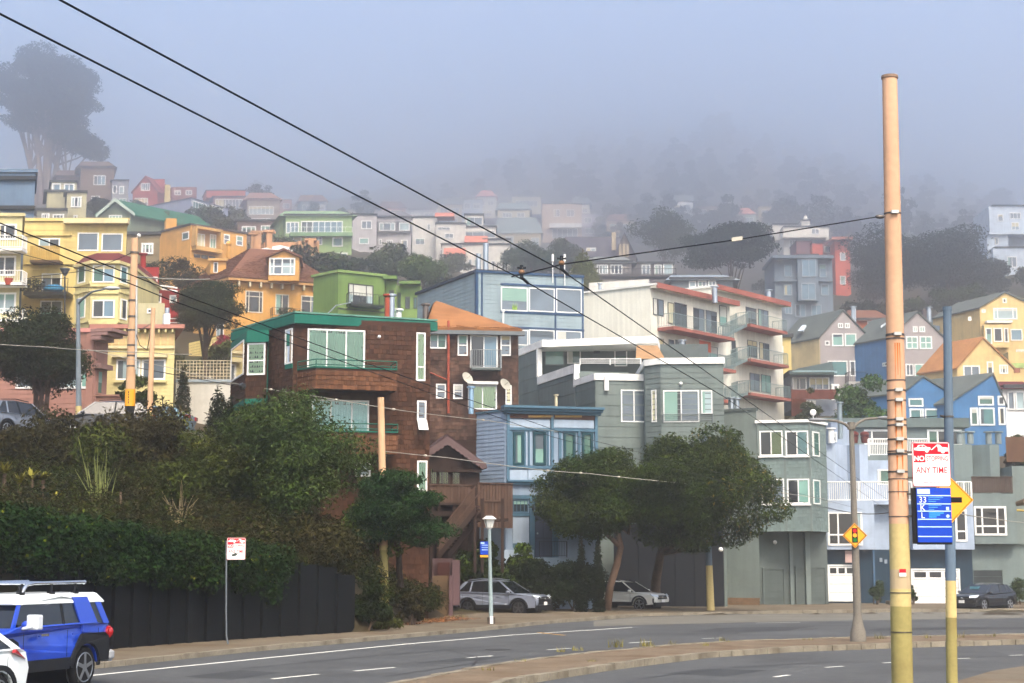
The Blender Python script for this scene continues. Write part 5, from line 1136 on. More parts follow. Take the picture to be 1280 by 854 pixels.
def clay_houses():
    h = house('house', 'cluster of peach clay houses with stout chimneys behind the dormer house', [at(320, 340, 215), at(398, 340, 215)]); CL = paint('clay', (216, 156, 104)); CT_ = mat('clay_roof', (116, 110, 96), var=.2)
    blk(h, (308, 313, 372, 350), 220, 9, CL); b, w = blk(h, (366, 322, 398.5, 360), 214, 8, CL); blk(h, (372, 301, 399, 323), 217, 6, CL, 'upper_wall'); blk(h, (330, 303, 372, 318), 222, 6, CL, 'upper_wall')
    for q in ((316.5, 291, 327, 315), (333, 290, 340.5, 315), (314, 293, 318, 312), (385, 300.5, 392.5, 322)): b, _ = blk(h, q, 213.5 if q[0] > 380 else 216, 1.2, CL, 'chimney'); a = at((q[0]+q[2])/2, q[1], 216.5); mb = MB(); mb.cbox(a, 1.6, 1.4, .3); mb.build('cap', CL, b)
    put_wins(h, w, [(387, 324, 393.5, 336.5, 2, 'pale'), (374, 323, 384, 338, 2, 'dark')], WHITE, .12)
    mb = MB(); mb.prism([at(315, 316, 213), at(350, 309, 219), at(372, 314, 219), at(352, 318, 213)], (0, 0, .3)); mb.build('roof', mat('pale_roof', (206, 204, 196), var=.1), h)
    mb = MB(); mb.prism([at(362, 322, 213), at(402, 323, 213), at(398, 317, 219), at(366, 316, 219)], (0, 0, .3)); mb.build('roof', CT_, h)
clay_houses()
# lime green house
def lime_house():
    h, w, ws, pl = sh('house', 'lime green stucco house with black balconied window and flat overhanging roofs', [(423, 340.5), (392, 347), (481, 346.5)], 140, GREEN, Fw=[(435, 355.5, 466.5, 380, [.2, .72], ['pale', 'dark', 'pale'])], edge=GREENL, fr=metal('dark_frame', (70, 72, 72)), fw=.1)
    u0, z = w.hit(433, 380.5); u1 = w.hit(474, 380.5)[0]; mb = MB(); w.box(mb, u0, u1, z-.2, z, .02, 1.0); bl = mb.build('balcony', DARKM, h); railing(bl, [w.pt(u0, z, .05), w.pt(u0, z, .95), w.pt(u1, z, .95), w.pt(u1, z, .05)], .95, DARKM, gap=.25, r=.014)
    b, w1 = blk(h, (481.5, 351, 496, 410), 143, 6, GREENL); b, w2 = blk(h, (496, 357, 526, 410), 145, 6, GREENL)
    DF = metal('dark_frame', (70, 72, 72)); put_wins(h, w1, [(486.5, 363, 492.5, 377, 1, 'dark')], DF, .1); put_wins(h, w2, [(497, 366, 501, 390, 1, 'green'), (506.5, 371, 512.5, 386, 1, 'dark'), (517, 372, 521.5, 386, 1, 'teal')], DF, .1)
    trim(h, w1, (480, 347, 497, 351), GREEN, 1.0, 'roof_edge'); trim(h, w2, (500, 353.5, 526, 357), GREEN, 1.0, 'roof_edge')
    mb = MB(); a, b = at(404, 398, 132), at(420, 382, 138); mb.tube([a, b, at(438, 378.5, 139)], .06, 6); mb.build('drain_pipe', GALV, h)
    mb = MB(); w.box(mb, 0, w.L, w.hit(450, 388)[1]-.05, w.hit(450, 388)[1]+.05, .01, .06); mb.build('belt', DARKM, h)
lime_house()

# pale rendered garden wall with a lattice top left of the brown apartments
g = thing('garden_wall', 'pale rendered garden wall with a square lattice top left of the brown apartments', 'wall', at(255, 520, 92)); b, w = blk(g, (218, 478, 296, 545), 92, .3, paint('wall_pale', (206, 200, 186)))
mb = MB(); w.box(mb, 0, w.L, w.hit(255, 478)[1], w.hit(255, 474.5)[1], .0, .1); mb.build('coping', paint('wall_blue', (150, 164, 172)), g)
z0, z1 = w.hit(255, 474.5)[1], w.hit(255, 451)[1]; LT = paint('lattice', (214, 196, 160))
for k in range(19): mb = MB(); u = w.L*k/18; w.box(mb, u-.02, u+.02, z0, z1, .0, .03); mb.build('slat', LT, g)
for k in range(7): mb = MB(); z = z0 + (z1-z0)*k/6; w.box(mb, 0, w.L, z-.02, z+.02, .03, .05); mb.build('slat', LT, g)
# ---------------------------------------------------------------- houses high on the hill, fading into fog
def F_(label, blocks, wins_, name='house', cat='house', fw=.2, fr=None, extra=None, group=None):
    """blocks: (rect, distance, depth, material[, part name]); wins_: (block index, rect, cols, glass)"""
    q, d = blocks[0][0], blocks[0][1]; P = [at(q[0], q[3], d), at(q[2], q[3], d)]
    h = house(name, label, P, group, cat, z=P[0].z); W = []
    for b in blocks:
        o, w = blk(h, b[0], b[1], b[2], b[3], b[4] if len(b) > 4 else 'wall'); W.append(w)
        if len(b) <= 4 or b[4] == 'wall':
            a = at(b[0][0], b[0][1], b[1]); e = at(b[0][2], b[0][1], b[1]); mb = MB(); mb.hexa(a + Vector((-.2, -.3, .01)), (e.x-a.x+.4, 0, 0), run(e.x, b[1], b[2]+.5), (0, 0, .34)); mb.build('roof', TAR if len(b) < 6 else b[5], h)
    for i, r, c, g in wins_: window(h, W[i], r, cols=c, g=g, fr=fr or WHITE, fw=fw, proud=.15)
    return h, W
def pitched(h, q, d, dd, m, ridge_in=.5, over=.5, hip=0.0, name='roof'):
    """pitched roof, ridge across the picture: q = eave-left x, ridge y, eave-right x, eave y"""
    a, b = at(q[0], q[3], d), at(q[2], q[3], d); zr = at(q[0], q[1], d + dd*ridge_in).z; L = (b.x-a.x)*hip/2
    A0, B0 = a + Vector((-over, -over, 0)), b + Vector((over, -over, 0)); v = run(b.x, d, dd+2*over); A1, B1 = A0 + v, B0 + v; ya = d + dd*ridge_in; sx = v.x*ridge_in
    RA, RB = Vector((A0.x+L+sx, ya, zr)), Vector((B0.x-L+sx, ya, zr)); mb = MB()
    mb.add([A0, B0, B1, A1, RA, RB], [(0, 1, 5, 4), (2, 3, 4, 5), (1, 2, 5), (3, 0, 4), (0, 3, 2, 1)]); mb.build(name, m, h)
# left cluster
h, W = F_('beige stepped house with arched white windows below the giant cypress', [((82, 241, 108.5, 290), 260, 9, BEI), ((57, 240, 82, 290), 263, 9, BEI), ((64, 228, 96, 243), 268, 8, paint('beige2', (206, 200, 160))), ((45, 263, 84, 290), 257, 4, paint('beige_grey', (150, 146, 126)))],
   [(0, (89, 246, 102, 259.5), 3, ['pale', 'dark', 'pale']), (2, (65, 229.5, 76, 240), 1, 'blue'), (2, (80, 230, 93, 242), 2, 'blue'), (3, (52, 267, 62, 274), 3, 'dark'), (3, (66, 268, 80, 274), 3, 'dark'), (0, (92, 269, 97, 275), 1, 'dark')])
h, W = F_('big brown shingle house with paired windows beside the cypress trunk', [((99, 209, 143, 275), 460, 12, mat('brown_far', (112, 92, 78), var=.15)), ((139, 226, 161, 262), 458, 8, paint('lilac', (150, 150, 156))), ((69, 221, 100, 250), 465, 10, mat('brown_far2', (100, 78, 74), var=.15))],
   [(0, (117, 219.5, 132, 231.5), 3, 'blue'), (0, (114, 245, 125, 256.5), 1, 'teal'), (1, (141, 232, 146, 242), 1, 'dark'), (1, (149, 233, 155, 243), 1, 'pale'), (1, (149, 248, 158, 256), 2, 'mint')])
pitched(h, (97, 202, 145, 210), 460, 12, mat('brown_roof_far', (92, 76, 70), var=.2), hip=.4); pitched(h, (69, 213, 101, 222), 465, 10, mat('brown_roof_far', (92, 76, 70)), hip=.4)
def green_roof():
    h = house('house', 'dark green gabled house with white bargeboards and long green roof', [at(125, 280, 250), at(165, 280, 250)]); G2 = paint('green_grey', (116, 130, 108)); G3 = paint('green_dark', (62, 82, 62))
    w = gfront(h, 124, 164, 143.5, 268, 252.5, 300, 250, (10.5, 12, 0), G2, DGREEN, 1.0, .3); put_wins(h, w, [(136, 269, 152.5, 276, 4, 'mint')], WHITE, .15)
    mb = MB()
    for a, b in (((119.5, 272.5), (143.3, 251.5)), ((143.3, 251.5), (168, 270))): p, q = at(*a, 249.2), at(*b, 249.2); mb.hexa(p, q-p, Vector((0, .3, 0)), UP*.55)
    mb.build('barge_board', paint('barge_green', (190, 206, 190)), h)
    b, w2 = blk(h, (178, 264, 212, 300), 256, 8, G3); put_wins(h, w2, [(182, 267.5, 196, 278), (201, 270, 208, 279)], WHITE, .2)
green_roof()
F_('low beige house with a dark picture window above the red house', [((158, 294, 200, 330), 172, 8, paint('taupe', (150, 130, 92)))], [(0, (177, 304, 192, 318), 3, 'dark')])
def red_gable():
    h = house('house', 'brick red gabled house with white casements and a yellow chimney', [at(168, 250, 500), at(206, 250, 500)]); RD = paint('brick_red', (182, 74, 62))
    w = gfront(h, 166, 197, 182, 240, 221.5, 270, 500, (4, 12, 0), RD, mat('red_roof', (128, 62, 58), var=.2), .8, .4); put_wins(h, w, [(176, 229, 187.5, 238.5, 4), (168, 247.5, 185, 257, 4)], WHITE, .25)
    b, w2 = blk(h, (191, 224, 206, 265), 504, 9, RD); b, _ = blk(h, (205.5, 231, 213, 262), 499, 2, YEL, 'chimney'); blk(h, (213, 234, 246, 262), 508, 10, paint('dull_red', (150, 92, 84)))
    put_wins(h, Wall((at(213, 240, 508).x, 508), (at(246, 240, 508).x, 508)), [(218, 238, 226, 244, 2), (232, 238, 240, 244, 2)], WHITE, .25)
red_gable()
h, w, ws, pl = sh('house', 'violet blue flat roofed house with teal corner windows', [(239, 248), (184, 259), (285, 262)], 355, paint('violet', (150, 158, 186)), Fw=[(240.5, 253, 258, 268.5, 5, 'teal'), (264, 258, 278.5, 270.5, 2, 'teal'), (246, 270.5, 264, 284, 3, 'teal'), (268, 273, 280, 284, 2, 'blue')], fw=.2, edge=paint('violet_edge', (120, 124, 150)))
h, W = F_('red orange modern house with wide brown glazing high on the slope', [((258, 238.5, 307, 247), 613, 12, paint('redorange', (214, 92, 62))), ((266, 246, 307, 266), 611, 12, mat('brown_glass_wall', (116, 78, 72), var=.15)), ((286, 265, 307, 285), 610, 10, paint('redorange', (214, 92, 62)))], [(1, (269, 249, 303, 262), 8, 'grey'), (2, (290, 267, 302, 274), 2, 'dark')], fw=.25)
h, W = F_('tan house with a long window band and deep eaves right of the red house', [((308, 249, 350, 285), 597, 12, paint('tan_far', (160, 140, 120)))], [(0, (311, 258, 342, 268.5), 6, 'pale'), (0, (314, 273, 338, 279), 5, 'dark')], fw=.25); pitched(h, (306, 241, 352, 250), 597, 12, mat('tan_roof', (140, 100, 84), var=.2), hip=.5)
h, W = F_('brown terrace house behind the orange flat roofed house', [((296, 277, 356, 315), 300, 9, mat('brown_terrace', (104, 84, 76), var=.2))], [(0, (302, 283, 320, 292), 3, 'dark'), (0, (326, 282, 348, 293), 4, 'grey')], fw=.2)
GRL = paint('light_green', (162, 192, 120))
h, W = F_('light green house with a white window band and long balcony', [((356, 270, 440, 335), 290, 10, GRL), ((363, 290.5, 441, 295), 288.6, 1.4, paint('green_slab', (130, 170, 120)), 'balcony'), ((349, 274, 358, 300), 293, 7, GRL)],
   [(0, (357.5, 277.5, 374, 292), 3, 'blue'), (0, (376, 276.5, 428.5, 292), 7, 'blue'), (0, (366, 296, 377, 306), 1, 'teal'), (0, (382, 296, 403, 306.5), [.25, .75], 'grey'), (0, (415.5, 297, 428.5, 308.5), 1, 'teal'), (0, (421.5, 316, 434.5, 330), 1, 'teal'), (0, (408, 316, 420, 330), 1, 'pale')], fw=.2)
pitched(h, (352, 264, 444, 270.5), 290, 10, paint('green_roof2', (140, 170, 124)), hip=.3)
railing(h, [at(364, 290.5, 288.8), at(440, 290.5, 288.8)], 1.0, WHITE, gap=1.2, r=.03, post=.05)
h, W = F_('pale grey block of flats with a dark upper window band', [((440, 269, 471, 340), 340, 12, paint('lilac_grey', (196, 188, 186))), ((471, 272, 514, 340), 344, 12, paint('lilac_grey', (196, 188, 186))), ((471.5, 277, 514, 291), 343.3, .6, paint('dark_band', (116, 112, 116)), 'window_band')],
   [(0, (451.5, 276, 465, 286.5), 2, 'grey'), (0, (449, 297.5, 461, 305.5), 1, 'mint'), (2, (474, 278.5, 494, 288.5), [.25, .72], ['pale', 'grey', 'pale']), (2, (499, 278.5, 512, 288.5), 1, 'pale'), (1, (473.5, 299, 477.5, 306), 1, 'grey'), (1, (483, 300, 491, 313), 3, 'grey'), (1, (501, 300, 509.5, 310), 1, 'grey')], name='apartment_building', cat='apartments', fw=.18)
pitched(h, (470, 263, 516, 272), 344, 12, mat('roof_grey_far', (110, 108, 110), var=.2), hip=.4)
WM = paint('med_white', (226, 220, 206)); TILE = mat('clay_tile', (184, 112, 90), rough=.9, var=.2, island=.2)
h, W = F_('white mediterranean house stepping up the slope with arched windows and clay tiles', [((552, 306, 638, 352), 360, 12, WM), ((545, 280, 582, 330), 366, 10, WM), ((576, 284, 620, 330), 368, 10, WM), ((581, 269, 604, 290), 374, 9, WM), ((515, 272, 546, 330), 370, 12, WM), ((550, 334, 600, 352), 357, 3, WM), ((604, 300, 638, 330), 364, 9, WM)],
   [(3, (583, 271.5, 603, 282), 2, 'grey'), (2, (577, 288.5, 619, 297.5), 3, 'grey'), (1, (547, 284, 563, 288), 3, 'grey'), (1, (556, 292, 567, 298), 2, 'grey'), (0, (574, 323, 578.5, 333.5), 1, 'grey'), (0, (561, 325, 566.5, 333), 1, 'grey'), (0, (585.5, 324, 590, 333.5), 1, 'grey'), (0, (592.5, 324, 597, 333.5), 1, 'grey'), (0, (614, 326, 619, 334), 1, 'grey'), (0, (627, 326, 632, 336), 1, 'grey'), (1, (550, 312, 553.5, 323), 1, 'grey'), (4, (519, 298, 531, 306), 2, 'grey'), (5, (555, 343, 567, 350), 2, 'dark'), (6, (594, 306, 600, 312), 1, 'grey'), (6, (606, 306, 612, 312), 1, 'grey'), (0, (570, 306, 578, 312), 2, 'grey'), (4, (534, 280, 538, 288), 1, 'grey')], fw=.14)
for q, d in (((582, 295, 608, 303), 363), ((556, 310, 580, 318), 357), ((545, 266, 566, 271), 369)): pitched(h, q, d, 4, TILE, over=.3)
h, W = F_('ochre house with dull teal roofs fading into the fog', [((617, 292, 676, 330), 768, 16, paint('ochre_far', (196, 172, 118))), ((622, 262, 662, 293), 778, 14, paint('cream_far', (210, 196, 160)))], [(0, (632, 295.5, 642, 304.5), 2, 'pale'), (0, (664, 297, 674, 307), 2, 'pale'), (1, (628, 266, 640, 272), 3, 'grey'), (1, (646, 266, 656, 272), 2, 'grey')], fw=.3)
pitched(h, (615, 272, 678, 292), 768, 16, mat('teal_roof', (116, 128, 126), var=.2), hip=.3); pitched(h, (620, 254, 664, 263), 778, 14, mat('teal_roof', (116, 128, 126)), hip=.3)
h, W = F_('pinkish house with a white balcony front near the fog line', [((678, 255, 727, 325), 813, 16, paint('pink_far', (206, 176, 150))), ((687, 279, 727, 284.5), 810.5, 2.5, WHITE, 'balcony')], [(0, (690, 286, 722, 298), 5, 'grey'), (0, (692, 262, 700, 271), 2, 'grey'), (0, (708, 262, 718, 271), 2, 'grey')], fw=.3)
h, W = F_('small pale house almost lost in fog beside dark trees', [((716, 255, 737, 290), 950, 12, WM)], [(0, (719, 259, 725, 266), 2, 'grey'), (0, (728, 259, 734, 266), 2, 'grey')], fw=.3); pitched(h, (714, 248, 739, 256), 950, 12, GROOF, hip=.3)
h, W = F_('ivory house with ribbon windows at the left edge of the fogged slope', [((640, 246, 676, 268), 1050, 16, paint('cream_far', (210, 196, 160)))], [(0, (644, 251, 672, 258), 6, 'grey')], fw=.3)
# tudor house and its deck neighbour
def tudor():
    h = house('house', 'dark tudor house with steep roof, half timbered gable and pale chimney', [at(715, 330, 360), at(793, 330, 360)]); DK = mat('tudor_dark', (66, 56, 56), var=.2); RF = mat('tudor_roof', (78, 74, 80), var=.2, scale=.5)
    b, w = blk(h, (714, 320, 772, 345), 362, 12, DK); pitched(h, (710, 296, 775, 322), 362, 12, RF); put_wins(h, w, [(733, 323, 744, 330, 3)], WHITE, .2)
    w = gfront(h, 767, 795, 780.5, 322, 292.5, 350, 358, (1.0, 14, 0), DK, RF, .6, .3); u0, u1, a, c = w.rect((773, 305, 787, 321)); mb = MB(); w.box(mb, u0, u1, a, c, .02, .06); mb.build('render_panel', paint('tudor_cream', (196, 176, 140)), h)
    for k in range(4): mb = MB(); x = u0 + (u1-u0)*k/3; w.box(mb, x-.12, x+.12, a, c, .06, .14); mb.build('timber', DK, h)
    b, wd_ = blk(h, (732, 309, 745.5, 316), 363.5, 4, RF, 'dormer'); window(h, wd_, (733, 310, 744.5, 315.5), cols=2, g='pale', fw=.15)
    blk(h, (765, 290.5, 770, 312), 361, 1.2, paint('tudor_cream', (196, 176, 140)), 'chimney')
tudor()
h, W = F_('dark timber house with wraparound deck and tall glazing below the tudor house', [((739, 328, 790, 372), 262, 9, mat('deckhouse', (110, 104, 100), var=.15)), ((788, 330, 842, 372), 266, 9, mat('deckhouse2', (88, 84, 84), var=.15)), ((736, 343, 846, 345.5), 258, 3, mat('deckslab', (70, 64, 62)), 'deck')],
   [(0, (746, 331, 760, 343), 4, 'pale'), (0, (763, 331, 778, 343), 3, 'dark'), (1, (802, 331, 813, 347), 2, 'grey'), (1, (818, 331, 827, 346), 2, 'grey'), (1, (829, 329.5, 841, 345), 1, 'pale')], fw=.16)
railing(h, [at(737, 343, 258.3), at(790, 343, 258.3), at(845, 343, 258.3)], 1.0, DARKM, gap=.6, r=.03, post=.05); pitched(h, (735, 321, 792, 329), 262, 9, mat('deckroof', (120, 122, 116), var=.15), hip=.5)
h, W = F_('grey low house with curved roof peeping above the white apartments', [((839, 350, 916, 385), 200, 9, paint('greyblue_low', (112, 122, 128)))], [(0, (861, 351.5, 870, 360), 1, 'pale'), (0, (872, 351, 883, 359.5), 2, 'grey'), (0, (885, 351, 895, 359.5), 2, 'grey')], fw=.15); pitched(h, (836, 344, 920, 351), 200, 9, mat('lowroof', (128, 138, 146), var=.1), hip=.3)
# grey blue tower, red and white neighbours
GBT = paint('tower_blue', (122, 136, 148))
h, W = F_('grey blue three storey house with projecting bay and tall arched windows', [((970, 322, 1040, 420), 300, 12, GBT), ((998, 320, 1022, 376), 298.4, 2, GBT), ((966, 319, 1042, 322.5), 298, 13, GBT, 'cornice'), ((968, 349, 1041, 352), 299.4, 2, GBT, 'belt')],
   [(0, (980, 331, 990, 346), 1, 'blue'), (1, (1002, 324, 1020, 346), 2, 'blue'), (0, (1024, 330, 1033, 347), 1, 'blue'), (0, (980, 356, 990, 369.5), 1, 'blue'), (1, (1001.5, 354, 1019.5, 375), 2, 'blue'), (0, (1026, 355, 1036, 369.5), 1, 'blue'), (0, (981, 381, 990, 393), 2, 'blue'), (0, (994, 380, 1007, 396), 2, 'blue'), (0, (1014, 381, 1027, 396), 2, 'blue')], fw=.16, fr=paint('tower_trim', (176, 186, 194)))
h, W = F_('red orange stucco house wedged behind the grey blue house', [((1046, 300, 1062, 400), 384, 10, paint('redorange', (214, 92, 62))), ((1016, 304, 1028, 335), 387, 8, paint('redorange', (214, 92, 62))), ((996, 302, 1048, 330), 390, 9, mat('maroon_wall', (120, 84, 84), var=.15)), ((1040, 296, 1066, 299.5), 382, 11, paint('redorange2', (196, 120, 100)), 'cornice')], [(2, (1030, 308, 1040, 316), 2, 'grey'), (0, (1050, 316, 1057, 326), 1, 'pale'), (0, (1050, 345, 1057, 356), 1, 'pale')], fw=.18)
h, W = F_('white villa with little roof turret above the grey blue house', [((980, 284, 1036, 325), 444, 12, WM), ((1002, 276, 1012.5, 296), 446, 5, WM), ((966, 281, 1000, 300), 450, 9, WM), ((978, 294, 1034, 297), 441, 3, WM, 'cornice')], [(0, (987, 300, 997, 318), 3, 'grey'), (0, (1014, 286, 1024, 293), 2, 'grey'), (0, (1004, 300, 1020, 312), 3, 'grey')], fw=.18); p = at(1007, 275, 449); mb = MB(); mb.tube([p, p + UP*1.6], [.9, .05], 8); mb.build('finial', WM, h)
WB = paint('white_blue', (200, 214, 228))
h, W = F_('tall white blue house standing at the edge of the cypress grove', [((1241, 258, 1300, 380), 400, 14, WB), ((1237, 292, 1260, 380), 396, 4, WB), ((1244, 310, 1300, 380), 394, 6, WB), ((1236, 290, 1300, 293), 395, 6, WB, 'cornice')],
   [(0, (1247, 268, 1254, 277), 1, 'grey'), (0, (1262, 266, 1276, 274), 3, 'grey'), (1, (1243, 297, 1248, 306), 1, 'grey'), (2, (1259, 321, 1271, 334.5), 2, 'grey'), (2, (1253, 338, 1262, 350), 2, 'blue'), (0, (1264, 278, 1274, 288), 2, 'blue')], fw=.18)
# grey gables, orange and blue neighbours
def grey_gable(xl, xr, xa, ye, ya, d, v, side, label, W1, S1, sky_=True):
    h = house('house', label, [at(xl, 460, d), at(xr, 460, d)]); w = gfront(h, xl, xr, xa, ye, ya, 500, d, v, GSH, GROOF, .25, .16); put_wins(h, w, W1, WHITE, .12)
    A = at(xl, ye, d); ws = Wall(A + Vector(v), A); mb = MB(); ws.box(mb, 0, ws.L-.05, A.z-9, A.z-.06, .01, .06); mb.build('side_wall', side, h)
    put_wins(h, ws.off(.06), S1, WHITE, .1); return h, w, ws
h, w, ws = grey_gable(1025, 1086, 1054, 422, 389, 165, (-3.4, 6.2, 0), paint('side_yellow', (232, 204, 144)), 'grey shingle gable with a cream side wall and paired blue blinds', [(1047.5, 404, 1053.8, 410.5, 2, 'dark'), (1056, 404, 1062, 410.5, 2, 'dark'), (1040, 417, 1054.2, 433, 1, 'mint'), (1056, 417, 1070.5, 433, 1, 'mint'), (1031, 426, 1037, 432, 1, 'dark'), (1034.6, 451, 1059.5, 470.5, 1, 'teal'), (1062, 451, 1075.2, 470.5, 2, 'dark')], [])
wo = w.off(1.6); u0, z = wo.hit(1061, 477); u1 = wo.hit(1083, 477)[0]; mb = MB(); w.box(mb, u0, u1, z-.3, z, .02, 1.6); bl = mb.build('balcony', paint('pale_slab', (190, 186, 178)), h); railing(bl, [w.pt(u0, z, .1), w.pt(u0, z, 1.5), w.pt(u1, z, 1.5)], 1.0, DARKM, gap=.2, r=.018)
A = at(1025, 422, 165); n = Vector((-3.4, 6.2, 0)).normalized(); q = [at(998, 416, 168), at(1004.5, 415, 167.4), at(1008.5, 408, 168.6), at(1003.5, 408.5, 169.2)]; mb = MB(); mb.prism(q, Vector((-.1, -.15, .15))); mb.build('skylight', glass('sky', (214, 222, 228)), h)
for x in (1066, 1068.5): pipe(h, at(x, 403, 169), 1.6, GALV, r=.17)
h, w, ws = grey_gable(1113, 1179.5, 1147.4, 422, 391, 160, (-3.2, 6.4, 0), BLU, 'grey shingle gable with a bright blue side wall behind the large pole', [(1141, 408, 1147, 415.5, 2, 'mint'), (1149, 408, 1156.3, 415.5, 2, 'mint'), (1132.6, 420.5, 1147.4, 436.5, 2, 'mint', 2), (1149.5, 420.5, 1165, 436.5, 2, 'mint', 2), (1132, 455, 1142, 470, 2, 'grey'), (1143, 455, 1172, 475, 3, 'mint')], [(1103.5, 453, 1112, 458, 3, 'dark')])
b, _ = blk(h, (1154, 387, 1159, 402), 166, 1, paint('chimney_brick', (110, 96, 96)), 'chimney'); pipe(h, at(1161.5, 400, 164), 1.2, GALV, r=.25)
mb = MB(); q = [at(1101, 410, 161), at(1106, 407, 162), at(1107.5, 405.5, 162.5), at(1103, 408.5, 161.8)]; mb.prism(q, (0, 0, .2)); mb.build('skylight', glass('sky', (214, 222, 228)), h)
h, W = F_('orange house with a grey brown roof between the two grey gables', [((1064, 401, 1112, 440), 205, 9, paint('burnt_orange', (206, 108, 56)))], [(0, (1084, 401.5, 1091.5, 410), 1, 'pale'), (0, (1101, 401.5, 1105, 407), 1, 'pale')], fw=.15); pitched(h, (1061, 388, 1114, 401.5), 205, 9, BROOF, hip=.5)
h, W = F_('tan house with navy eaves and dark window band behind the blue pole', [((1174, 411, 1226, 450), 186, 8, paint('tan_mid', (150, 120, 90)))], [(0, (1180, 414.5, 1222, 428), 5, ['teal', 'teal', 'mint', 'grey', 'grey'])], fw=.14, fr=paint('navy_frame', (84, 96, 116))); pitched(h, (1166, 396, 1226, 409), 186, 8, GROOF, hip=.7, over=.8); mb = MB(); a, b = at(1166, 409.5, 184.8), at(1227, 409.5, 184.8); mb.box(a.x, b.x, 184.8, 185.2, a.z-.3, a.z+.2); mb.build('fascia', SLATE, h)
def yellow_gables():
    h = house('house', 'small yellow clapboard gable with brown roof and three white windows', [at(1197, 470, 150), at(1267, 470, 150)]); w = gfront(h, 1196.5, 1267, 1229, 460.5, 423.5, 500, 150, (-2.6, 4.2, 0), YEG, TAN, .25, .16)
    put_wins(h, w, [(1204, 457, 1225, 474, 2, 'grey'), (1233.5, 452, 1241.5, 468, 1, 'dark'), (1249, 456, 1260, 467.5, 3, ['pale', 'dark', 'pale'])], WHITE, .12)
    boards([c for c in h.children if c.name.startswith('wall')][0], w, .3, w.L-.3, w.hit(1230, 486)[1], w.hit(1230, 461)[1], .3, YEG)
    h = house('house', 'large yellow gable with bay window and white ledge overlooking the street', [at(1225, 460, 178), at(1295, 460, 178)]); w = gfront(h, 1224.6, 1298, 1256.5, 385.5, 366.5, 500, 178, (-3.2, 8, 0), YEG, GROOF, .3, .16)
    put_wins(h, w, [(1241.5, 385, 1271.5, 399.5, [.18, .82], 'pale'), (1253, 373, 1258, 379, 1, 'dark'), (1227, 387, 1232, 391, 1, 'pale'), (1263, 411.5, 1278, 426, 1, 'blue'), (1270, 437, 1284, 445.5, 2, 'dark'), (1210, 396, 1214, 401, 1, 'pale')], WHITE, .12)
    trim(h, w, (1231, 402, 1263, 404.8), WHITE, .8, 'ledge'); b, wb = blk(h, (1231, 406, 1262, 432), 177, 1.2, YEG, 'bay'); put_wins(h, wb, [(1232, 410, 1240, 430, 1, 'mint'), (1242, 410, 1253, 427.5, 1, 'dark'), (1255, 410, 1260.5, 428, 1, 'dark')], WHITE, .12); trim(h, wb, (1241, 432, 1261, 435), YEG, .3, 'bay_base')
    b, w3 = blk(h, (1262, 440, 1300, 478), 168, 5, YEG, 'annex'); trim(h, w3, (1262, 454, 1300, 460), paint('lime', (176, 206, 120)), .1, 'awning'); trim(h, w3, (1262, 460, 1275, 466), paint('brickpink', (170, 100, 76)), .06)
yellow_gables()
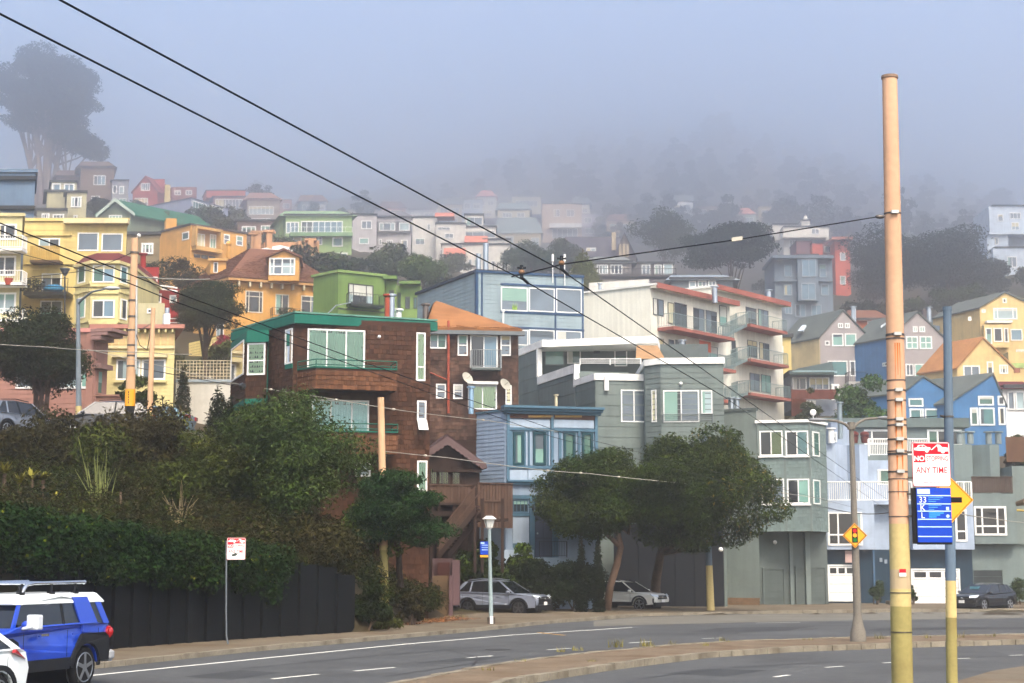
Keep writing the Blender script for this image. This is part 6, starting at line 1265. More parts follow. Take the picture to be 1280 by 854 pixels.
def blue_gables():
    v = (-4.2, 5.2, 0); G = [GROOF]
    h = house('house', 'bright blue twin gabled house with white framed picture windows', [at(1134, 530, 128), at(1256, 530, 128)])
    w = gfront(h, 1129, 1187, 1154, 492, 472, 570, 128, v, BLU, GROOF, .2, .14); put_wins(h, w, [(1135.5, 498, 1154, 508.5, 1, 'teal'), (1137, 511, 1154.5, 526, [.8], 'teal'), (1156, 511, 1175, 526, 1, 'teal'), (1176, 511, 1184, 526, 1, 'mint')], WHITE, .12)
    w = gfront(h, 1187, 1257, 1241.5, 505, 468.5, 570, 127, v, BLU, GROOF, .2, .14)
    put_wins(h, w, [(1222.5, 495, 1242, 507, 1, 'green'), (1212.7, 509.7, 1222.8, 532, 1, 'green'), (1224, 509.7, 1243.3, 532, 1, 'teal'), (1247, 495, 1255.8, 506.8, 1, 'dark'), (1248, 509, 1256.4, 531.5, 1, 'dark')], WHITE, .12)
    h, W = F_('white framed sunroom house with maroon roof beyond the blue gables', [((1256.5, 486, 1300, 560), 136, 7, WHITE)], [(0, (1259, 489.5, 1268, 512.5), 1, 'grey'), (0, (1269, 489.5, 1280.5, 512.5), 1, 'pale')], fw=.1); pitched(h, (1250, 477, 1300, 486.5), 136, 7, MAROON, hip=.5)
    h, W = F_('yellow house squeezed between white apartments and the deck house', [((972, 422, 988.5, 520), 148, 8, YEL)], [(0, (974.5, 433, 979, 441.5), 1, 'dark'), (0, (975.5, 469, 984, 479.5), 2, 'green')], fw=.1)
    h, W = F_('grey sunroom house with dark green roof and brown timber deck', [((989, 468, 1042, 512), 140, 6, paint('sun_grey', (136, 144, 150))), ((989, 487, 1048, 499), 138, .12, mat('deck_red', (96, 52, 40), var=.2, scale=2), 'deck_front')], [(0, (990.5, 472, 1008, 488), 2, 'dark'), (0, (1011, 472, 1036.5, 488), 3, 'grey')], fw=.1)
    mb = MB(); mb.prism([at(987, 468, 138.6), at(1043, 468, 138.6), at(1040, 455, 144), at(999, 463, 144)], (0, 0, .2)); mb.build('roof', mat('roof_dkgreen', (66, 78, 74), var=.15), h); trim(h, W[0], (988, 465.5, 1043, 468.6), paint('eave_blue', (160, 190, 196)), 1.2, 'eave')
    for k in range(14): a = at(989+k*4.1, 499, 137.9); c = at(992.6+k*4.1, 487, 137.9); mb = MB(); mb.box(a.x, c.x, 137.82, 137.9, a.z, c.z); mb.build('board', mat('deck_red', (96, 52, 40)), h)
    b, wb = blk(h, (1040, 480, 1049, 500), 139.5, 1, WHITE, 'door_frame'); window(h, wb, (1041.6, 481.5, 1048, 499), g='dark', fw=.1, name='door')
    for q, m in (((990, 499, 1008, 520), RED), ((1008, 501, 1020, 522), WHITE), ((1020, 500, 1048, 520), paint('lilac_pale', (150, 158, 170)))): blk(h, q, 139, .5, mat('cellar_door', (110, 60, 40), var=.2) if m is RED else m, 'lower_wall')
blue_gables()
g = thing('timber_fence', 'reddish board fence topped by shrubs beside the blue gabled house', 'fence', at(1270, 565, 108))
for k in range(16): a = at(1258+k*3, 568, 106); c = at(1260.6+k*3, 546+(k % 3)*.4, 106); mb = MB(); mb.box(a.x, c.x, 106, 106.05, a.z-.5, c.z); mb.build('board', mat('deck_redwood', (100, 72, 52), var=.2, scale=2), g)
mb = MB(); a = at(1258, 552, 106.1); c = at(1306, 550, 106.1); mb.box(a.x, c.x, 106.06, 106.12, a.z, c.z); mb.build('rail', mat('deck_redwood', (100, 72, 52)), g)

# the topmost rows of houses, only just showing through the fog
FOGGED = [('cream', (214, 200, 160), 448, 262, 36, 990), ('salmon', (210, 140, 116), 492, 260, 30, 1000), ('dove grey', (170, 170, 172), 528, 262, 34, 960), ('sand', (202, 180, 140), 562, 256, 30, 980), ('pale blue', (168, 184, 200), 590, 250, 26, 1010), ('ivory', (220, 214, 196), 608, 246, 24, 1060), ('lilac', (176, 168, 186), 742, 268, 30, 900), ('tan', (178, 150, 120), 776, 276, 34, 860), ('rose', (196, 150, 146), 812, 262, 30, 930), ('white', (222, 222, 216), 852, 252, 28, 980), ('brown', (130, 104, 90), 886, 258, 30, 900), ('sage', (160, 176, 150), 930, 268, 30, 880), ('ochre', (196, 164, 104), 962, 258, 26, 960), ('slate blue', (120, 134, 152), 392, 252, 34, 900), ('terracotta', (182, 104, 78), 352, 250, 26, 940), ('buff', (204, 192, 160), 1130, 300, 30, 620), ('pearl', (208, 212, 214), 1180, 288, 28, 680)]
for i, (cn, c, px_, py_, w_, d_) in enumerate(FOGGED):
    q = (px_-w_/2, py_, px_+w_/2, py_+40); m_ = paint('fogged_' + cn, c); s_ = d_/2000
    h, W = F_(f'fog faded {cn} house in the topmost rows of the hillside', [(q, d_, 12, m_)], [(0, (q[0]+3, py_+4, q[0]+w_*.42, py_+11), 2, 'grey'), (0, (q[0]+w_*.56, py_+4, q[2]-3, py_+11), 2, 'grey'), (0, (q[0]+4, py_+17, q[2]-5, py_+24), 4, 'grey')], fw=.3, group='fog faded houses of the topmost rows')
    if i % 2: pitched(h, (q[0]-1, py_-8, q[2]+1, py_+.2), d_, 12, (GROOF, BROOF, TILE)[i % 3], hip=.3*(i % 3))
# ---------------------------------------------------------------- bank, hedges, street trees
def tz(px, d): p = at(px, 600, d); return Vector((p.x, p.y, terrain(p.x, p.y)))
def bank_cover():
    rg = np.random.default_rng(12); V = []
    C = []
    for i in range(1650):
        px = rg.uniform(-140, 536); p0 = wall_y(px); d = p0 + 1.0 + (70 - p0)*rg.random()**1.15; v = tz(px, d)
        hh = rg.uniform(.25, .6); C.append((v.x, v.y, v.z + hh*.7, rg.uniform(.5, 1.0), rg.uniform(.5, 1.0), hh))
    for k, (nm, m, n, s, sz) in enumerate((('bank_undergrowth', L_BROWN, 52000, slice(0, 800), .10), ('bank_undergrowth', L_OLIVE, 30000, slice(800, 1250), .09), ('bank_undergrowth', L_DARK, 30000, slice(1250, 1650), .10))):
        o = foliage(nm, m, None, C[s], n, sz, 30+k, asp=.3, up=.7, kind='stuff'); tag(o, ['dry brown undergrowth covering the bank above the dark retaining wall', 'olive green undergrowth mixed through the brown bank above the wall', 'dark green low growth mixed through the brown bank above the wall'][k], 'undergrowth')
bank_cover()
def retaining_wall():
    M = mat('retaining', (14, 17, 20), rough=.92, var=.25, scale=.7, streak=.3, fine=.15, bump=.3, bscale=18)
    r = thing('retaining_wall', 'dark slate retaining wall of upright panels holding back the overgrown bank', 'wall', gr(250, 812))
    xs = list(np.linspace(-160, 444, 27))
    for a, b in zip(xs[:-1], xs[1:]):
        p = Vector((0, 0, 0)) + at(a, 760, wall_y(a)); q = at(b, 760, wall_y(b)); h0, h1 = terrain(p.x, p.y + 2.0)+.2, terrain(q.x, q.y+2.0)+.2
        d = (q-p); d.z = 0; n = Vector((-d.y, d.x, 0)).normalized(); n = n if n.y > 0 else -n; L = d.length; d.normalize()
        pp = Vector((p.x, p.y, -.1)); qq = pp + d*(L-.03); hh = max(1.6, (h0+h1)/2)
        mb = MB(); mb.prism([pp, qq, qq + n*1.7, pp + n*1.7], (0, 0, hh+.1)); mb.build('panel', M, r)
        mb = MB(); mb.prism([pp - n*.1 - d*.1, pp - n*.1 + d*.12, pp + n*.2 + d*.12, pp + n*.2 - d*.1], (0, 0, hh+.16)); mb.build('post', M, r)
retaining_wall()
def ivy():
    t = thing('ivy', 'dark glossy ivy spilling over the top of the retaining wall', 'plant', tz(150, 46))
    rg = np.random.default_rng(3); B = []
    for i in range(240):
        px = rg.uniform(-140, 352); d = wall_y(px); y = np.interp(px, [-140, 0, 120, 250, 340], [660, 660, 680, 694, 712]) + rg.uniform(-16, 34)
        p = at(px, y, d + rg.uniform(-.25, .35)); B.append((p.x, p.y, max(p.z, .9), .55, .38, .42))
    foliage('foliage', leafm('ivy', (25, 42, 11), rough=.6), t, B, 60000, .06, 4, asp=.75, up=.3)
    foliage('young_leaves', leafm('ivy_young', (96, 102, 26), rough=.5), t, B, 1100, .05, 5, asp=.75, up=.3)
ivy()
def shrub_px(name, label, cx, cy, w, h, d, m, n, size, k=16, seed=1, cat='shrub', asp=.45, squash=.8, group=None):
    """a shrub whose visible mass spans w by h around a point, rooted in the bank below"""
    c = at(cx, cy, d); s = d/2000; g = terrain(c.x, c.y); top = at(cx, cy - h/2, d).z; zb = min(g, at(cx, cy + h/2, d).z)
    return bush(name, label, (c.x, c.y, zb), (w*s/2, w*s*.42), top - zb, m, n, size, k, seed, group, cat, True, asp, squash=squash)
shrub_px('shrub', 'large grey green shrub growing against the brown shingled apartments', 372, 590, 200, 170, 60.5, L_GREY, 30000, .085, 34, 5)
shrub_px('shrub', 'bright yellow green shrub low in front of the brown apartments', 468, 622, 90, 50, 61, L_BRIGHT, 5500, .08, 14, 6)
shrub_px('shrub', 'dull olive shrub left of the large grey green shrub', 262, 600, 130, 130, 61, L_OLIVE, 14000, .08, 24, 7)
shrub_px('shrub', 'wispy brown shrub on the bank beneath the two utility poles', 175, 565, 150, 90, 64, L_BROWN, 9000, .10, 20, 8)
shrub_px('shrub', 'dark brown shrub at the top left of the bank beside the silver wagon', 55, 568, 130, 80, 63, L_BROWN, 8000, .10, 18, 9)
shrub_px('shrub', 'dry twiggy shrub spreading above the right end of the retaining wall', 350, 690, 190, 80, 55, L_BROWN, 11000, .09, 22, 10)
shrub_px('shrub', 'yellowish young shrub growing around the short utility pole', 205, 550, 90, 60, 66, L_YEL, 1500, .10, 12, 11)
shrub_px('shrub', 'low dark bramble filling the bank at the right end of the retaining wall', 458, 762, 50, 62, 54.9, L_DARK, 9000, .07, 20, 12)
shrub_px('shrub', 'small brown bramble beside the low dark bramble on the bank', 513, 756, 34, 34, 60.5, L_BROWN, 4500, .07, 16, 13)
shrub_px('shrub', 'tiny dark bramble at the pavement edge below the olive pole base', 480, 776, 34, 26, 56.4, L_OLIVE, 2600, .06, 10, 14)
def dark_pine():
    t = thing('pine_tree', 'low dark layered evergreen beside the pale post at the foot of the brown building', 'tree', tz(500, 62)); rg = random.Random(7); B = []
    for i in range(30):
        f = i/29; y = 596 + f*78; w = 30 + 55*min(1, f*1.3); p = at(497 + rg.uniform(-1, 1)*w*.62, y, 59.5 + rg.uniform(-.7, 1.6)*(1 if y < 660 else .5)); B.append((p.x, p.y, p.z, .75, .65, .28))
    limbs(t, at(500, 735, 61.2), at(495, 605, 60.6), .13, BARKD, B[::4], 3); foliage('crown', leafm('fir', (36, 58, 26)), t, B, 15000, .10, 7, asp=.28, up=.4, droop=.3)
dark_pine()
def columnar(label, cx, yt, yb, w, d, seed, m=None, n=2600):
    b = at(cx, yb, d); t_ = at(cx, yt, d); s = d/2000*w/2; g = thing('cypress', label, 'tree', (b.x, b.y, min(b.z, terrain(b.x, b.y)))); H = t_.z - b.z; B = []
    for i in range(14): f = i/13; B.append((b.x, b.y, b.z + H*(.06+.88*f), s*(1-.75*f**2), s*(1-.75*f**2), H*.1))
    limbs(g, b - UP*.5, t_ - UP*.3, .1, BARKD, (), seed); foliage('crown', m or L_CYP, g, B, n, .10, seed, up=.8, asp=.3)
columnar('taller dark columnar cypress left of the brown apartments', 272, 484, 560, 34, 68, 1); columnar('rounded dark columnar cypress tight against the brown apartments', 286, 497, 560, 22, 67, 2, n=1600); columnar('slim dark cypress standing right of the frieze house', 228, 452, 530, 20, 86, 3, n=1800)
columnar('slim dark cypress under the street tree by the blue row house steps', 727, 668, 765, 16, 78.2, 4, n=2200); columnar('second slim cypress nearer the pale leaning trunk', 748, 668, 765, 15, 77.5, 5, n=2200)
def stalks(label, x0, x1, yb, yt, d, n, seed, m):
    t = thing('reed_clump', label, 'plant', at((x0+x1)/2, yb, d)); rg = random.Random(seed)
    for i in range(n):
        b = at(x0*.65 + x1*.35 + (x1-x0)*.3*rg.random(), yb + rg.uniform(-4, 4), d + rg.uniform(-.3, .3)); e = at(rg.uniform(x0, x1), yt + rg.uniform(-12, 40), d + rg.uniform(-.6, .6))
        mb = MB(); mb.tube([b - UP*.5, b.lerp(e, .5) + Vector((0, 0, .1)), e], [.022, .017, .008], 5); mb.build('stem', m, t)
    foliage('foliage', L_OLIVE, t, [(*(at((x0+x1)/2, yt, d)), (x1-x0)*d/4000*1.1, .6, .7)], 900, .1, seed)
STK = mat('stalk_green', (120, 126, 72), rough=.7, var=.25, scale=3); STK2 = mat('stalk_pale', (146, 130, 98), rough=.8, var=.25, scale=3)
stalks('tall clump of pale green canes on the bank under the silver street light', 92, 158, 652, 556, 55, 26, 1, STK); stalks('thin dry canes on the bank above the no stopping sign', 200, 248, 662, 600, 54, 20, 2, STK2)
mb = MB(); mb.tube([at(153, 662, 53) - UP*.4, at(150.5, 615, 53)], .045, 7); o = mb.build('stake', BARK, None); tag(o, 'weathered wooden stake among the ivy beside the cane clump', 'stake')
def rosette(label, cx, cy, r, d, seed):
    c = at(cx, cy, d); t = thing('yucca', label, 'plant', c); rg = random.Random(seed); mb = MB(); mb.tube([Vector((c.x, c.y, terrain(c.x, c.y)-.2)), c], .07, 6); mb.build('stem', BARK, t); mb = MB()
    for i in range(34):
        a = rg.uniform(0, 6.28); e = rg.uniform(.0, 1.1); L = r*rg.uniform(.7, 1.1); dr = Vector((math.cos(a)*math.cos(e), math.sin(a)*math.cos(e), math.sin(e))); s = dr.cross(UP).normalized()*.045; tip = c + dr*L - UP*.1*L
        mb.add([c - s*.6, c + s*.6, c + dr*L*.55 + s, c + dr*L*.55 - s, tip], [(0, 1, 2, 3), (3, 2, 4)])
    mb.build('leaves', leafm('yucca', (112, 106, 44)), t, kind='stuff')
for i, (x, y, r) in enumerate(((6, 592, .55), (25, 604, .5), (40, 600, .55), (54, 600, .45), (70, 626, .5), (96, 636, .35))): rosette(('yellowing yucca rosette at the left end of the row', 'spiky yucca second from the left in the row', 'largest spiky yucca in the middle of the row', 'small yucca at the right end of the upper row', 'yucca standing lower than the row above it', 'smallest yucca beside the canes')[i], x, y, r, 54, i)
# trees along the upper street
def px_tree(name, label, cx, yt, yb, ytr, w, d, m, n, size, k=24, seed=1, tr=.2, bark=None, squash=.75, up=.35, asp=.45, group=None, shell=.75, lean=0, stems=1):
    """tree whose crown spans yt..yb and w across, on a trunk rooted at ytr"""
    s = d/2000; c = at(cx, (yt+yb)/2, d); b = at(cx - lean, ytr, d); b.z = min(b.z, terrain(b.x, b.y)); t = thing(name, label, 'tree', b, group)
    rz = (yb-yt)*s/2; rx = w*s/2; B = clumps(c, (rx*.82, rx*.75, rz*.82), k, min(rx, rz)*.4, seed, squash=squash, shell=shell, low=-.8)
    rg = random.Random(seed)
    for j in range(stems): limbs(t, b + Vector((rg.uniform(-.4, .4)*(stems > 1)*rx*.15, 0, -.3)), c + Vector(((j-(stems-1)/2)*rx*.25, 0, rz*.1)), tr, bark, rg.sample(B, min(9, len(B))), seed+j)
    foliage('crown', m, t, B, n, size, seed, up=up, asp=asp); return t
px_tree('street_tree', 'dense dark clipped street tree in front of the pink house', 52, 380, 498, 540, 116, 78, L_DARK, 26000, .10, 44, 21, .16, BARKD, shell=.85, stems=3)
shrub_px('shrub', 'leggy dark shrub between the yellow banded pole and pale pole', 168, 500, 50, 55, 80, L_MID, 2600, .11, 12, 22)
shrub_px('shrub', 'thin dark shrub at the corner of the pink garden wall', 152, 492, 20, 40, 81.5, L_MID, 900, .1, 8, 23)
px_tree('pine_tree', 'dark wind shaped pine between the red house and orange dormer house', 258, 342, 432, 470, 92, 118, leafm('monterey', (40, 50, 22)), 17000, .13, 40, 24, .3, BARKD, squash=.4, asp=.3, shell=.6)
shrub_px('hedge', 'dark ridge hedge below the orange flat roofed house', 215, 334, 96, 34, 160, L_DARK, 6000, .16, 26, 25, 'hedge'); shrub_px('shrub', 'brown topped shrub behind the dark pine', 240, 330, 44, 24, 156, L_BROWN, 2000, .15, 10, 26)
# the street pair and what stands under it
def street_pair():
    t = thing('street_tree', 'leafy street tree on a pale leaning trunk between the blue row house and crossover', 'tree', gr(757, 764)); d = 79.5
    c = at(744, 616, d); B = clumps(c, (2.35, 2.2, 2.5), 56, .85, 3, squash=.75, shell=.85, low=-1)
    b = gr(757, 766); p = [b - UP*.3, at(762.5, 734, d), at(771, 706, d), at(776, 684, d), at(770, 655, d), at(752, 610, d)]; mb = MB(); mb.tube(p, [.23, .19, .18, .16, .12, .05], 10)
    mb.tube([at(775, 683, d), at(758, 668, d), at(735, 650, d)], [.14, .1, .05], 7); mb.tube([at(771, 655, d), at(785, 668, d), at(795, 600, d)], [.13, .08, .04], 7)
    for e in B[::5]: mb.tube([at(772, 652, d), (at(772, 652, d) + Vector(e[:3]))/2 + UP*.3, Vector(e[:3])], [.1, .06, .02], 5)
    mb.build('trunk', BARKP, t); foliage('crown', L_STREET, t, B, 42000, .105, 31, asp=.4)
    t = thing('street_tree', 'broad leafy street tree spreading over the dark driveway by the grey pole', 'tree', at(818, 760, 86.2)); d = 78.5
    B = clumps(at(872, 616, d), (3.7, 3.2, 2.7), 80, .95, 5, squash=.7, shell=.85, low=-1) + clumps(at(905, 560, d), (1.5, 1.2, .7), 10, .5, 6)
    b = at(818, 760, 86.2); mb = MB(); mb.tube([b - UP*.3, at(820, 726, 86.2), at(826, 692, 84.5), at(850, 630, d)], [.3, .25, .2, .09], 10)
    for e in B[::5]: mb.tube([at(826, 692, 85.5), (at(826, 692, 85.5) + Vector(e[:3]))/2 - UP*.2, Vector(e[:3])], [.16, .09, .025], 6)
    mb.build('trunk', BARK, t); foliage('crown', L_STREET, t, B, 64000, .105, 33, asp=.4)
    foliage('yellowing_leaves', leafm('turning', (104, 88, 22)), t, [b for b in B if b[0] > at(890, 600, d).x], 900, .1, 34, asp=.4)
street_pair()
shrub_px('hedge', 'dark unclipped hedge beside the silver crossover below the row house', 718, 730, 80, 64, 79.5, L_DARK, 12000, .10, 30, 41, 'hedge'); shrub_px('hedge', 'dark hedge running along the driveway behind the silver crossover', 662, 712, 70, 40, 80.5, L_DARK, 6500, .10, 20, 42, 'hedge')
shrub_px('shrub', 'yellow flecked green shrub at the foot of the outside stair', 605, 692, 66, 60, 79.5, L_MID, 5000, .12, 16, 43, asp=.55); shrub_px('shrub', 'loose leafy shrub against the blue row house panel', 648, 697, 34, 40, 80.5, L_BRIGHT, 1300, .14, 10, 44, asp=.55)
for lab, x, y, w, h, d in (('boxy clipped hedge between white garage doors', 1096, 742, 21, 28, 93), ('narrow clipped hedge right of the big pole', 1140, 743, 12, 28, 93), ('clipped hedge behind the black hatchback', 1272, 734, 24, 20, 93)): shrub_px('hedge', lab, x, y, w, h, d, leafm('box', (48, 62, 26)), 2600, .06, 18, int(x), 'hedge', squash=1)
mb = MB(); a, b = gr(1085, 756), gr(1110, 757); mb.box(a.x, b.x, 92.6, 93.6, 0, .35); o = mb.build('planter', CONC, None); tag(o, 'low concrete planter under the boxy clipped hedge', 'planter')
# shrubs and trees among the houses
shrub_px('shrub', 'glossy green shrub tree in front of the grey gable houses', 1080, 497, 76, 60, 122, leafm('laurel', (60, 84, 28)), 8500, .15, 24, 51, asp=.55)
shrub_px('shrub', 'thin grey green shrub before the brown timber deck', 1013, 502, 34, 34, 130, L_OLIVE, 2200, .13, 12, 52); shrub_px('shrub', 'dark green bush on top of the reddish board fence', 1272, 533, 36, 30, 110, L_MID, 2600, .13, 12, 53); shrub_px('shrub', 'brown dry shrub over the reddish board fence', 1262, 545, 24, 20, 109, L_BROWN, 1200, .12, 10, 54); shrub_px('shrub', 'spiky rooftop shrub under the blue gabled house', 1213, 548, 30, 24, 112, L_OLIVE, 1200, .16, 10, 55, asp=.2)
def araucaria():
    d = 180; b = at(729, 372, d); b.z = terrain(b.x, b.y) ; t = thing('norfolk_pine', 'slim tiered norfolk pine rising behind the pale blue house', 'tree', b); tp = at(728, 311, d); bs = at(729, 365, d); B = []
    for i in range(11):
        f = i/10; z = bs.z + (tp.z-bs.z)*(.05+.9*f); r = 2.3*(1-f)**.8 + .15
        for k in range(7): a = k*.9 + i*.45; B.append((b.x + math.cos(a)*r*.6, b.y + math.sin(a)*r*.6, z + .1, r*.5, r*.5, .18))
    limbs(t, b, tp, .2, BARK, B[::9], 1); foliage('crown', leafm('norfolk', (92, 96, 42)), t, B, 5200, .2, 2, asp=.3, up=.5)
araucaria()
for i, (nm, lab, cx, yt, yb, ytr, w, d, m, n, size, k) in enumerate((
    ('tree', 'rounded olive tree in front of the pale grey flats', 485, 316, 352, 365, 74, 245, L_OLIVE, 6000, .28, 22), ('tree', 'lighter green tree left of the white mediterranean house', 528, 317, 362, 372, 62, 225, L_BRIGHT, 6000, .25, 22), ('tree', 'dark bush below the light green house', 405, 316, 340, 350, 62, 250, L_DARK, 4000, .26, 16),
    ('tree', 'round olive tree beside the violet blue house', 283, 272, 294, 300, 40, 300, L_OLIVE, 3500, .3, 14), ('tree', 'dark tree behind the green roofed house', 124, 245, 275, 285, 36, 300, L_DARK, 3500, .3, 14), ('tree', 'green tree below the ochre foggy house', 664, 300, 352, 360, 90, 300, L_MID, 8000, .3, 26), ('tree', 'tree filling the gap left of the tudor house', 700, 296, 345, 355, 50, 330, L_OLIVE, 5000, .32, 18),
    ('cypress_tree', 'broad dark cypress spreading above the white apartments', 914, 270, 352, 384, 128, 285, leafm('bigcyp', (36, 46, 30)), 16000, .34, 46), ('tree', 'slim green tree under the broad dark cypress', 902, 345, 378, 388, 34, 230, L_OLIVE, 2600, .22, 12),
    ('tree', 'bushy green tree behind the tudor house', 830, 262, 330, 345, 96, 400, L_OLIVE, 8000, .4, 26), ('cypress_tree', 'large dark cypress left half behind the big pole', 1108, 272, 392, 420, 116, 320, leafm('bigcyp', (36, 46, 30)), 18000, .34, 50), ('cypress_tree', 'spreading dark cypress right of the big pole', 1185, 272, 390, 410, 120, 330, leafm('bigcyp', (36, 46, 30)), 18000, .34, 50),
    ('tree', 'lighter green rounded tree in front of the cypress grove', 1205, 350, 402, 415, 100, 290, L_MID, 9000, .3, 26), ('tree', 'dark tree at the foot of the tall white blue house', 1243, 320, 385, 395, 50, 335, L_DARK, 5000, .32, 18), ('tree', 'dark tree below the red orange stucco house', 1080, 372, 412, 425, 76, 270, L_DARK, 6000, .28, 20))):
    px_tree(nm, lab, cx, yt, yb, ytr, w, d, m, n, size, k, 60+i, tr=.35 if 'cyp' in nm else .22, squash=.42 if 'cyp' in nm else .75, bark=BARK, asp=.4, shell=.65 if 'cyp' in nm else .8)
def giant_cypress():
    d = 600; b = at(58, 262, d); t = thing('cypress_tree', 'giant old cypress with forked trunks towering through the fog', 'tree', b); M = leafm('bigcyp', (36, 46, 30)); B = []
    for cx, cy, rx, ry, k in ((70, 95, 44, 32, 26), (32, 118, 42, 28, 22), (88, 132, 44, 22, 20), (30, 150, 38, 18, 14), (98, 178, 34, 12, 14), (80, 160, 40, 18, 14), (118, 192, 18, 8, 6), (10, 100, 26, 22, 8), (60, 120, 46, 30, 24), (100, 110, 26, 24, 12), (44, 78, 30, 20, 12)): B += clumps(at(cx, cy, d), (rx*d/2000*.9, rx*d/2000*.7, ry*d/2000*.9), k, 3.8, cx, squash=.55, shell=.7)
    mb = MB(); rg = random.Random(5)
    for j, (bx, tx, ty, r) in enumerate(((48, 22, 150, 1.5), (58, 60, 110, 2.2), (62, 85, 140, 1.6), (52, 40, 120, 1.6), (66, 112, 190, 1.0), (56, 70, 130, 1.5))):
        p, q = at(bx, 268, d + rg.uniform(-1, 1)), at(tx, ty, d + rg.uniform(-2, 2)); m1 = p.lerp(q, .45) + Vector(((58-tx)*.02, 0, 1)); mb.tube([p, p.lerp(m1, .5), m1, m1.lerp(q, .5) + UP*.5, q], [r, r*.85, r*.65, r*.45, r*.15], 9)
        for e in rg.sample(B, 8): mb.tube([m1, m1.lerp(Vector(e[:3]), .6) - UP*.6, Vector(e[:3])], [r*.3, r*.2, .08], 5)
    mb.build('trunk', mat('cypress_bark', (112, 96, 86), var=.25, scale=.6, fine=.2), t); foliage('crown', M, t, B, 60000, .7, 9, asp=.35, up=.5)
giant_cypress()
# the wood on the hilltop: every tree of it that the fog lets one tell apart
def hill_wood():
    rg = random.Random(77); P = []
    proto = []
    for j, (nm, h, r, sq, m, k) in enumerate((('cypress', 24, 9, .45, leafm('hill_cypress', (34, 44, 30)), 26), ('round', 17, 7.5, .75, leafm('hill_round', (50, 60, 34)), 24), ('tall', 28, 7, .7, leafm('hill_tall', (40, 52, 36)), 30))):
        t = tree('hill_tree', ('wide dark fog veiled tree in the wood on the hilltop', 'rounded green fog veiled tree in the wood on the hilltop', 'tall slim fog veiled tree in the wood on the hilltop')[j], (0, 0, -50), h, r, m, 3000, 1.0, k, None, .5, BARK, 90+j, squash=sq, crown_c=.55, crown_h=.5, low=-1, group='fog veiled trees of the hilltop wood'); proto.append(t)
    spots = [(px, d) for d in (760, 860, 1000, 1180, 1400, 1700, 2050) for px in range(640, 1290, 28)] + [(px, d) for d in (800, 1000, 1300, 1600) for px in range(-20, 640, 70)] + [(px, d) for d in (620, 700) for px in range(-40, 640, 120)]
    first = [True]*3
    for px, d in spots:
        px += rg.uniform(-20, 20); d *= rg.uniform(.95, 1.05); x = (px-640)*d/2000; z = terrain(x, d)
        if px < 640 and rg.random() < .3: continue
        j = rg.choice((0, 0, 1, 2)) ; p = proto[j]
        s = rg.uniform(.55, 1.35)*(.5 if px < 560 else .8 if px < 1060 else .62)*(1 + d/4000)
        if 560 < px < 760 and d < 1100: continue
        if first[j]: o = p; first[j] = False
        else:
            o = p.copy(); COL.objects.link(o)
            for ch in p.children: c = ch.copy(); COL.objects.link(c); c.parent = o
        o.location = (x, d, z-1); o.rotation_euler = (0, 0, rg.uniform(0, 6.28)); o.scale = (s, s, s*rg.uniform(.85, 1.2))
hill_wood()
def gap_shrubs():
    rg = random.Random(41); pr = []
    for j, m in enumerate((L_DARK, L_MID, L_OLIVE)): pr.append(bush('garden_shrub', ('dark rounded garden shrub between the hillside houses', 'mid green rounded garden shrub between the hillside houses', 'olive rounded garden shrub between the hillside houses')[j], (0, 0, -60), (3.2, 3.0), 4.2, m, 1500, .42, 14, 200+j, 'garden shrubs between the hillside houses'))
    first = [True]*3
    for px, d in [(x, d) for x in range(-20, 1290, 42) for d in (135, 170, 210, 245, 285, 345, 395, 430)]:
        px += rg.uniform(-18, 18); d *= rg.uniform(.96, 1.04); x = (px-640)*d/2000
        if rg.random() < (.45 if d > 150 else .6) or (d < 160 and 420 < px < 940): continue
        j = rg.randrange(3); p = pr[j]
        if first[j]: o = p; first[j] = False
        else:
            o = p.copy(); COL.objects.link(o)
            for ch in p.children: c = ch.copy(); COL.objects.link(c); c.parent = o
        s = rg.uniform(.5, 1.15)*(.55 if d < 180 else 1); o.location = (x, d, terrain(x, d)-.4); o.rotation_euler = (0, 0, rg.uniform(0, 6.28)); o.scale = (s, s, s)
gap_shrubs()
# ---------------------------------------------------------------- poles, lamps, signs, wires
POLE_O = mat('pole_orange', (198, 156, 124), rough=.85, var=.10, scale=.8, fine=.06, streak=.12); POLE_Y = mat('pole_olive', (148, 136, 84), rough=.85, var=.14, scale=1.2, fine=.10, dirt=(110, 96, 58), dirt_amt=.6, dirt_scale=1.2)
POLE_T = mat('pole_tan', (186, 166, 112), rough=.85, var=.12, scale=1.2, fine=.1); POLE_B = paint('pole_blue', (104, 124, 142)); BEIGEP = mat('pole_beige', (196, 158, 122), rough=.85, var=.12, scale=.8, streak=.15); RUSTM = mat('rust_streak', (184, 104, 46), rough=.9, var=.3, scale=6)
STEEL = metal('strap', (92, 86, 80), rough=.5, metal=.7); YEL_S = mat('sign_yellow', (236, 158, 22), rough=.4, var=.03, spec=.4); BLK = mat('sign_black', (18, 18, 20), rough=.5, var=.05); REDS = mat('sign_red', (186, 22, 40), rough=.4, var=.04); WHT_S = mat('sign_white', (232, 230, 224), rough=.4, var=.04); BLUE_S = mat('sign_blue', (20, 62, 166), rough=.35, var=.04); BLUE_L = mat('sign_blue_light', (70, 136, 206), rough=.4); PALE_B = mat('sign_pale', (176, 200, 232), rough=.4)
def pole_seg(root, p, q, r0, r1, m, name, n=16): mb = MB(); mb.tube([p, q], [r0, r1], n); return mb.build(name, m, root)
def on_pole(px0, py0, px1, py1, d):
    a, b = at(px0, py0, d), at(px1, py1, d); return lambda y: a + (b-a)*((at(px0, y, d).z - a.z)/(b.z - a.z))
FONT = bpy.data.curves.new('f', 'FONT').font if False else None
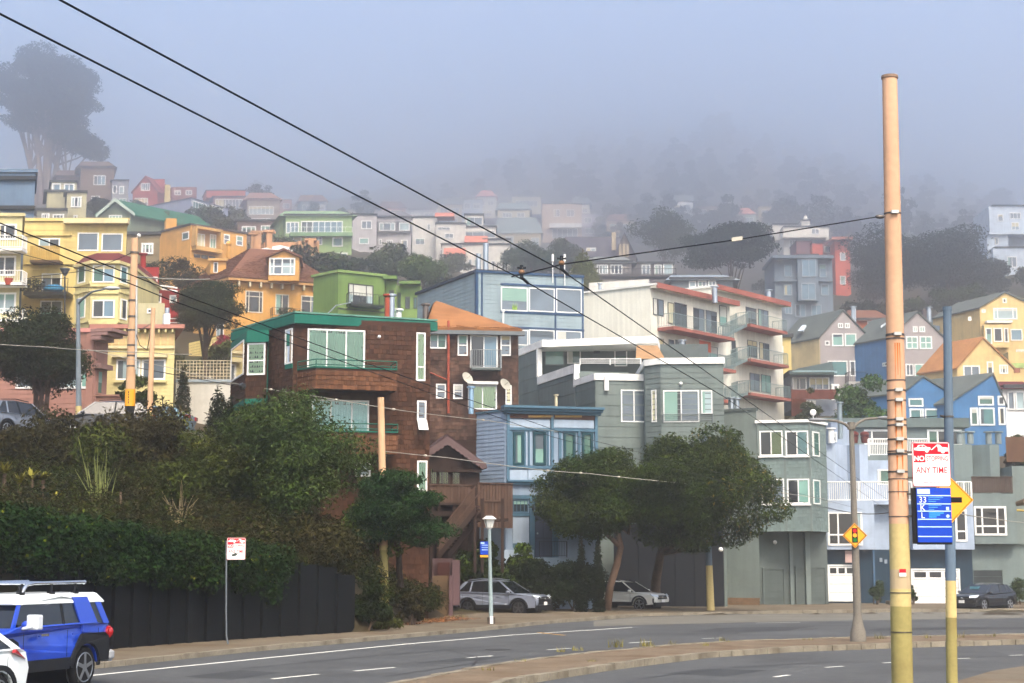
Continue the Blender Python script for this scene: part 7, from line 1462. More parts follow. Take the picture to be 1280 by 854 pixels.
def text(parent, s, c, U, V, h, w=None, m=None, name='lettering', bold=.0, depth=.002):
    """flat raised lettering, centred at c, reading along U with capitals h high, squeezed to width w"""
    cu = bpy.data.curves.new('t', 'FONT'); cu.body = s; cu.align_x = 'CENTER'; cu.align_y = 'CENTER'; cu.size = 1; cu.offset = bold; o = bpy.data.objects.new('t', cu); COL.objects.link(o)
    dg = bpy.context.evaluated_depsgraph_get(); me = bpy.data.meshes.new_from_object(o.evaluated_get(dg)); bpy.data.objects.remove(o); bpy.data.curves.remove(cu)
    n = len(me.vertices); co = np.zeros(n*3, dtype=np.float32); me.vertices.foreach_get('co', co); co = co.reshape(-1, 3); lo, hi = co.min(0), co.max(0); sy = h/(hi[1]-lo[1]); sx = (w/(hi[0]-lo[0])) if w else sy
    b = Vector(base_of(parent)); out = np.zeros((n, 3)); cx, cyy = (lo[0]+hi[0])/2, (lo[1]+hi[1])/2
    C = np.array(c - b); Un, Vn = np.array(U), np.array(V)
    for i in range(n): out[i] = C + Un*(co[i, 0]-cx)*sx + Vn*(co[i, 1]-cyy)*sy
    me.vertices.foreach_set('co', out.astype(np.float32).ravel()); me.update(); me.materials.clear(); me.materials.append(m); me.name = name
    r = bpy.data.objects.new(name, me); COL.objects.link(r); r.parent = parent; return r
class Board:
    """a flat sign face: local u across, v up, both in metres from its centre"""
    def __init__(s, c, U): s.c = Vector(c); s.U = Vector(U).normalized(); s.V = UP; s.n = s.U.cross(s.V); s.n = -s.n if s.n.y > 0 else s.n
    def p(s, u, v, o=0): return s.c + s.U*u + s.V*v + s.n*o
    def plate(s, mb, pts, o0, o1): mb.prism([s.p(u, v, o0) for u, v in pts], s.n*(o1-o0)); return mb
    def rr(s, w, h, r, n=4):
        out = []
        for cx, cy, a0 in ((w/2-r, h/2-r, 0), (-w/2+r, h/2-r, 90), (-w/2+r, -h/2+r, 180), (w/2-r, -h/2+r, 270)):
            for k in range(n+1): a = R(a0 + 90*k/n); out.append((cx + r*math.cos(a), cy + r*math.sin(a)))
        return out
    def rect(s, u0, u1, v0, v1): return [(u0, v0), (u1, v0), (u1, v1), (u0, v1)]
def no_stopping(root, B, W, H, name='sign_plate', worn=False):
    k = W/.46
    mb = MB(); B.plate(mb, B.rr(W, H, .03*k), 0, .004); pl = mb.build(name, REDS, root)
    mb = MB(); B.plate(mb, B.rr(W-.012*k, H-.012*k, .026*k), .004, .006); mb.build('face', WHT_S, pl)
    t = H/2; mb = MB(); B.plate(mb, B.rect(-W/2+.016*k, W/2-.016*k, t-.145*k, t-.014*k), .006, .008); B.plate(mb, B.rect(-W/2+.016*k, -.07*k, t-.245*k, t-.1445*k), .006, .008); mb.build('red_panel', REDS, pl, kind='stuff')
    def P(pts): return [(u*k, t + v*k) for u, v in pts]
    mb = MB()      # car towed by a truck: white outlines
    B.plate(mb, P([(-.205, -.098), (-.205, -.072), (-.17, -.066), (-.155, -.038), (-.085, -.033), (-.045, -.06), (-.005, -.066), (-.005, -.09), (-.03, -.104), (-.15, -.104)]), .008, .010)
    B.plate(mb, P([(.0, -.092), (.075, -.03), (.11, -.032), (.135, -.06), (.205, -.066), (.205, -.112), (.085, -.112), (.085, -.07), (.074, -.046), (.01, -.098)]), .008, .010)
    mb.build('tow_pictogram', WHT_S, pl, kind='stuff')
    mb = MB()
    for u, v, r in ((-.05, -.104, .022), (.145, -.112, .024)): B.plate(mb, [(u*k + r*k*math.cos(a), t + v*k + r*k*math.sin(a)) for a in np.linspace(0, 6.283, 15)[:-1]], .010, .012)
    mb.build('wheel', WHT_S, pl, kind='stuff')
    mb = MB()
    for q in ([(-.145, -.062), (-.135, -.044), (-.108, -.042), (-.108, -.06)], [(-.10, -.06), (-.10, -.042), (-.082, -.042), (-.058, -.06)]): B.plate(mb, P(q), .010, .012)
    mb.build('car_windows', REDS, pl, kind='stuff')
    text(pl, 'NO', B.p(-.145*k, t-.196*k, .0095), B.U, B.V, .062*k, .125*k, WHT_S, bold=.03); text(pl, 'STOPPING', B.p(.072*k, t-.196*k, .0085), B.U, B.V, .058*k, .262*k, REDS, bold=.01)
    text(pl, 'ANY TIME', B.p(0, t-.335*k, .0085), B.U, B.V, .075*k, .38*k, REDS, bold=.01); mb = MB(); [B.plate(mb, B.rect(u*k, (u+w)*k, -H/2+.041*k, -H/2+.049*k), .006, .008) for u, w in ((-.11, .07), (-.03, .04), (.02, .03), (.06, .05))]; mb.build('small_print', REDS, pl, kind='stuff')
    return pl
def near_pole():
    d = 22.0; L = on_pole(1112, 95, 1128, 854, d); t = thing('utility_pole', 'thick tapering orange and olive pole with steel straps and rust streaks', 'pole', L(925)); r = lambda y: .105 + .04*(y-95)/760*1.0 if y < 854 else .145
    ys = [95, 655, 715, 733, 790, 925]
    pole_seg(t, L(96), L(655), r(95), r(655), POLE_O, 'shaft', 20); pole_seg(t, L(655), L(712), r(655), r(712), POLE_T, 'shaft', 20); pole_seg(t, L(712), L(736), r(712), r(736), paint('pole_patch', (214, 186, 140)), 'shaft', 20); pole_seg(t, L(736), L(758), r(736), r(758), POLE_T, 'shaft', 20); pole_seg(t, L(758), L(925), r(758), .146, POLE_Y, 'shaft', 20)
    pole_seg(t, L(95), L(98.5), .118, .118, paint('cap', (150, 120, 96)), 'cap', 20)
    rg = random.Random(2)
    for y, w, br in ((267.5, .02, 2), (419, .03, 1), (424, .02, 0), (476, .015, 0), (488.5, .02, 1), (501, .015, 3), (525, .02, 1), (532, .02, 1), (549.6, .02, 1), (564.5, .015, 3), (568, .03, 0), (590, .02, 1), (599, .012, 0), (615, .012, 0), (646, .012, 0), (741, .012, 0), (790, .012, 0)):
        c = L(y); mb = MB(); mb.tube([c - UP*w/2, c + UP*w/2], r(y)+.007, 20); s = mb.build('strap', STEEL, t)
        if br: mb = MB(); mb.box(c.x-.05, c.x+.05, c.y-r(y)-.05, c.y-r(y)+.01, c.z-.022, c.z+.022); mb.build('buckle', metal('buckle', (74, 54, 46) if br == 1 else (176, 176, 170), rough=.4), s)
    for x, y0, y1, w in ((-.032, 430, 476, .008), (.03, 430, 474, .008), (0, 430, 470, .012), (-.04, 503, 523, .01), (.04, 503, 523, .01), (-.04, 534, 548, .014), (.035, 534, 548, .014), (-.035, 551, 563, .012), (.035, 551, 563, .012), (-.035, 570, 589, .012), (.035, 570, 589, .012), (-.03, 601, 625, .008), (.03, 601, 622, .008)):
        a, b = L(y0), L(y1); rr = r(y0); mb = MB(); pts = [];
        mb.poly([a + Vector((x-w, -math.sqrt(rr*rr-x*x)-.003, 0)), a + Vector((x+w, -math.sqrt(rr*rr-x*x)-.003, 0)), b + Vector((x*1.1+w*.3, -math.sqrt(r(y1)**2-x*x*1.21)-.003, 0)), b + Vector((x*1.1-w*.3, -math.sqrt(r(y1)**2-x*x*1.21)-.003, 0))]); mb.build('rust_streak', RUSTM, t)
    c = L(716); mb = MB(); mb.box(c.x-.045, c.x+.045, c.y-r(716)-.012, c.y-r(716)-.006, c.z-.05, c.z+.05); st = mb.build('sticker', WHT_S, t); mb = MB(); mb.box(c.x-.045, c.x+.045, c.y-r(716)-.014, c.y-r(716)-.012, c.z, c.z+.05); mb.build('print', REDS, st)
    # bus stop board and the no stopping sign strapped to its right
    s = thing('no_stopping_sign', 'clean red and white no stopping any time sign above the blue bus board', 'sign', at(1164, 608, d-.05)); B = Board(at(1164, 580.5, d-.05), (1, .06, 0)); no_stopping(s, B, 48*d/2000, 55.5*d/2000); mb = MB()
    for v in (.15, -.2): mb.hexa(B.p(-.36, v, -.03), B.U*.5, B.V*.03, B.n*.015)
    mb.build('bracket', STEEL, s)
    s = thing('bus_stop_sign', 'large blue bus stop board reading 33 K L hung from the thick pole', 'sign', at(1166, 678, d-.1)); B = Board(at(1166.5, 644, d-.12), (1, .06, 0)); W, H = .475, .735
    mb = MB(); B.plate(mb, B.rect(-W/2, W/2, -H/2, H/2), 0, .05); pl = mb.build('board', BLUE_S, s); mb = MB(); B.plate(mb, B.rect(-W/2-.055, -W/2+.0, -H/2-.02, H/2), -.02, .03); B.plate(mb, B.rect(-W/2, W/2, -H/2-.03, -H/2), 0, .04); mb.build('end_frame', BLK, s)
    for v in (.262, .15, .052, -.058, -.16, -.29): mb = MB(); B.plate(mb, B.rect(-W/2+.005, W/2-.005, v-.007, v+.007), .05, .053); mb.build('divider', PALE_B, pl)
    mb = MB(); B.plate(mb, B.rect(-W/2+.01, -W/2+.185, .285, .352), .05, .053); mb.build('header_block', PALE_B, pl)
    for ch, v in (('33', .207), ('K', .1), ('L', -.003)):
        text(pl, ch, B.p(-.155, v, .052), B.U, B.V, .078, None, WHT_S)
        for k in range(3 if ch != 'K' else 3): mb = MB(); vv = v + .03 - k*.027; B.plate(mb, B.rect(-.075, .13 - k*.05 - (.03 if ch == 'K' else 0), vv-.006, vv+.006), .05, .0525); mb.build('small_print', BLUE_L if ch != 'L' else mat('sign_cyan', (70, 170, 220)), pl)
    mb = MB(); B.plate(mb, B.rect(.165, .205, .065, .11), .05, .053); mb.build('pictogram', PALE_B, pl); mb = MB(); B.plate(mb, [(.185+.024*math.cos(a), -.015+.024*math.sin(a)) for a in np.linspace(0, 6.283, 13)[:-1]], .05, .053); mb.build('pictogram', PALE_B, pl)
    mb = MB(); B.plate(mb, B.rect(-.34, -.2, -.03, 0), -.05, -.02); B.plate(mb, B.rect(-.34, -.2, .27, .3), -.05, -.02); mb.build('bracket', STEEL, s)
near_pole()
def second_pole():
    d = 24.0; L = on_pole(1184, 385, 1190, 854, d); t = thing('utility_pole', 'slimmer pole painted blue above and mustard below, carrying the arrow sign', 'pole', L(905))
    pole_seg(t, L(385), L(726), .062, .078, POLE_B, 'shaft'); pole_seg(t, L(726), L(772), .078, .08, POLE_T, 'shaft'); pole_seg(t, L(772), L(905), .08, .085, POLE_Y, 'shaft'); pole_seg(t, L(384), L(388), .07, .07, POLE_B, 'cap'); c = L(521); mb = MB(); mb.tube([c - UP*.012, c + UP*.012], .078, 14); mb.tube([c + Vector((-.07, 0, 0)), c + Vector((-.13, -.03, .01))], .02, 6); mb.build('strap', STEEL, t)
    s = thing('arrow_sign', 'orange yellow diamond warning sign with black arrow peeking out behind the bus board', 'sign', at(1186, 655, d-.1)); B = Board(at(1186.5, 625, d-.1), (1, .04, 0)); k = 30.5*d/2000
    mb = MB(); B.plate(mb, [(0, -k), (k, 0), (0, k), (-k, 0)], 0, .004); pl = mb.build('plate', YEL_S, s)
    mb = MB(); a, b = k*.945, k*.915
    for i in range(4):
        q = [(0, -1), (1, 0), (0, 1), (-1, 0)]; (x0, y0), (x1, y1) = q[i], q[(i+1) % 4]; B.plate(mb, [(x0*b, y0*b), (x1*b, y1*b), (x1*a, y1*a), (x0*a, y0*a)], .004, .006)
    B.plate(mb, B.rect(-.15, .19, -.04, .04), .004, .006); B.plate(mb, [(-.28, 0), (-.12, .13), (-.12, -.13)], .004, .0062); mb.build('arrow', BLK, pl, kind='stuff')
    mb = MB()
    for v in (-k*.75, k*.75): B.plate(mb, [(.012*math.cos(x), v + .012*math.sin(x)) for x in np.linspace(0, 6.283, 9)[:-1]], .004, .009)
    mb.build('bolt', BLK, pl, kind='stuff')
second_pole()
def street_light():
    d = 47.4; L = on_pole(1064, 530, 1073, 805, d); t = thing('street_light', 'concrete street light with two curved arms standing on the median', 'street light', L(805)); CC = mat('pole_concrete', (112, 106, 96), rough=.9, var=.15, scale=1.5, fine=.15)
    pole_seg(t, L(532), L(780), .07, .125, CC, 'shaft'); b = L(808); mb = MB(); mb.tube([L(811), L(790), L(782), L(770)], [.24, .23, .17, .125], 8); mb.build('base', CC, t); mb = MB(); mb.tube([L(537), L(528)], .12, 12); mb.build('cap', CC, t)
    for s, pts in ((-1, [(1063, 536), (1056, 530), (1046, 526.5), (1030, 525)]), (1, [(1066, 536), (1072, 529), (1082, 524), (1100, 522.5)])):
        mb = MB(); mb.tube([at(x, y, d + s*.1*i) for i, (x, y) in enumerate(pts)], [.05, .045, .04, .035], 8); arm = mb.build('arm', CC, t); e = at(pts[-1][0], pts[-1][1], d + s*.3); mb = MB(); mb.ball(e + Vector((s*.18, 0, 0)), .30, .12, .06, 12, 6); mb.build('lamp_head', paint('lamp_head_grey', (140, 142, 142)), arm)
    s = thing('signal_ahead_sign', 'orange yellow diamond sign with a red amber green signal symbol', 'sign', at(1068.5, 684, d-.2)); B = Board(at(1068.5, 669.5, d-.2), (1, .0, 0)); k = 15.3*d/2000
    mb = MB(); B.plate(mb, [(0, -k), (k, 0), (0, k), (-k, 0)], 0, .006); pl = mb.build('plate', YEL_S, s); mb = MB(); a, b = k*.93, k*.86
    for i in range(4):
        q = [(0, -1), (1, 0), (0, 1), (-1, 0)]; (x0, y0), (x1, y1) = q[i], q[(i+1) % 4]; B.plate(mb, [(x0*b, y0*b), (x1*b, y1*b), (x1*a, y1*a), (x0*a, y0*a)], .006, .010)
    B.plate(mb, B.rect(-.085, .085, -.21, .22), .006, .010); mb.build('border', BLK, pl, kind='stuff')
    for v, m in ((.14, REDS), (.005, YEL_S), (-.13, mat('sign_green', (24, 110, 50), rough=.4))): mb = MB(); B.plate(mb, [(.062*math.cos(x), v + .062*math.sin(x)) for x in np.linspace(0, 6.283, 17)[:-1]], .010, .016); mb.build('signal_disc', m, pl)
street_light()
def lamp_post():
    d = 62; L = on_pole(611.5, 658, 614, 782, d); t = thing('lamp_post', 'small pale lamp post with a white lantern beside the silver crossover', 'lamp post', L(782)); PG = paint('post_pale', (150, 168, 168)); pole_seg(t, L(660), L(782), .065, .085, PG, 'post', 10)
    b = L(780); mb = MB(); mb.cbox(b + UP*.1, .3, .3, .3); mb.build('foot', paint('foot', (70, 60, 50)), t); mb = MB(); mb.cbox(b + Vector((.02, -.17, .15)), .12, .06, .28); mb.build('hatch', WHITE, t)
    c = L(660); mb = MB()
    mb.loft([c + Vector((.11*math.cos(a), .11*math.sin(a), 0)) for a in np.linspace(0, 6.283, 7)[:-1]], [c + Vector((.2*math.cos(a), .2*math.sin(a), .33)) for a in np.linspace(0, 6.283, 7)[:-1]]); ln = mb.build('lantern', mat('lantern_glass', (206, 206, 198), rough=.3), t)
    mb = MB(); mb.tube([c + UP*.33, c + UP*.36, c + UP*.46], [.27, .27, .12], 12); mb.tube([c - UP*.05, c + UP*.02], [.07, .12], 10); mb.build('lamp_cap', WHITE, ln)
    for k in range(6): a = k*math.pi/3; mb = MB(); mb.tube([c + Vector((.115*math.cos(a), .115*math.sin(a), 0)), c + Vector((.205*math.cos(a), .205*math.sin(a), .33))], .012, 5); mb.build('lantern_bar', WHITE, ln)
    s = thing('bus_stop_sign', 'small blue bus sign with yellow strip fixed to the pale lamp post', 'sign', at(606, 696, d)); B = Board(at(606, 685.5, d-.02), (1, .1, 0)); mb = MB(); B.plate(mb, B.rect(-.18, .17, -.24, .26), 0, .03); pl = mb.build('board', BLUE_S, s); mb = MB(); B.plate(mb, B.rect(-.18, .17, -.34, -.26), 0, .03); mb.build('yellow_strip', YEL_S, s)
    for v in (.12, .03, -.06): mb = MB(); B.plate(mb, B.rect(-.12, .12, v-.012, v+.012), .03, .034); mb.build('small_print', PALE_B, pl)
    mb = MB(); B.plate(mb, B.rect(-.16, -.02, .17, .23), .03, .034); mb.build('header_block', PALE_B, pl)
lamp_post()
def other_poles():
    d = 80.5; L = on_pole(880.5, 543, 888.5, 765.5, d); t = thing('utility_pole', 'blue grey pole with cream lower half rising through the street trees', 'pole', L(768)); pole_seg(t, L(543), L(707), .12, .16, POLE_B, 'shaft'); pole_seg(t, L(707), L(768), .17, .2, POLE_T, 'shaft'); mb = MB(); mb.tube([L(768), L(763)], .3, 10); mb.build('foot', CONC, t)
    d = 60.5; L = on_pole(476, 497, 481, 757, d); t = thing('utility_pole', 'pole with peach top and olive base in front of the brown apartments', 'pole', L(760)); pole_seg(t, L(497), L(683), .125, .15, BEIGEP, 'shaft'); pole_seg(t, L(683), L(775), .15, .165, POLE_Y, 'shaft'); pole_seg(t, L(682), L(688), .165, .165, POLE_T, 'collar'); mb = MB(); c = L(735); mb.box(c.x-.32, c.x-.16, c.y-.08, c.y+.08, c.z+.55, c.z+.85); mb.build('meter_box', POLE_Y, t)
    d = 72; L = on_pole(168, 298, 161.5, 545, d); L = on_pole(168.5, 298, 161.5, 540, d); t = thing('utility_pole', 'tall wooden utility pole with yellow band and black base near the yellow houses', 'pole', L(545)); pole_seg(t, L(298), L(487), .15, .215, BEIGEP, 'shaft'); pole_seg(t, L(487), L(508), .23, .235, YEL_S, 'band'); pole_seg(t, L(508), L(560), .225, .23, paint('black_paint', (30, 32, 36)), 'shaft')
    for y in (316, 376, 396, 413, 432, 445, 458): c = L(y); mb = MB(); mb.tube([c - UP*.04, c + UP*.04], .21, 14); mb.build('strap', STEEL, t)
    mb = MB(); mb.tube([at(170.8, 350, d-.1), at(169.8, 462, d-.15)], .05, 6); mb.build('conduit', paint('conduit', (206, 206, 200)), t); mb = MB(); mb.ball(at(173.5, 294.5, d), .09); mb.tube([at(173.5, 294.5, d), L(300)], .02, 5); mb.build('insulator', WHITE, t)
    for k in range(5): c = L(491 + k*3.2); mb = MB(); mb.cbox(c + Vector((-.02, -.235, 0)), .04, .012, .07 if k % 2 else .1); mb.build('number_mark', BLK, t)
    d = 70; L = on_pole(191.5, 385, 186.5, 540, d); t = thing('utility_pole', 'shorter beige pole with olive base right of the yellow banded pole', 'pole', L(540)); pole_seg(t, L(385), L(515), .10, .13, BEIGEP, 'shaft'); pole_seg(t, L(515), L(556), .13, .14, POLE_Y, 'shaft')
    d = 73; L = on_pole(97.5, 372, 98.5, 536, d); t = thing('street_light', 'grey street light with a long curved arm over the upper street', 'street light', L(536)); pole_seg(t, L(374), L(508), .08, .13, paint('light_grey_pole', (120, 132, 140)), 'shaft'); pole_seg(t, L(508), L(545), .14, .145, POLE_T, 'shaft'); mb = MB(); mb.tube([L(380), at(103, 374, d-.3), at(115, 365, d-1), at(131, 361.5, d-2)], [.06, .055, .05, .04], 8); arm = mb.build('arm', paint('light_grey_pole', (120, 132, 140)), t); mb = MB(); mb.ball(at(140, 360.5, d-2.4), .38, .16, .09); mb.build('lamp_head', paint('lamp_head', (190, 194, 196)), arm)
    d = 90; t = thing('street_light', 'dark funnel shaped lamp on a slim post before the yellow deck', 'street light', at(81, 400, d)); mb = MB(); mb.tube([at(81, 420, d), at(81, 346, d)], .05, 8); mb.build('post', DARKM, t); c = at(81, 345, d); mb = MB(); mb.tube([c, c + UP*.38], [.08, .29], 10); mb.tube([c + UP*.38, c + UP*.42], .31, 10); mb.build('lamp_head', metal('lamp_grey', (90, 96, 102)), t)
    d = 118; t = thing('street_light', 'small black lantern post in front of the deep red house', 'street light', at(196, 400, d)); mb = MB(); mb.tube([at(196, 430, d), at(196, 369, d)], .05, 7); mb.build('post', DARKM, t); c = at(196, 369, d); mb = MB(); mb.loft([c + Vector((x, y, 0)) for x, y in ((-.1, -.1), (.1, -.1), (.1, .1), (-.1, .1))], [c + Vector((x, y, .5)) for x, y in ((-.2, -.2), (.2, -.2), (.2, .2), (-.2, .2))]); mb.tube([c + UP*.5, c + UP*.75], [.26, .04], 6); mb.build('lantern', DARKM, t)
    d = 46; t = thing('no_stopping_sign', 'weathered red and white no stopping sign on thin bent post before the ivy', 'sign', gr(286, 808)); b = at(286.5, 808, d); mb = MB(); mb.tube([b - UP*.1, at(283, 795, d), at(282.5, 760, d), at(283, 676, d)], .028, 8); mb.build('post', metal('post', (110, 116, 120)), t); B = Board(at(295.3, 686, d-.05), (1, .02, 0)); pl = no_stopping(t, B, 23*d/2000, 27*d/2000)
    mb = MB(); B.plate(mb, [(-.14, -.17), (-.02, -.12), (.04, -.16), (.0, -.2), (-.1, -.22)], .0085, .0095); B.plate(mb, [(-.1, -.1), (.1, -.16), (.11, -.15), (-.09, -.09)], .0085, .0095); mb.build('graffiti', mat('graffiti', (60, 66, 60)), pl, kind='stuff')
    g = thing('wheelie_bin', 'green wheeled bin standing behind the olive pole base', 'bin', at(489, 749, 65.5)); p = at(489, 750, 65.5); GB = paint('bin_green', (24, 104, 66)); mb = MB(); f = lambda s, z: [p + Vector((x*s, y*s, z)) for x, y in ((-.24, -.28), (.24, -.28), (.24, .28), (-.24, .28))]; mb.loft(f(.8, .05), f(1, .62)); bb = mb.build('body', GB, g); mb = MB(); mb.hexa(p + Vector((-.27, -.33, .62)), (.54, 0, 0), (0, .64, .06), (0, 0, .06)); mb.build('lid', GB, g)
    for s in (-1, 1): mb = MB(); c = p + Vector((s*.26, .2, .08)); mb.tube([c - Vector((.03, 0, 0)), c + Vector((.03, 0, 0))], .1, 10); mb.build('wheel', BLK, g)
other_poles()
# ---------------------------------------------------------------- wires
CABLE = mat('cable', (22, 22, 24), rough=.6, var=.1); CABLE_L = mat('cable_pale', (150, 146, 134), rough=.8, var=.2, scale=3); INS = paint('insulator', (206, 196, 176))
def wire(label, P, r, m=CABLE, sag=0., name='overhead_wire', beads=()):
    pts = []
    for i in range(len(P)-1):
        a, b = P[i], P[i+1]
        for k in range(12): t = k/12; pts.append(a.lerp(b, t) - UP*sag*4*t*(1-t)*(b-a).length*.02)
    pts.append(P[-1]); o = thing(name, label, 'wire', P[0]); mb = MB(); mb.tube(pts, r, 6); mb.build('cable', m, o)
    for f in beads: c = pts[min(len(pts)-1, int(f*(len(pts)-1)))]; mb = MB(); mb.ball(c, .06*r/.012, .035*r/.012, .035*r/.012, 8, 5); mb.build('clip', INS, o)
    return o
def hgt(px, py, z=5.5): return atz(px, py, z)
H1, H2 = hgt(702, 338), hgt(652, 349)
wire('upper black trolley wire sweeping down from the top left corner', [hgt(-20, -58), hgt(75, 0), H1, hgt(960, 519), hgt(1114, 628)], .007)
wire('lower black trolley wire running beside the upper one from the top left', [hgt(-60, -18), hgt(0, 17.5), H2, hgt(905, 496), hgt(1112, 640)], .007)
wire('left wire of the far trolley pair crossing in front of the brown apartments', [hgt(-20, 271, 5.6), hgt(210, 362, 5.6), hgt(450, 451, 5.6), hgt(700, 540, 5.6), hgt(1112, 646, 5.6)], .007); wire('right wire of the far trolley pair crossing in front of the brown apartments', [hgt(-20, 280, 5.6), hgt(210, 374, 5.6), hgt(450, 460, 5.6), hgt(690, 546, 5.6), hgt(1050, 640, 5.6)], .007)
sp = wire('span wire from the thick pole holding the trolley hangers', [at(1104, 270, 21.9), at(922, 299.5, 20.5), at(705, 330, 17.7), at(640, 346, 16.6)], .009); 
c = at(921, 299.5, 20.4); mb = MB(); mb.hexa(c + Vector((-.07, -.02, -.03)), (.14, 0, .02), (0, .04, 0), (0, 0, .05)); mb.build('insulator', INS, sp); mb = MB(); c = at(1100, 271, 21.8); mb.ball(c, .07, .025, .03); mb.build('clamp', STEEL, sp)
for i, (hx, p) in enumerate(((H1, at(690, 332, 17.4)), (H2, at(645, 345, 16.7)))):
    t = thing('trolley_hanger', ('brown trolley wire hanger on the upper wire near the antennas', 'brown trolley wire hanger on the lower wire above the window row')[i], 'hanger', hx); mb = MB(); mb.ball(hx + UP*.08, .036, .036, .03); mb.build('insulator', paint('ins_brown', (140, 104, 76)), t); mb = MB(); mb.tube([hx + UP*.16, hx + UP*.02], .02, 6); dd = (hgt(960, 519)-H1).normalized(); mb.tube([hx - dd*.02 + UP*.02, hx + dd*.26 + UP*.0], .018, 6); mb.tube([hx + UP*.13 - Vector((.05, 0, 0)), hx + UP*.13 + Vector((.05, 0, 0))], .012, 6); mb.build('clamp', DARKM, t)
wire('pale telephone cable with clips from the left poles to the blue row house', [at(110, 437, 71), at(213, 460, 70.5), at(279, 477, 70), at(404, 497, 64), at(500, 513, 64), at(612, 526, 74), at(700, 540, 80)], .016, CABLE_L, .1, beads=(.3, .42, .53, .66, .82))
wire('pale cable with white clips crossing the street trees', [at(478, 564, 60.4), at(557, 572, 64), at(680, 588, 70), at(735, 592, 72), at(800, 599, 74), at(960, 613, 82), at(1032, 624, 92)], .016, CABLE_L, .1, beads=(.12, .36, .48, .6, .72, .8)); wire('pale service cable from the tree to the grey shingled bay', [at(905, 606, 78), at(960, 620, 90), at(1040, 628, 93)], .012, CABLE_L)
for lab, P, r, m in (('dark cable from the upper left crossing the yellow house', [at(-10, 308, 74), at(166, 352, 72)], .02, CABLE), ('thick pale service cable right of the wooden pole', [at(165, 345, 72), at(215, 349, 80), at(262, 349, 90)], .04, CABLE_L), ('slack black cable below the deck of the yellow house', [at(0, 356, 76), at(60, 358, 75), at(166, 361, 72)], .018, CABLE), ('service cable swooping to the bay fronted house', [at(40, 346, 90), at(110, 338, 84), at(165, 316, 72)], .018, CABLE),
                     ('thin cable passing the pink house at sill height', [at(-10, 430, 76), at(60, 434, 74), at(110, 438, 71), at(187, 441, 70), at(240, 443, 80)], .02, CABLE_L), ('looped black cable between the two left poles', [at(168, 412, 72), at(175, 432, 71.5), at(184, 438, 71), at(190, 403, 70)], .018, CABLE), ('slender cable from the pale pole toward the brown apartments', [at(190, 404, 70), at(150, 424, 82)], .015, CABLE_L), ('black service cable at the foot of the wooden pole', [at(168, 459, 72), at(240, 472, 70), at(292, 482, 68)], .018, CABLE),
                     ('guy cable behind the no stopping sign to the mustard pole', [at(1138, 522, 22.2), at(1172, 520, 23.6)], .008, CABLE), ('frayed dark cable beside the thick pole', [at(1032, 634, 60), at(1075, 642, 50), at(1117, 640, 40)], .014, STEEL), ('pale cable right of the arrow sign', [at(1190, 640, 60), at(1240, 648, 70), at(1290, 654, 80)], .02, CABLE_L)): wire(lab, P, r, m, .15)
# ---------------------------------------------------------------- vehicles
TYRE = mat('tyre', (24, 24, 25), rough=.9, var=.15, scale=6); PLAS = mat('black_plastic', (28, 29, 31), rough=.6, var=.1); CGL = mat('car_glass', (16, 20, 22), rough=.04, var=.1, spec=.8); RIM = metal('rim', (170, 174, 178), rough=.3, metal=.9); CHROME = metal('chrome', (210, 212, 214), rough=.15, metal=1.0, var=.02)
LAMP_R = mat('tail_lamp', (150, 14, 18), rough=.15, var=.05, spec=.6); LAMP_W = mat('head_lamp', (206, 214, 220), rough=.1, var=.1, spec=.8)
def carpaint(k, c): return mat('car_'+k, c, rough=.28, var=.03, scale=.8, spec=.5, coat=.6)
def arc(cx, cz, r, a0, a1, n): return [(cx + r*math.cos(R(a0 + (a1-a0)*i/n)), cz + r*math.sin(R(a0 + (a1-a0)*i/n))) for i in range(n+1)]
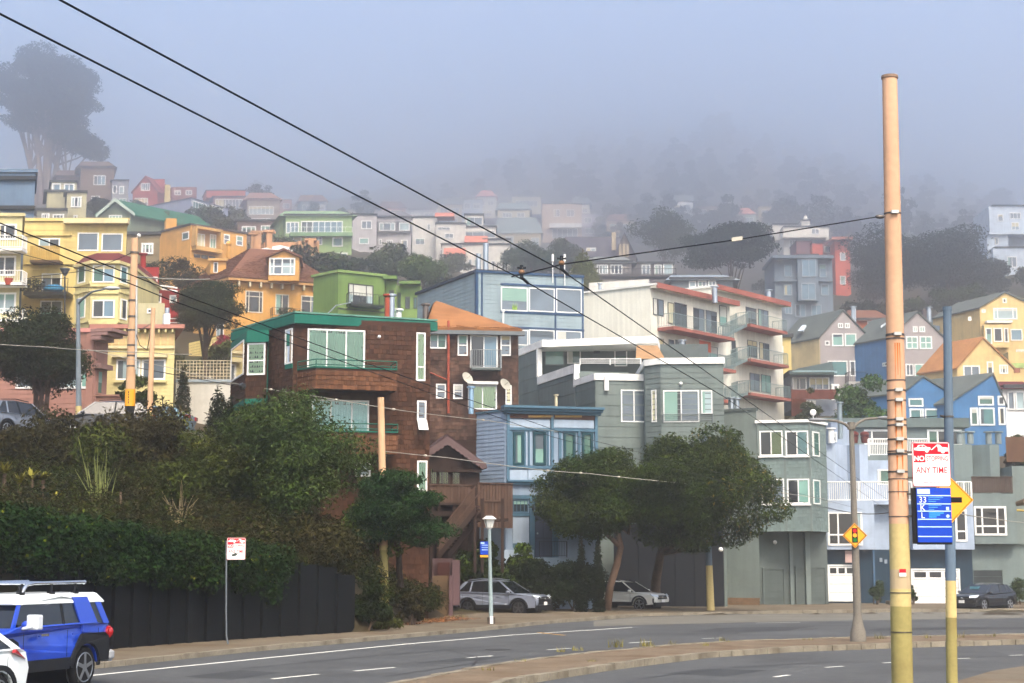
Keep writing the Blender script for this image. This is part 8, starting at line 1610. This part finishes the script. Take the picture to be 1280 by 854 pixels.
def car(name, label, pm, L, W, H, wb, wr, gz, top, gh, roofm=None, plas=None, rails=False, rim=RIM, tail=True, cat='car', fwd=0.0, tuck=.16, plate=True, spare=False, parts=True):
    """gz sill height; top: outline of the body's upper edge, rear to front; gh: greenhouse (rear base, rear roof, front roof, front base) as x,z; fwd shifts the axles"""
    t = thing(name, label, cat); plas = plas or PLAS; xf, xr = wb/2 + fwd, -wb/2 + fwd; ar = wr*1.17
    low = [(-L/2+.03, gz+.08)] + [(xr-ar, gz)] + arc(xr, wr, ar, 180, 0, 9)[1:-1] + [(xr+ar, gz), (xf-ar, gz)] + arc(xf, wr, ar, 180, 0, 9)[1:-1] + [(xf+ar, gz), (L/2-.12, gz+.05)]
    prof = low + list(reversed(top)); hw = W/2
    def yw(x, z): 
        e = max(0, abs(x)/(L/2) - .62)/.38; k = 1 - (.17 if x > 0 else .10)*e*e; zz = (z - gz)/(max(p[1] for p in top) - gz); return hw*k*(1 - .035*max(0, (.3-zz)) - .05*max(0, zz-.55)**1.0)
    secs = []
    for f, ins in ((-1, .06), (-1, .0), (1, .0), (1, .06)):
        row = []
        for x, z in prof:
            cx, cz = 0, (gz + top[len(top)//2][1])/2; d = math.hypot(x-cx, z-cz); row.append(Vector((x - (x-cx)*ins/ (L/2)*1.0, f*(yw(x, z) - (0 if ins else .055)*0 + (0 if ins == 0 else -0)), z - (0 if z < gz+.4 else ins*.5))))
        secs.append(row)
    # outer skins sit at full width on the waist, a chamfer runs round the edge
    mb = MB(); n = len(prof); inner = []
    rows = [[Vector((x, -yw(x, z)+.07, z)) for x, z in prof], [Vector((x*(1-.012), -yw(x, z), z-(.03 if z > gz+.35 else 0))) for x, z in prof], [Vector((x*(1-.012), yw(x, z), z-(.03 if z > gz+.35 else 0))) for x, z in prof], [Vector((x, yw(x, z)-.07, z)) for x, z in prof]]
    order = [rows[1], rows[0], rows[3], rows[2]]; vs = [v for r in order for v in r]; fs = [tuple(reversed(range(n))), tuple(range(3*n, 4*n))]
    for a in range(3):
        for i in range(n): j = (i+1) % n; fs.append((a*n+i, a*n+j, (a+1)*n+j, (a+1)*n+i))
    mb.add(vs, fs); body_ = mb.build('body', pm, t)
    for p in body_.data.polygons: p.use_smooth = len(p.vertices) == 4
    # greenhouse: tinted glass block, roof skin, pillars
    (bx0, bz0), (rx0, rz0), (rx1, rz1), (bx1, bz1) = gh; wb_ = hw*.93; wt = hw*.93 - tuck; zr = (rz0+rz1)/2
    def gp(x, z, s, o=0): f = (z - (bz0+bz1)/2)/(zr - (bz0+bz1)/2); return Vector((x, s*(wb_ + (wt-wb_)*f + o), z))
    mb = MB(); A = [gp(x, z, -1) for x, z in gh]; B = [gp(x, z, 1) for x, z in gh]; mb.loft(A, B); g = mb.build('window_glass', CGL, t)
    rm = roofm or pm; mb = MB(); ov = .02
    ra = [Vector((rx0-.05, 0, rz0-.005)), Vector((rx0+.2, 0, rz0+.04)), Vector(((rx0+rx1)/2, 0, H)), Vector((rx1-.25, 0, rz1+.035)), Vector((rx1+.06, 0, rz1-.02))]
    ys = [-(wt+.02), -(wt-.10), -(wt*.5), 0, wt*.5, wt-.10, wt+.02]; vs = []; ns = len(ys)
    for p in ra:
        for k, y in enumerate(ys): vs.append((p.x, y, p.z - (.06 if k in (0, ns-1) else .012 if k in (1, ns-2) else 0)))
    fs = [(i*ns+k, i*ns+k+1, (i+1)*ns+k+1, (i+1)*ns+k) for i in range(4) for k in range(ns-1)]; mb.add(vs, fs, True); mb.add([(v[0], v[1], v[2]-.10) for v in vs], [tuple(reversed(f)) for f in fs], True); mb.build('roof', rm, t)
    def strip(p, q, w, s, m=pm, nm='pillar', o=.012):
        a, b = gp(p[0], p[1], s, o), gp(q[0], q[1], s, o); mb = MB(); d = Vector((w, 0, 0)); y = Vector((0, -s*.03, 0)); mb.hexa(a - d/2, d, y, b - a); return mb.build(nm, m, t)
    for s in (-1, 1):
        strip((bx1-.04, bz1), (rx1, rz1), .10, s); strip((bx0+.1, bz0), (rx0+.04, rz0), .2, s)
        bl = (bx0+bx1)/2 - .05; strip((bl, (bz0+bz1)/2), (bl-.05, zr), .07, s, PLAS); q = bx0 + (bx1-bx0)*.27; strip((q-.05, bz0), (max(rx0+.25, q), zr), .09, s, pm)
        # sill cladding, arches, seams, handles, mirrors
        w0 = lambda x, z: s*(yw(x, z)+.004)
        if parts:
            mb = MB(); mb.hexa((xr+ar, w0(0, gz+.02), gz-.02), (wb-2*ar, 0, 0), (0, s*.025, 0), (0, 0, .17)); mb.build('sill_cladding', plas, t)
            for x in (xr, xf):
                o = arc(x, wr, ar+.07, 178, 2, 12); i_ = arc(x, wr, ar-.01, 178, 2, 12); mb = MB()
                for k in range(12): mb.prism([Vector((*[o[k][0]], w0(o[k][0], o[k][1])-s*.03, o[k][1])), Vector((o[k+1][0], w0(o[k+1][0], o[k+1][1])-s*.03, o[k+1][1])), Vector((i_[k+1][0], w0(i_[k+1][0], i_[k+1][1])-s*.03, i_[k+1][1])), Vector((i_[k][0], w0(i_[k][0], i_[k][1])-s*.03, i_[k][1]))], (0, s*.05, 0))
                mb.build('wheel_arch', plas, t)
            zb = (bz0+bz1)/2
            for x in (bl-.02, bx1-.28, bx0+.35+.1): mb = MB(); mb.hexa((x, w0(x, zb-.3), gz+.16), (.012, 0, 0), (0, s*.003, 0), (0, 0, zb-gz-.24)); mb.build('door_seam', PLAS, t)
            for x in (bl-.28, bl+.5-.98+1.3): 
                if x < bx1-.3: mb = MB(); mb.hexa((x-.1, w0(x, zb-.17), zb-.18), (.2, 0, 0), (0, s*.03, 0), (0, 0, .03)); mb.build('door_handle', pm, t)
            mb = MB(); mx = bx1-.28; mb.ball((mx, s*(hw*.93+.13), bz1+.06), .1, .11, .075, 10, 6); mb.tube([(mx, s*hw*.88, bz1), (mx, s*(hw*.93+.1), bz1+.03)], .03, 6); mb.build('mirror', pm, t)
        if rails: mb = MB(); mb.tube([Vector((rx0+.1, s*(wt-.04), rz0+.07)), Vector(((rx0+rx1)/2, s*(wt-.04), H+.04)), Vector((rx1-.15, s*(wt-.04), rz1+.06))], .022, 6); mb.build('roof_rail', PLAS if rails == 1 else RIM, t)
    # wheels
    for x in (xr, xf):
        for s in (-1, 1):
            c = Vector((x, s*(hw-.13), wr)); mb = MB(); y = Vector((0, 1, 0)); mb.tube([c - y*.11, c - y*.085, c + y*.085, c + y*.11], [wr*.88, wr, wr, wr*.88], 22); w = mb.build('wheel', TYRE, t); c2 = c + y*(s*.098)
            mb = MB(); mb.tube([c2 - y*.0, c2 + y*(s*.014)], wr*.2, 12); mb.build('hub', rim, w)
            mb = MB(); ro = [c2 + Vector((wr*.7*math.cos(a), 0, wr*.7*math.sin(a))) for a in np.linspace(0, 6.283, 23)]; mb.tube(ro, .02, 6)
            for k in range(5):
                a = k*1.2566 + .3; d = Vector((math.cos(a), 0, math.sin(a))); e = Vector((-math.sin(a), 0, math.cos(a))); mb.hexa(c2 + d*wr*.15 - e*.035, d*wr*.55, e*.07, y*(s*.02))
            mb.build('rim', rim, w)
    for x in (xr, xf): mb = MB(); mb.tube([Vector((x, -hw+.16, wr)), Vector((x, hw-.16, wr))], ar-.02, 14); mb.build('wheel_well', PLAS, t)
    return t, yw, hw
def place(t, px, py, ref, yaw, wr_z=0.0):
    """stand the car so that its local point ref meets the ground point seen at px,py"""
    g = gr(px, py); c, s = math.cos(yaw), math.sin(yaw); t.location = (g.x - (ref[0]*c - ref[1]*s), g.y - (ref[0]*s + ref[1]*c), wr_z); t.rotation_euler = (0, 0, yaw)
def front_bits(t, pm, L, W, zg, hl, grille, low, yw, plate=True, fog=True):
    """headlamps, grille, lower intake and plate on the nose"""
    x = L/2
    for s in (-1, 1):
        y0, y1, z0, z1, sw = hl; mb = MB(); pts = [Vector((x-.03, s*y0, z0)), Vector((x-.17, s*y1, z0+sw)), Vector((x-.30, s*(y1+.03), z1+sw)), Vector((x-.10, s*y0, z1))]; mb.prism(pts, Vector((.05, s*.03, .012))); mb.build('headlight', LAMP_W, t)
        if fog: mb = MB(); mb.prism([Vector((x-.10, s*.62, zg+.12)), Vector((x-.17, s*.78, zg+.12)), Vector((x-.17, s*.78, zg+.34)), Vector((x-.10, s*.66, zg+.30))], Vector((.06, s*.03, 0))); mb.build('fog_lamp_housing', PLAS, t)
    (gw, g0, g1) = grille; mb = MB(); mb.prism([Vector((x-.05, -gw, g0)), Vector((x-.05, gw, g0)), Vector((x-.08, gw*.85, g1)), Vector((x-.08, -gw*.85, g1))], (.06, 0, 0)); gr_ = mb.build('grille', PLAS, t)
    mb = MB(); mb.box(x-.03, x+.025, -gw*.9, gw*.9, (g0+g1)/2-.015, (g0+g1)/2+.015); mb.build('grille_bar', CHROME, gr_); mb = MB(); mb.ball((x+.015, 0, (g0+g1)/2), .02, .08, .05); mb.build('badge', CHROME, gr_)
    lw, l0, l1 = low; mb = MB(); mb.box(x-.12, x-.0, -lw, lw, l0, l1); mb.build('lower_bumper', PLAS, t)
    if plate: mb = MB(); mb.box(x, x+.03, -.16, .16, l1+.01, l1+.16); mb.build('number_plate', WHITE, t)
def boxy_suv():
    BL = carpaint('blue', (15, 58, 165)); WT = carpaint('white', (222, 226, 222)); L, W, H = 4.6, 1.88, 1.80
    t, yw, hw = car('suv', 'bright blue boxy off roader with white roof and silver roof rack', BL, L, W, H, 2.69, .39, .46, [(-2.26, .72), (-2.28, 1.0), (-2.26, 1.22), (-1.6, 1.25), (.95, 1.22), (1.25, 1.14), (2.12, 1.10), (2.28, 1.0), (2.28, .7)], [(-2.2, 1.2), (-1.98, 1.64), (.62, 1.66), (1.02, 1.2)], roofm=WT, fwd=.02, tuck=.13, cat='suv')
    # broad blue rear quarter pillar, wrap-round rear glass, tall black arches, roof overhang
    for s in (-1, 1):
        wbz = lambda z: s*(hw*.93 - .13*(z-1.2)/.5 + .022)
        mb = MB(); mb.prism([Vector((-1.78, wbz(1.2), 1.2)), Vector((-1.18, wbz(1.2), 1.2)), Vector((-1.08, wbz(1.72), 1.72)), Vector((-1.58, wbz(1.72), 1.72))], (0, -s*.04, 0)); mb.build('rear_pillar', BL, t)
        mb = MB(); mb.prism([Vector((-2.27, s*(hw*.9), 1.05)), Vector((-1.25, s*(hw*.955+.012), 1.05)), Vector((-1.25, s*(hw*.94), 1.26)), Vector((-2.25, s*(hw*.86), 1.26))], (0, -s*.06, 0)); mb.build('shoulder', BL, t)
        for x0, x1 in ((-2.28, -.72), (.82, 2.25)):
            o = [(x0, .5), (x0+.12, .95), (x0+.3, 1.03), (x1-.42, 1.03), (x1-.15, .72), (x1, .5)]; ax = (-1.325 if x0 < 0 else 1.365); ii = arc(ax, .39, .47, 168, 12, 9); pts = [o[0], o[1], o[2], o[3], o[4], o[5]] + list(reversed(ii)); mb = MB(); mb.prism([Vector((x, s*(yw(x, .8)-.02), z)) for x, z in pts], (0, s*.06, 0)); mb.build('fender_flare', PLAS, t)
        mb = MB(); mb.box(-.72, .84, min(s*(hw-.03), s*(hw+.035)), max(s*(hw-.03), s*(hw+.035)), .40, .60); mb.build('rock_slider', PLAS, t)
        mb = MB(); mb.tube([Vector((-2.24, s*(hw*.88), 1.02)), Vector((-2.24, s*(hw*.88)+s*.06, 1.02))], [.13, .11], 12); mb.ball((-2.27, s*(hw*.86), 1.02), .09, .13, .13); mb.build('tail_light', LAMP_R, t)
        mb = MB(); mb.hexa((.78, s*(hw+.03), 1.16), (.10, 0, 0), (0, s*.26, .04), (0, 0, .06)); mb.box(.68, .86, min(s*(hw+.12), s*(hw+.36)), max(s*(hw+.12), s*(hw+.36)), 1.17, 1.44); mb.build('wing_mirror', mat('mirror_silver', (200, 204, 206), rough=.25, spec=.6), t, bevel=.04)
        mb = MB(); mb.hexa((-.02, s*(hw*.975), 1.03), (.24, 0, 0), (0, s*.05, 0), (0, 0, .045)); mb.build('door_handle', CHROME, t)
        # roof rack bars
        mb = MB(); zr = 1.99; mb.tube([Vector((.42, s*.62, 1.78)), Vector((.28, s*.64, zr-.03)), Vector((.05, s*.64, zr)), Vector((-1.62, s*.64, zr+.01))], .033, 8); mb.tube([Vector((-1.62, s*.64, 1.99)), Vector((-1.66, s*.64, 2.0))], .04, 8); r = mb.build('roof_rack', CHROME, t)
        for x in (.42, -.55, -1.35): mb = MB(); mb.cbox((x, s*.62, 1.80), .14, .09, .06); mb.tube([Vector((x, s*.62, 1.80)), Vector((x, s*.64, 1.98))], .022, 6); mb.build('rack_foot', PLAS, r)
    for x in (.1, -.5, -1.05, -1.55): mb = MB(); mb.tube([Vector((x, -.64, 1.985)), Vector((x, .64, 1.985))], .025, 8); mb.build('rack_crossbar', CHROME, t)
    mb = MB(); vs = [(-2.2, -.66), (.78, -.66), (.78, .66), (-2.2, .66)]; mb.loft([Vector((x*1.02, y*1.2, 1.60)) for x, y in vs], [Vector((x*.94, y, 1.80)) for x, y in vs]); mb.build('roof', WT, t, bevel=.05)
    mb = MB(); mb.box(-2.36, -2.22, -.9, .9, .45, .68); mb.box(-2.38, -2.2, .72, .93, .5, .66); mb.build('rear_bumper', mat('bumper_grey', (150, 152, 154), rough=.5), t, bevel=.03)
    mb = MB(); mb.tube([Vector((-2.3, -.1, 1.0)), Vector((-2.55, -.1, 1.0))], .38, 22); mb.build('spare_wheel', TYRE, t); mb = MB(); mb.box(-.02, .05, -.3, -.26, 1.2, 1.62); mb.build('seat_belt_pillar', mat('belt_green', (30, 90, 70)), t)
    front_bits(t, BL, L, W, .46, (.5, .78, .9, 1.08, 0), (.62, .88, 1.08), (.8, .46, .7), yw)
    place(t, 104, 860, (-1.33, .9), math.atan2(-.954, -.30))
boxy_suv()
def white_crossover():
    WT = carpaint('pearl', (224, 230, 228)); L, W, H = 4.5, 1.8, 1.55
    t, yw, hw = car('car', 'white rounded crossover partly out of frame beside the blue off roader', WT, L, W, H, 2.64, .34, .28, [(-2.12, .5), (-2.2, .75), (-2.1, 1.0), (-1.75, 1.05), (.9, 1.0), (1.3, .95), (2.0, .82), (2.2, .65), (2.2, .5)], [(-1.95, 1.0), (-1.15, 1.47), (.25, 1.48), (1.1, 1.0)], fwd=0, tuck=.2)
    for s in (-1, 1):
        mb = MB(); mb.prism([Vector((-2.12, s*.50, .86)), Vector((-2.02, s*.80, .86)), Vector((-1.62, s*.885, .98)), Vector((-1.66, s*.87, 1.03)), Vector((-2.05, s*.76, 1.02)), Vector((-2.12, s*.5, .98))], (-.02, s*.05, .0)); mb.build('tail_light', LAMP_R, t)
    front_bits(t, WT, L, W, .28, (.45, .75, .68, .8, 0), (.5, .55, .72), (.75, .25, .42), yw)
    place(t, 31, 893, (-2.15, .80), math.atan2(-.954, -.30))
white_crossover()
def silver_crossover():
    SV = carpaint('silver', (112, 118, 130)); L, W, H = 4.6, 1.86, 1.69
    t, yw, hw = car('suv', 'silver crossover with black cladding parked nose out on the driveway', SV, L, W, H, 2.69, .365, .36, [(-2.2, .6), (-2.3, .8), (-2.26, 1.05), (-2.0, 1.15), (.3, 1.08), (.95, 1.06), (1.9, .98), (2.2, .88), (2.27, .75), (2.25, .5)], [(-2.05, 1.12), (-1.55, 1.58), (.25, 1.60), (1.12, 1.05)], rails=2, fwd=.0, tuck=.19, rim=metal('rim_dark', (70, 72, 76), rough=.4), cat='suv')
    front_bits(t, SV, L, W, .36, (.42, .84, .82, .92, .05), (.66, .70, .90), (.82, .28, .50), yw)
    mb = MB(); mb.prism([Vector((2.29, -.72, .54)), Vector((2.29, .72, .54)), Vector((2.27, .58, .70)), Vector((2.27, -.58, .70))], (.03, 0, 0)); mb.build('lower_grille', PLAS, t)
    for s in (-1, 1): mb = MB(); mb.prism([Vector((-2.26, s*.55, .98)), Vector((-2.12, s*.86, .98)), Vector((-1.8, s*.92, 1.05)), Vector((-2.1, s*.85, 1.1)), Vector((-2.26, s*.55, 1.08))], (-.02, s*.04, 0)); mb.build('tail_light', LAMP_R, t)
    place(t, 648, 770.5, (1.345, -.9), R(-27))
silver_crossover()
def white_hatch():
    WT = carpaint('white2', (226, 224, 212)); L, W, H = 4.45, 1.8, 1.59
    t, yw, hw = car('car', 'white crossover with black grille parked under the street trees', WT, L, W, H, 2.66, .345, .33, [(-2.1, .55), (-2.2, .75), (-2.18, 1.0), (-1.9, 1.08), (.3, 1.0), (.95, .98), (1.85, .9), (2.12, .8), (2.2, .68), (2.18, .48)], [(-1.95, 1.05), (-1.4, 1.49), (.2, 1.50), (1.08, .98)], rails=1, tuck=.2)
    front_bits(t, WT, L, W, .33, (.40, .80, .72, .84, .05), (.46, .62, .82), (.78, .26, .46), yw)
    place(t, 799, 764.5, (1.33, -.88), R(-35))
white_hatch()
def black_hatch():
    BK = carpaint('black', (10, 11, 14)); L, W, H = 4.1, 1.72, 1.45
    t, yw, hw = car('car', 'black hatchback with white plate parked outside the grey garage', BK, L, W, H, 2.5, .32, .28, [(-1.95, .5), (-2.02, .75), (-1.98, .95), (-1.75, .98), (.3, .92), (.95, .90), (1.7, .81), (1.94, .72), (2.0, .6), (1.98, .44)], [(-1.85, .94), (-1.35, 1.35), (.15, 1.36), (1.05, .9)], tuck=.2)
    front_bits(t, BK, L, W, .28, (.42, .82, .66, .78, .04), (.46, .56, .74), (.78, .22, .4), yw); mb = MB(); mb.box(.35, .6, -.4, .1, 1.1, 1.25); mb.build('sun_shade', glass('shade', (90, 140, 150)), t)
    place(t, 1231, 764, (1.25, .84), R(180+42))
black_hatch()
# cars along the upper street, half hidden by the bank
def upper_cars():
    for nm, lab, pm, px, py, yaw, d in (('suv', 'dark silver estate on the upper street with lit red tail lamps', carpaint('gunmetal', (96, 104, 116)), 18, 549, 62, 72), ('suv', 'black people carrier with roof rails on the upper street', carpaint('nearblack', (30, 33, 38)), 128, 548, 190, 72.5), ('car', 'faded blue saloon parked between the two upper street poles', carpaint('fadedblue', (100, 136, 158)), 178, 551, 178, 74)):
        t, yw, hw = car(nm, lab, pm, 4.7, 1.85, 1.68 if nm == 'suv' else 1.46, 2.7, .34, .32, [(-2.2, .55), (-2.32, .8), (-2.28, 1.05), (-1.9, 1.1), (.3, 1.04), (.95, 1.0), (1.9, .9), (2.25, .75), (2.3, .5)], [(-2.1, 1.06), (-1.6, 1.58 if nm == 'suv' else 1.38), (.3, 1.6 if nm == 'suv' else 1.4), (1.1, 1.02)], rails=1 if nm == 'suv' else 0, tuck=.2)
        for s in (-1, 1): mb = MB(); mb.box(-2.36, -2.2, min(s*.5, s*.86), max(s*.5, s*.86), .86, 1.02); mb.build('tail_light', LAMP_R, t)
        if px == 18: mb = MB(); mb.box(-1.72, -1.66, -.45, .45, 1.55, 1.62); mb.build('brake_light', LAMP_R, t)
        p = at(px, py, d); t.location = (p.x, p.y, max(terrain(p.x, p.y), p.z)); t.rotation_euler = (0, 0, R(yaw))
upper_cars()
# ---------------------------------------------------------------- repeats the photograph shows nothing of are left out; the rest get labels of their own
def prune_and_label():
    bpy.context.view_layer.update(); dg = bpy.context.evaluated_depsgraph_get(); dg.update()
    import re
    def proj(v):
        q = Vector(v) - CAMP; y = q.y*CT + q.z*ST; return (640 + F*q.x/y, 427 - F*(-q.y*ST + q.z*CT)/y)
    homes = []
    for o in list(COL.objects):
        if o.get('category') in ('house', 'apartments', 'building') and o.parent is None:
            pts = [c.matrix_world @ Vector(b) for c in o.children for b in c.bound_box]
            P = [proj(p) for p in pts]; homes.append((sum(p[0] for p in P)/len(P), min(p[1] for p in P), max(p[1] for p in P), o.location.y, re.split(r' (?:with|under|above|behind|between|beside|at|near|high|over|fading|wedged|standing|stepping|peeping|squeezed|almost|right|in|and|below|overlooking|before) ', o['label'])[0]))
    seen = {}; rg = random.Random(9); gone = 0
    for o in sorted([o for o in COL.objects if o.parent is None and o.get('group') and o.get('category') in ('tree', 'shrub')], key=lambda o: o.location.y):
        pts = [Vector(b) for c in o.children for b in (c.bound_box if c.name.startswith(('crown', 'foliage')) else [])]
        if not pts: continue
        lo = Vector([min(p[i] for p in pts) for i in range(3)]); hi = Vector([max(p[i] for p in pts) for i in range(3)]); vis = 0
        for k in range(16):
            p = o.matrix_world @ Vector([lo[i] + (hi[i]-lo[i])*rg.uniform(.2, .8) for i in range(3)]); x, y = proj(p)
            if not (0 < x < 1280 and 0 < y < 854): continue
            d = p - CAMP; L = d.length; ok, loc, _, _, ob, _ = SC.ray_cast(dg, CAMP, d.normalized(), distance=L + 8)
            r = ob
            while r is not None and r.parent is not None: r = r.parent
            if not ok or r == o: vis += 1
        if vis == 0:
            gone += 1
            for c in list(o.children): bpy.data.objects.remove(c)
            bpy.data.objects.remove(o); continue
        x, y = proj(o.location + Vector((0, 0, 2)))
        if o['category'] == 'shrub':
            n = min(homes, key=lambda h: abs(h[0]-x) + .8*abs((h[1]+h[2])/2-y) + .05*abs(h[3]-o.location.y)); side = 'left of' if x < n[0]-12 else 'right of' if x > n[0]+12 else 'in front of' if o.location.y < n[3] else 'behind'
            sz = 'small' if o.scale[0] < .55 else 'large' if o.scale[0] > .85 else 'mid sized'; kind = o['label'].split(' ')[0]; lab = f'{sz} {kind} garden shrub {side} the {n[4]}'
            lab = ' '.join(lab.split()[:16]); k = seen.get(lab, 0); seen[lab] = k + 1
            o['label'] = lab
    bpy.context.view_layer.update()
prune_and_label()
# ---------------------------------------------------------------- the fog
def haze():
    mb = MB(); mb.box(-1350, 1350, -100, 2460, -3, 645)
    m = bpy.data.materials.new('haze_air'); m.use_nodes = True; N = m.node_tree.nodes; N.remove(N['Principled BSDF'])
    v = N.new('ShaderNodeVolumePrincipled'); v.inputs['Color'].default_value = (.995, .982, .985, 1); v.inputs['Density'].default_value = HAZE_D
    v.inputs['Anisotropy'].default_value = 0.90
    m.node_tree.links.new(v.outputs[0], N['Material Output'].inputs['Volume'])
    o = mb.build('haze', m); tag(o, 'pale grey blue fog hanging over the hillside and street', 'haze', kind='stuff')
HAZE_D = .0019
haze()
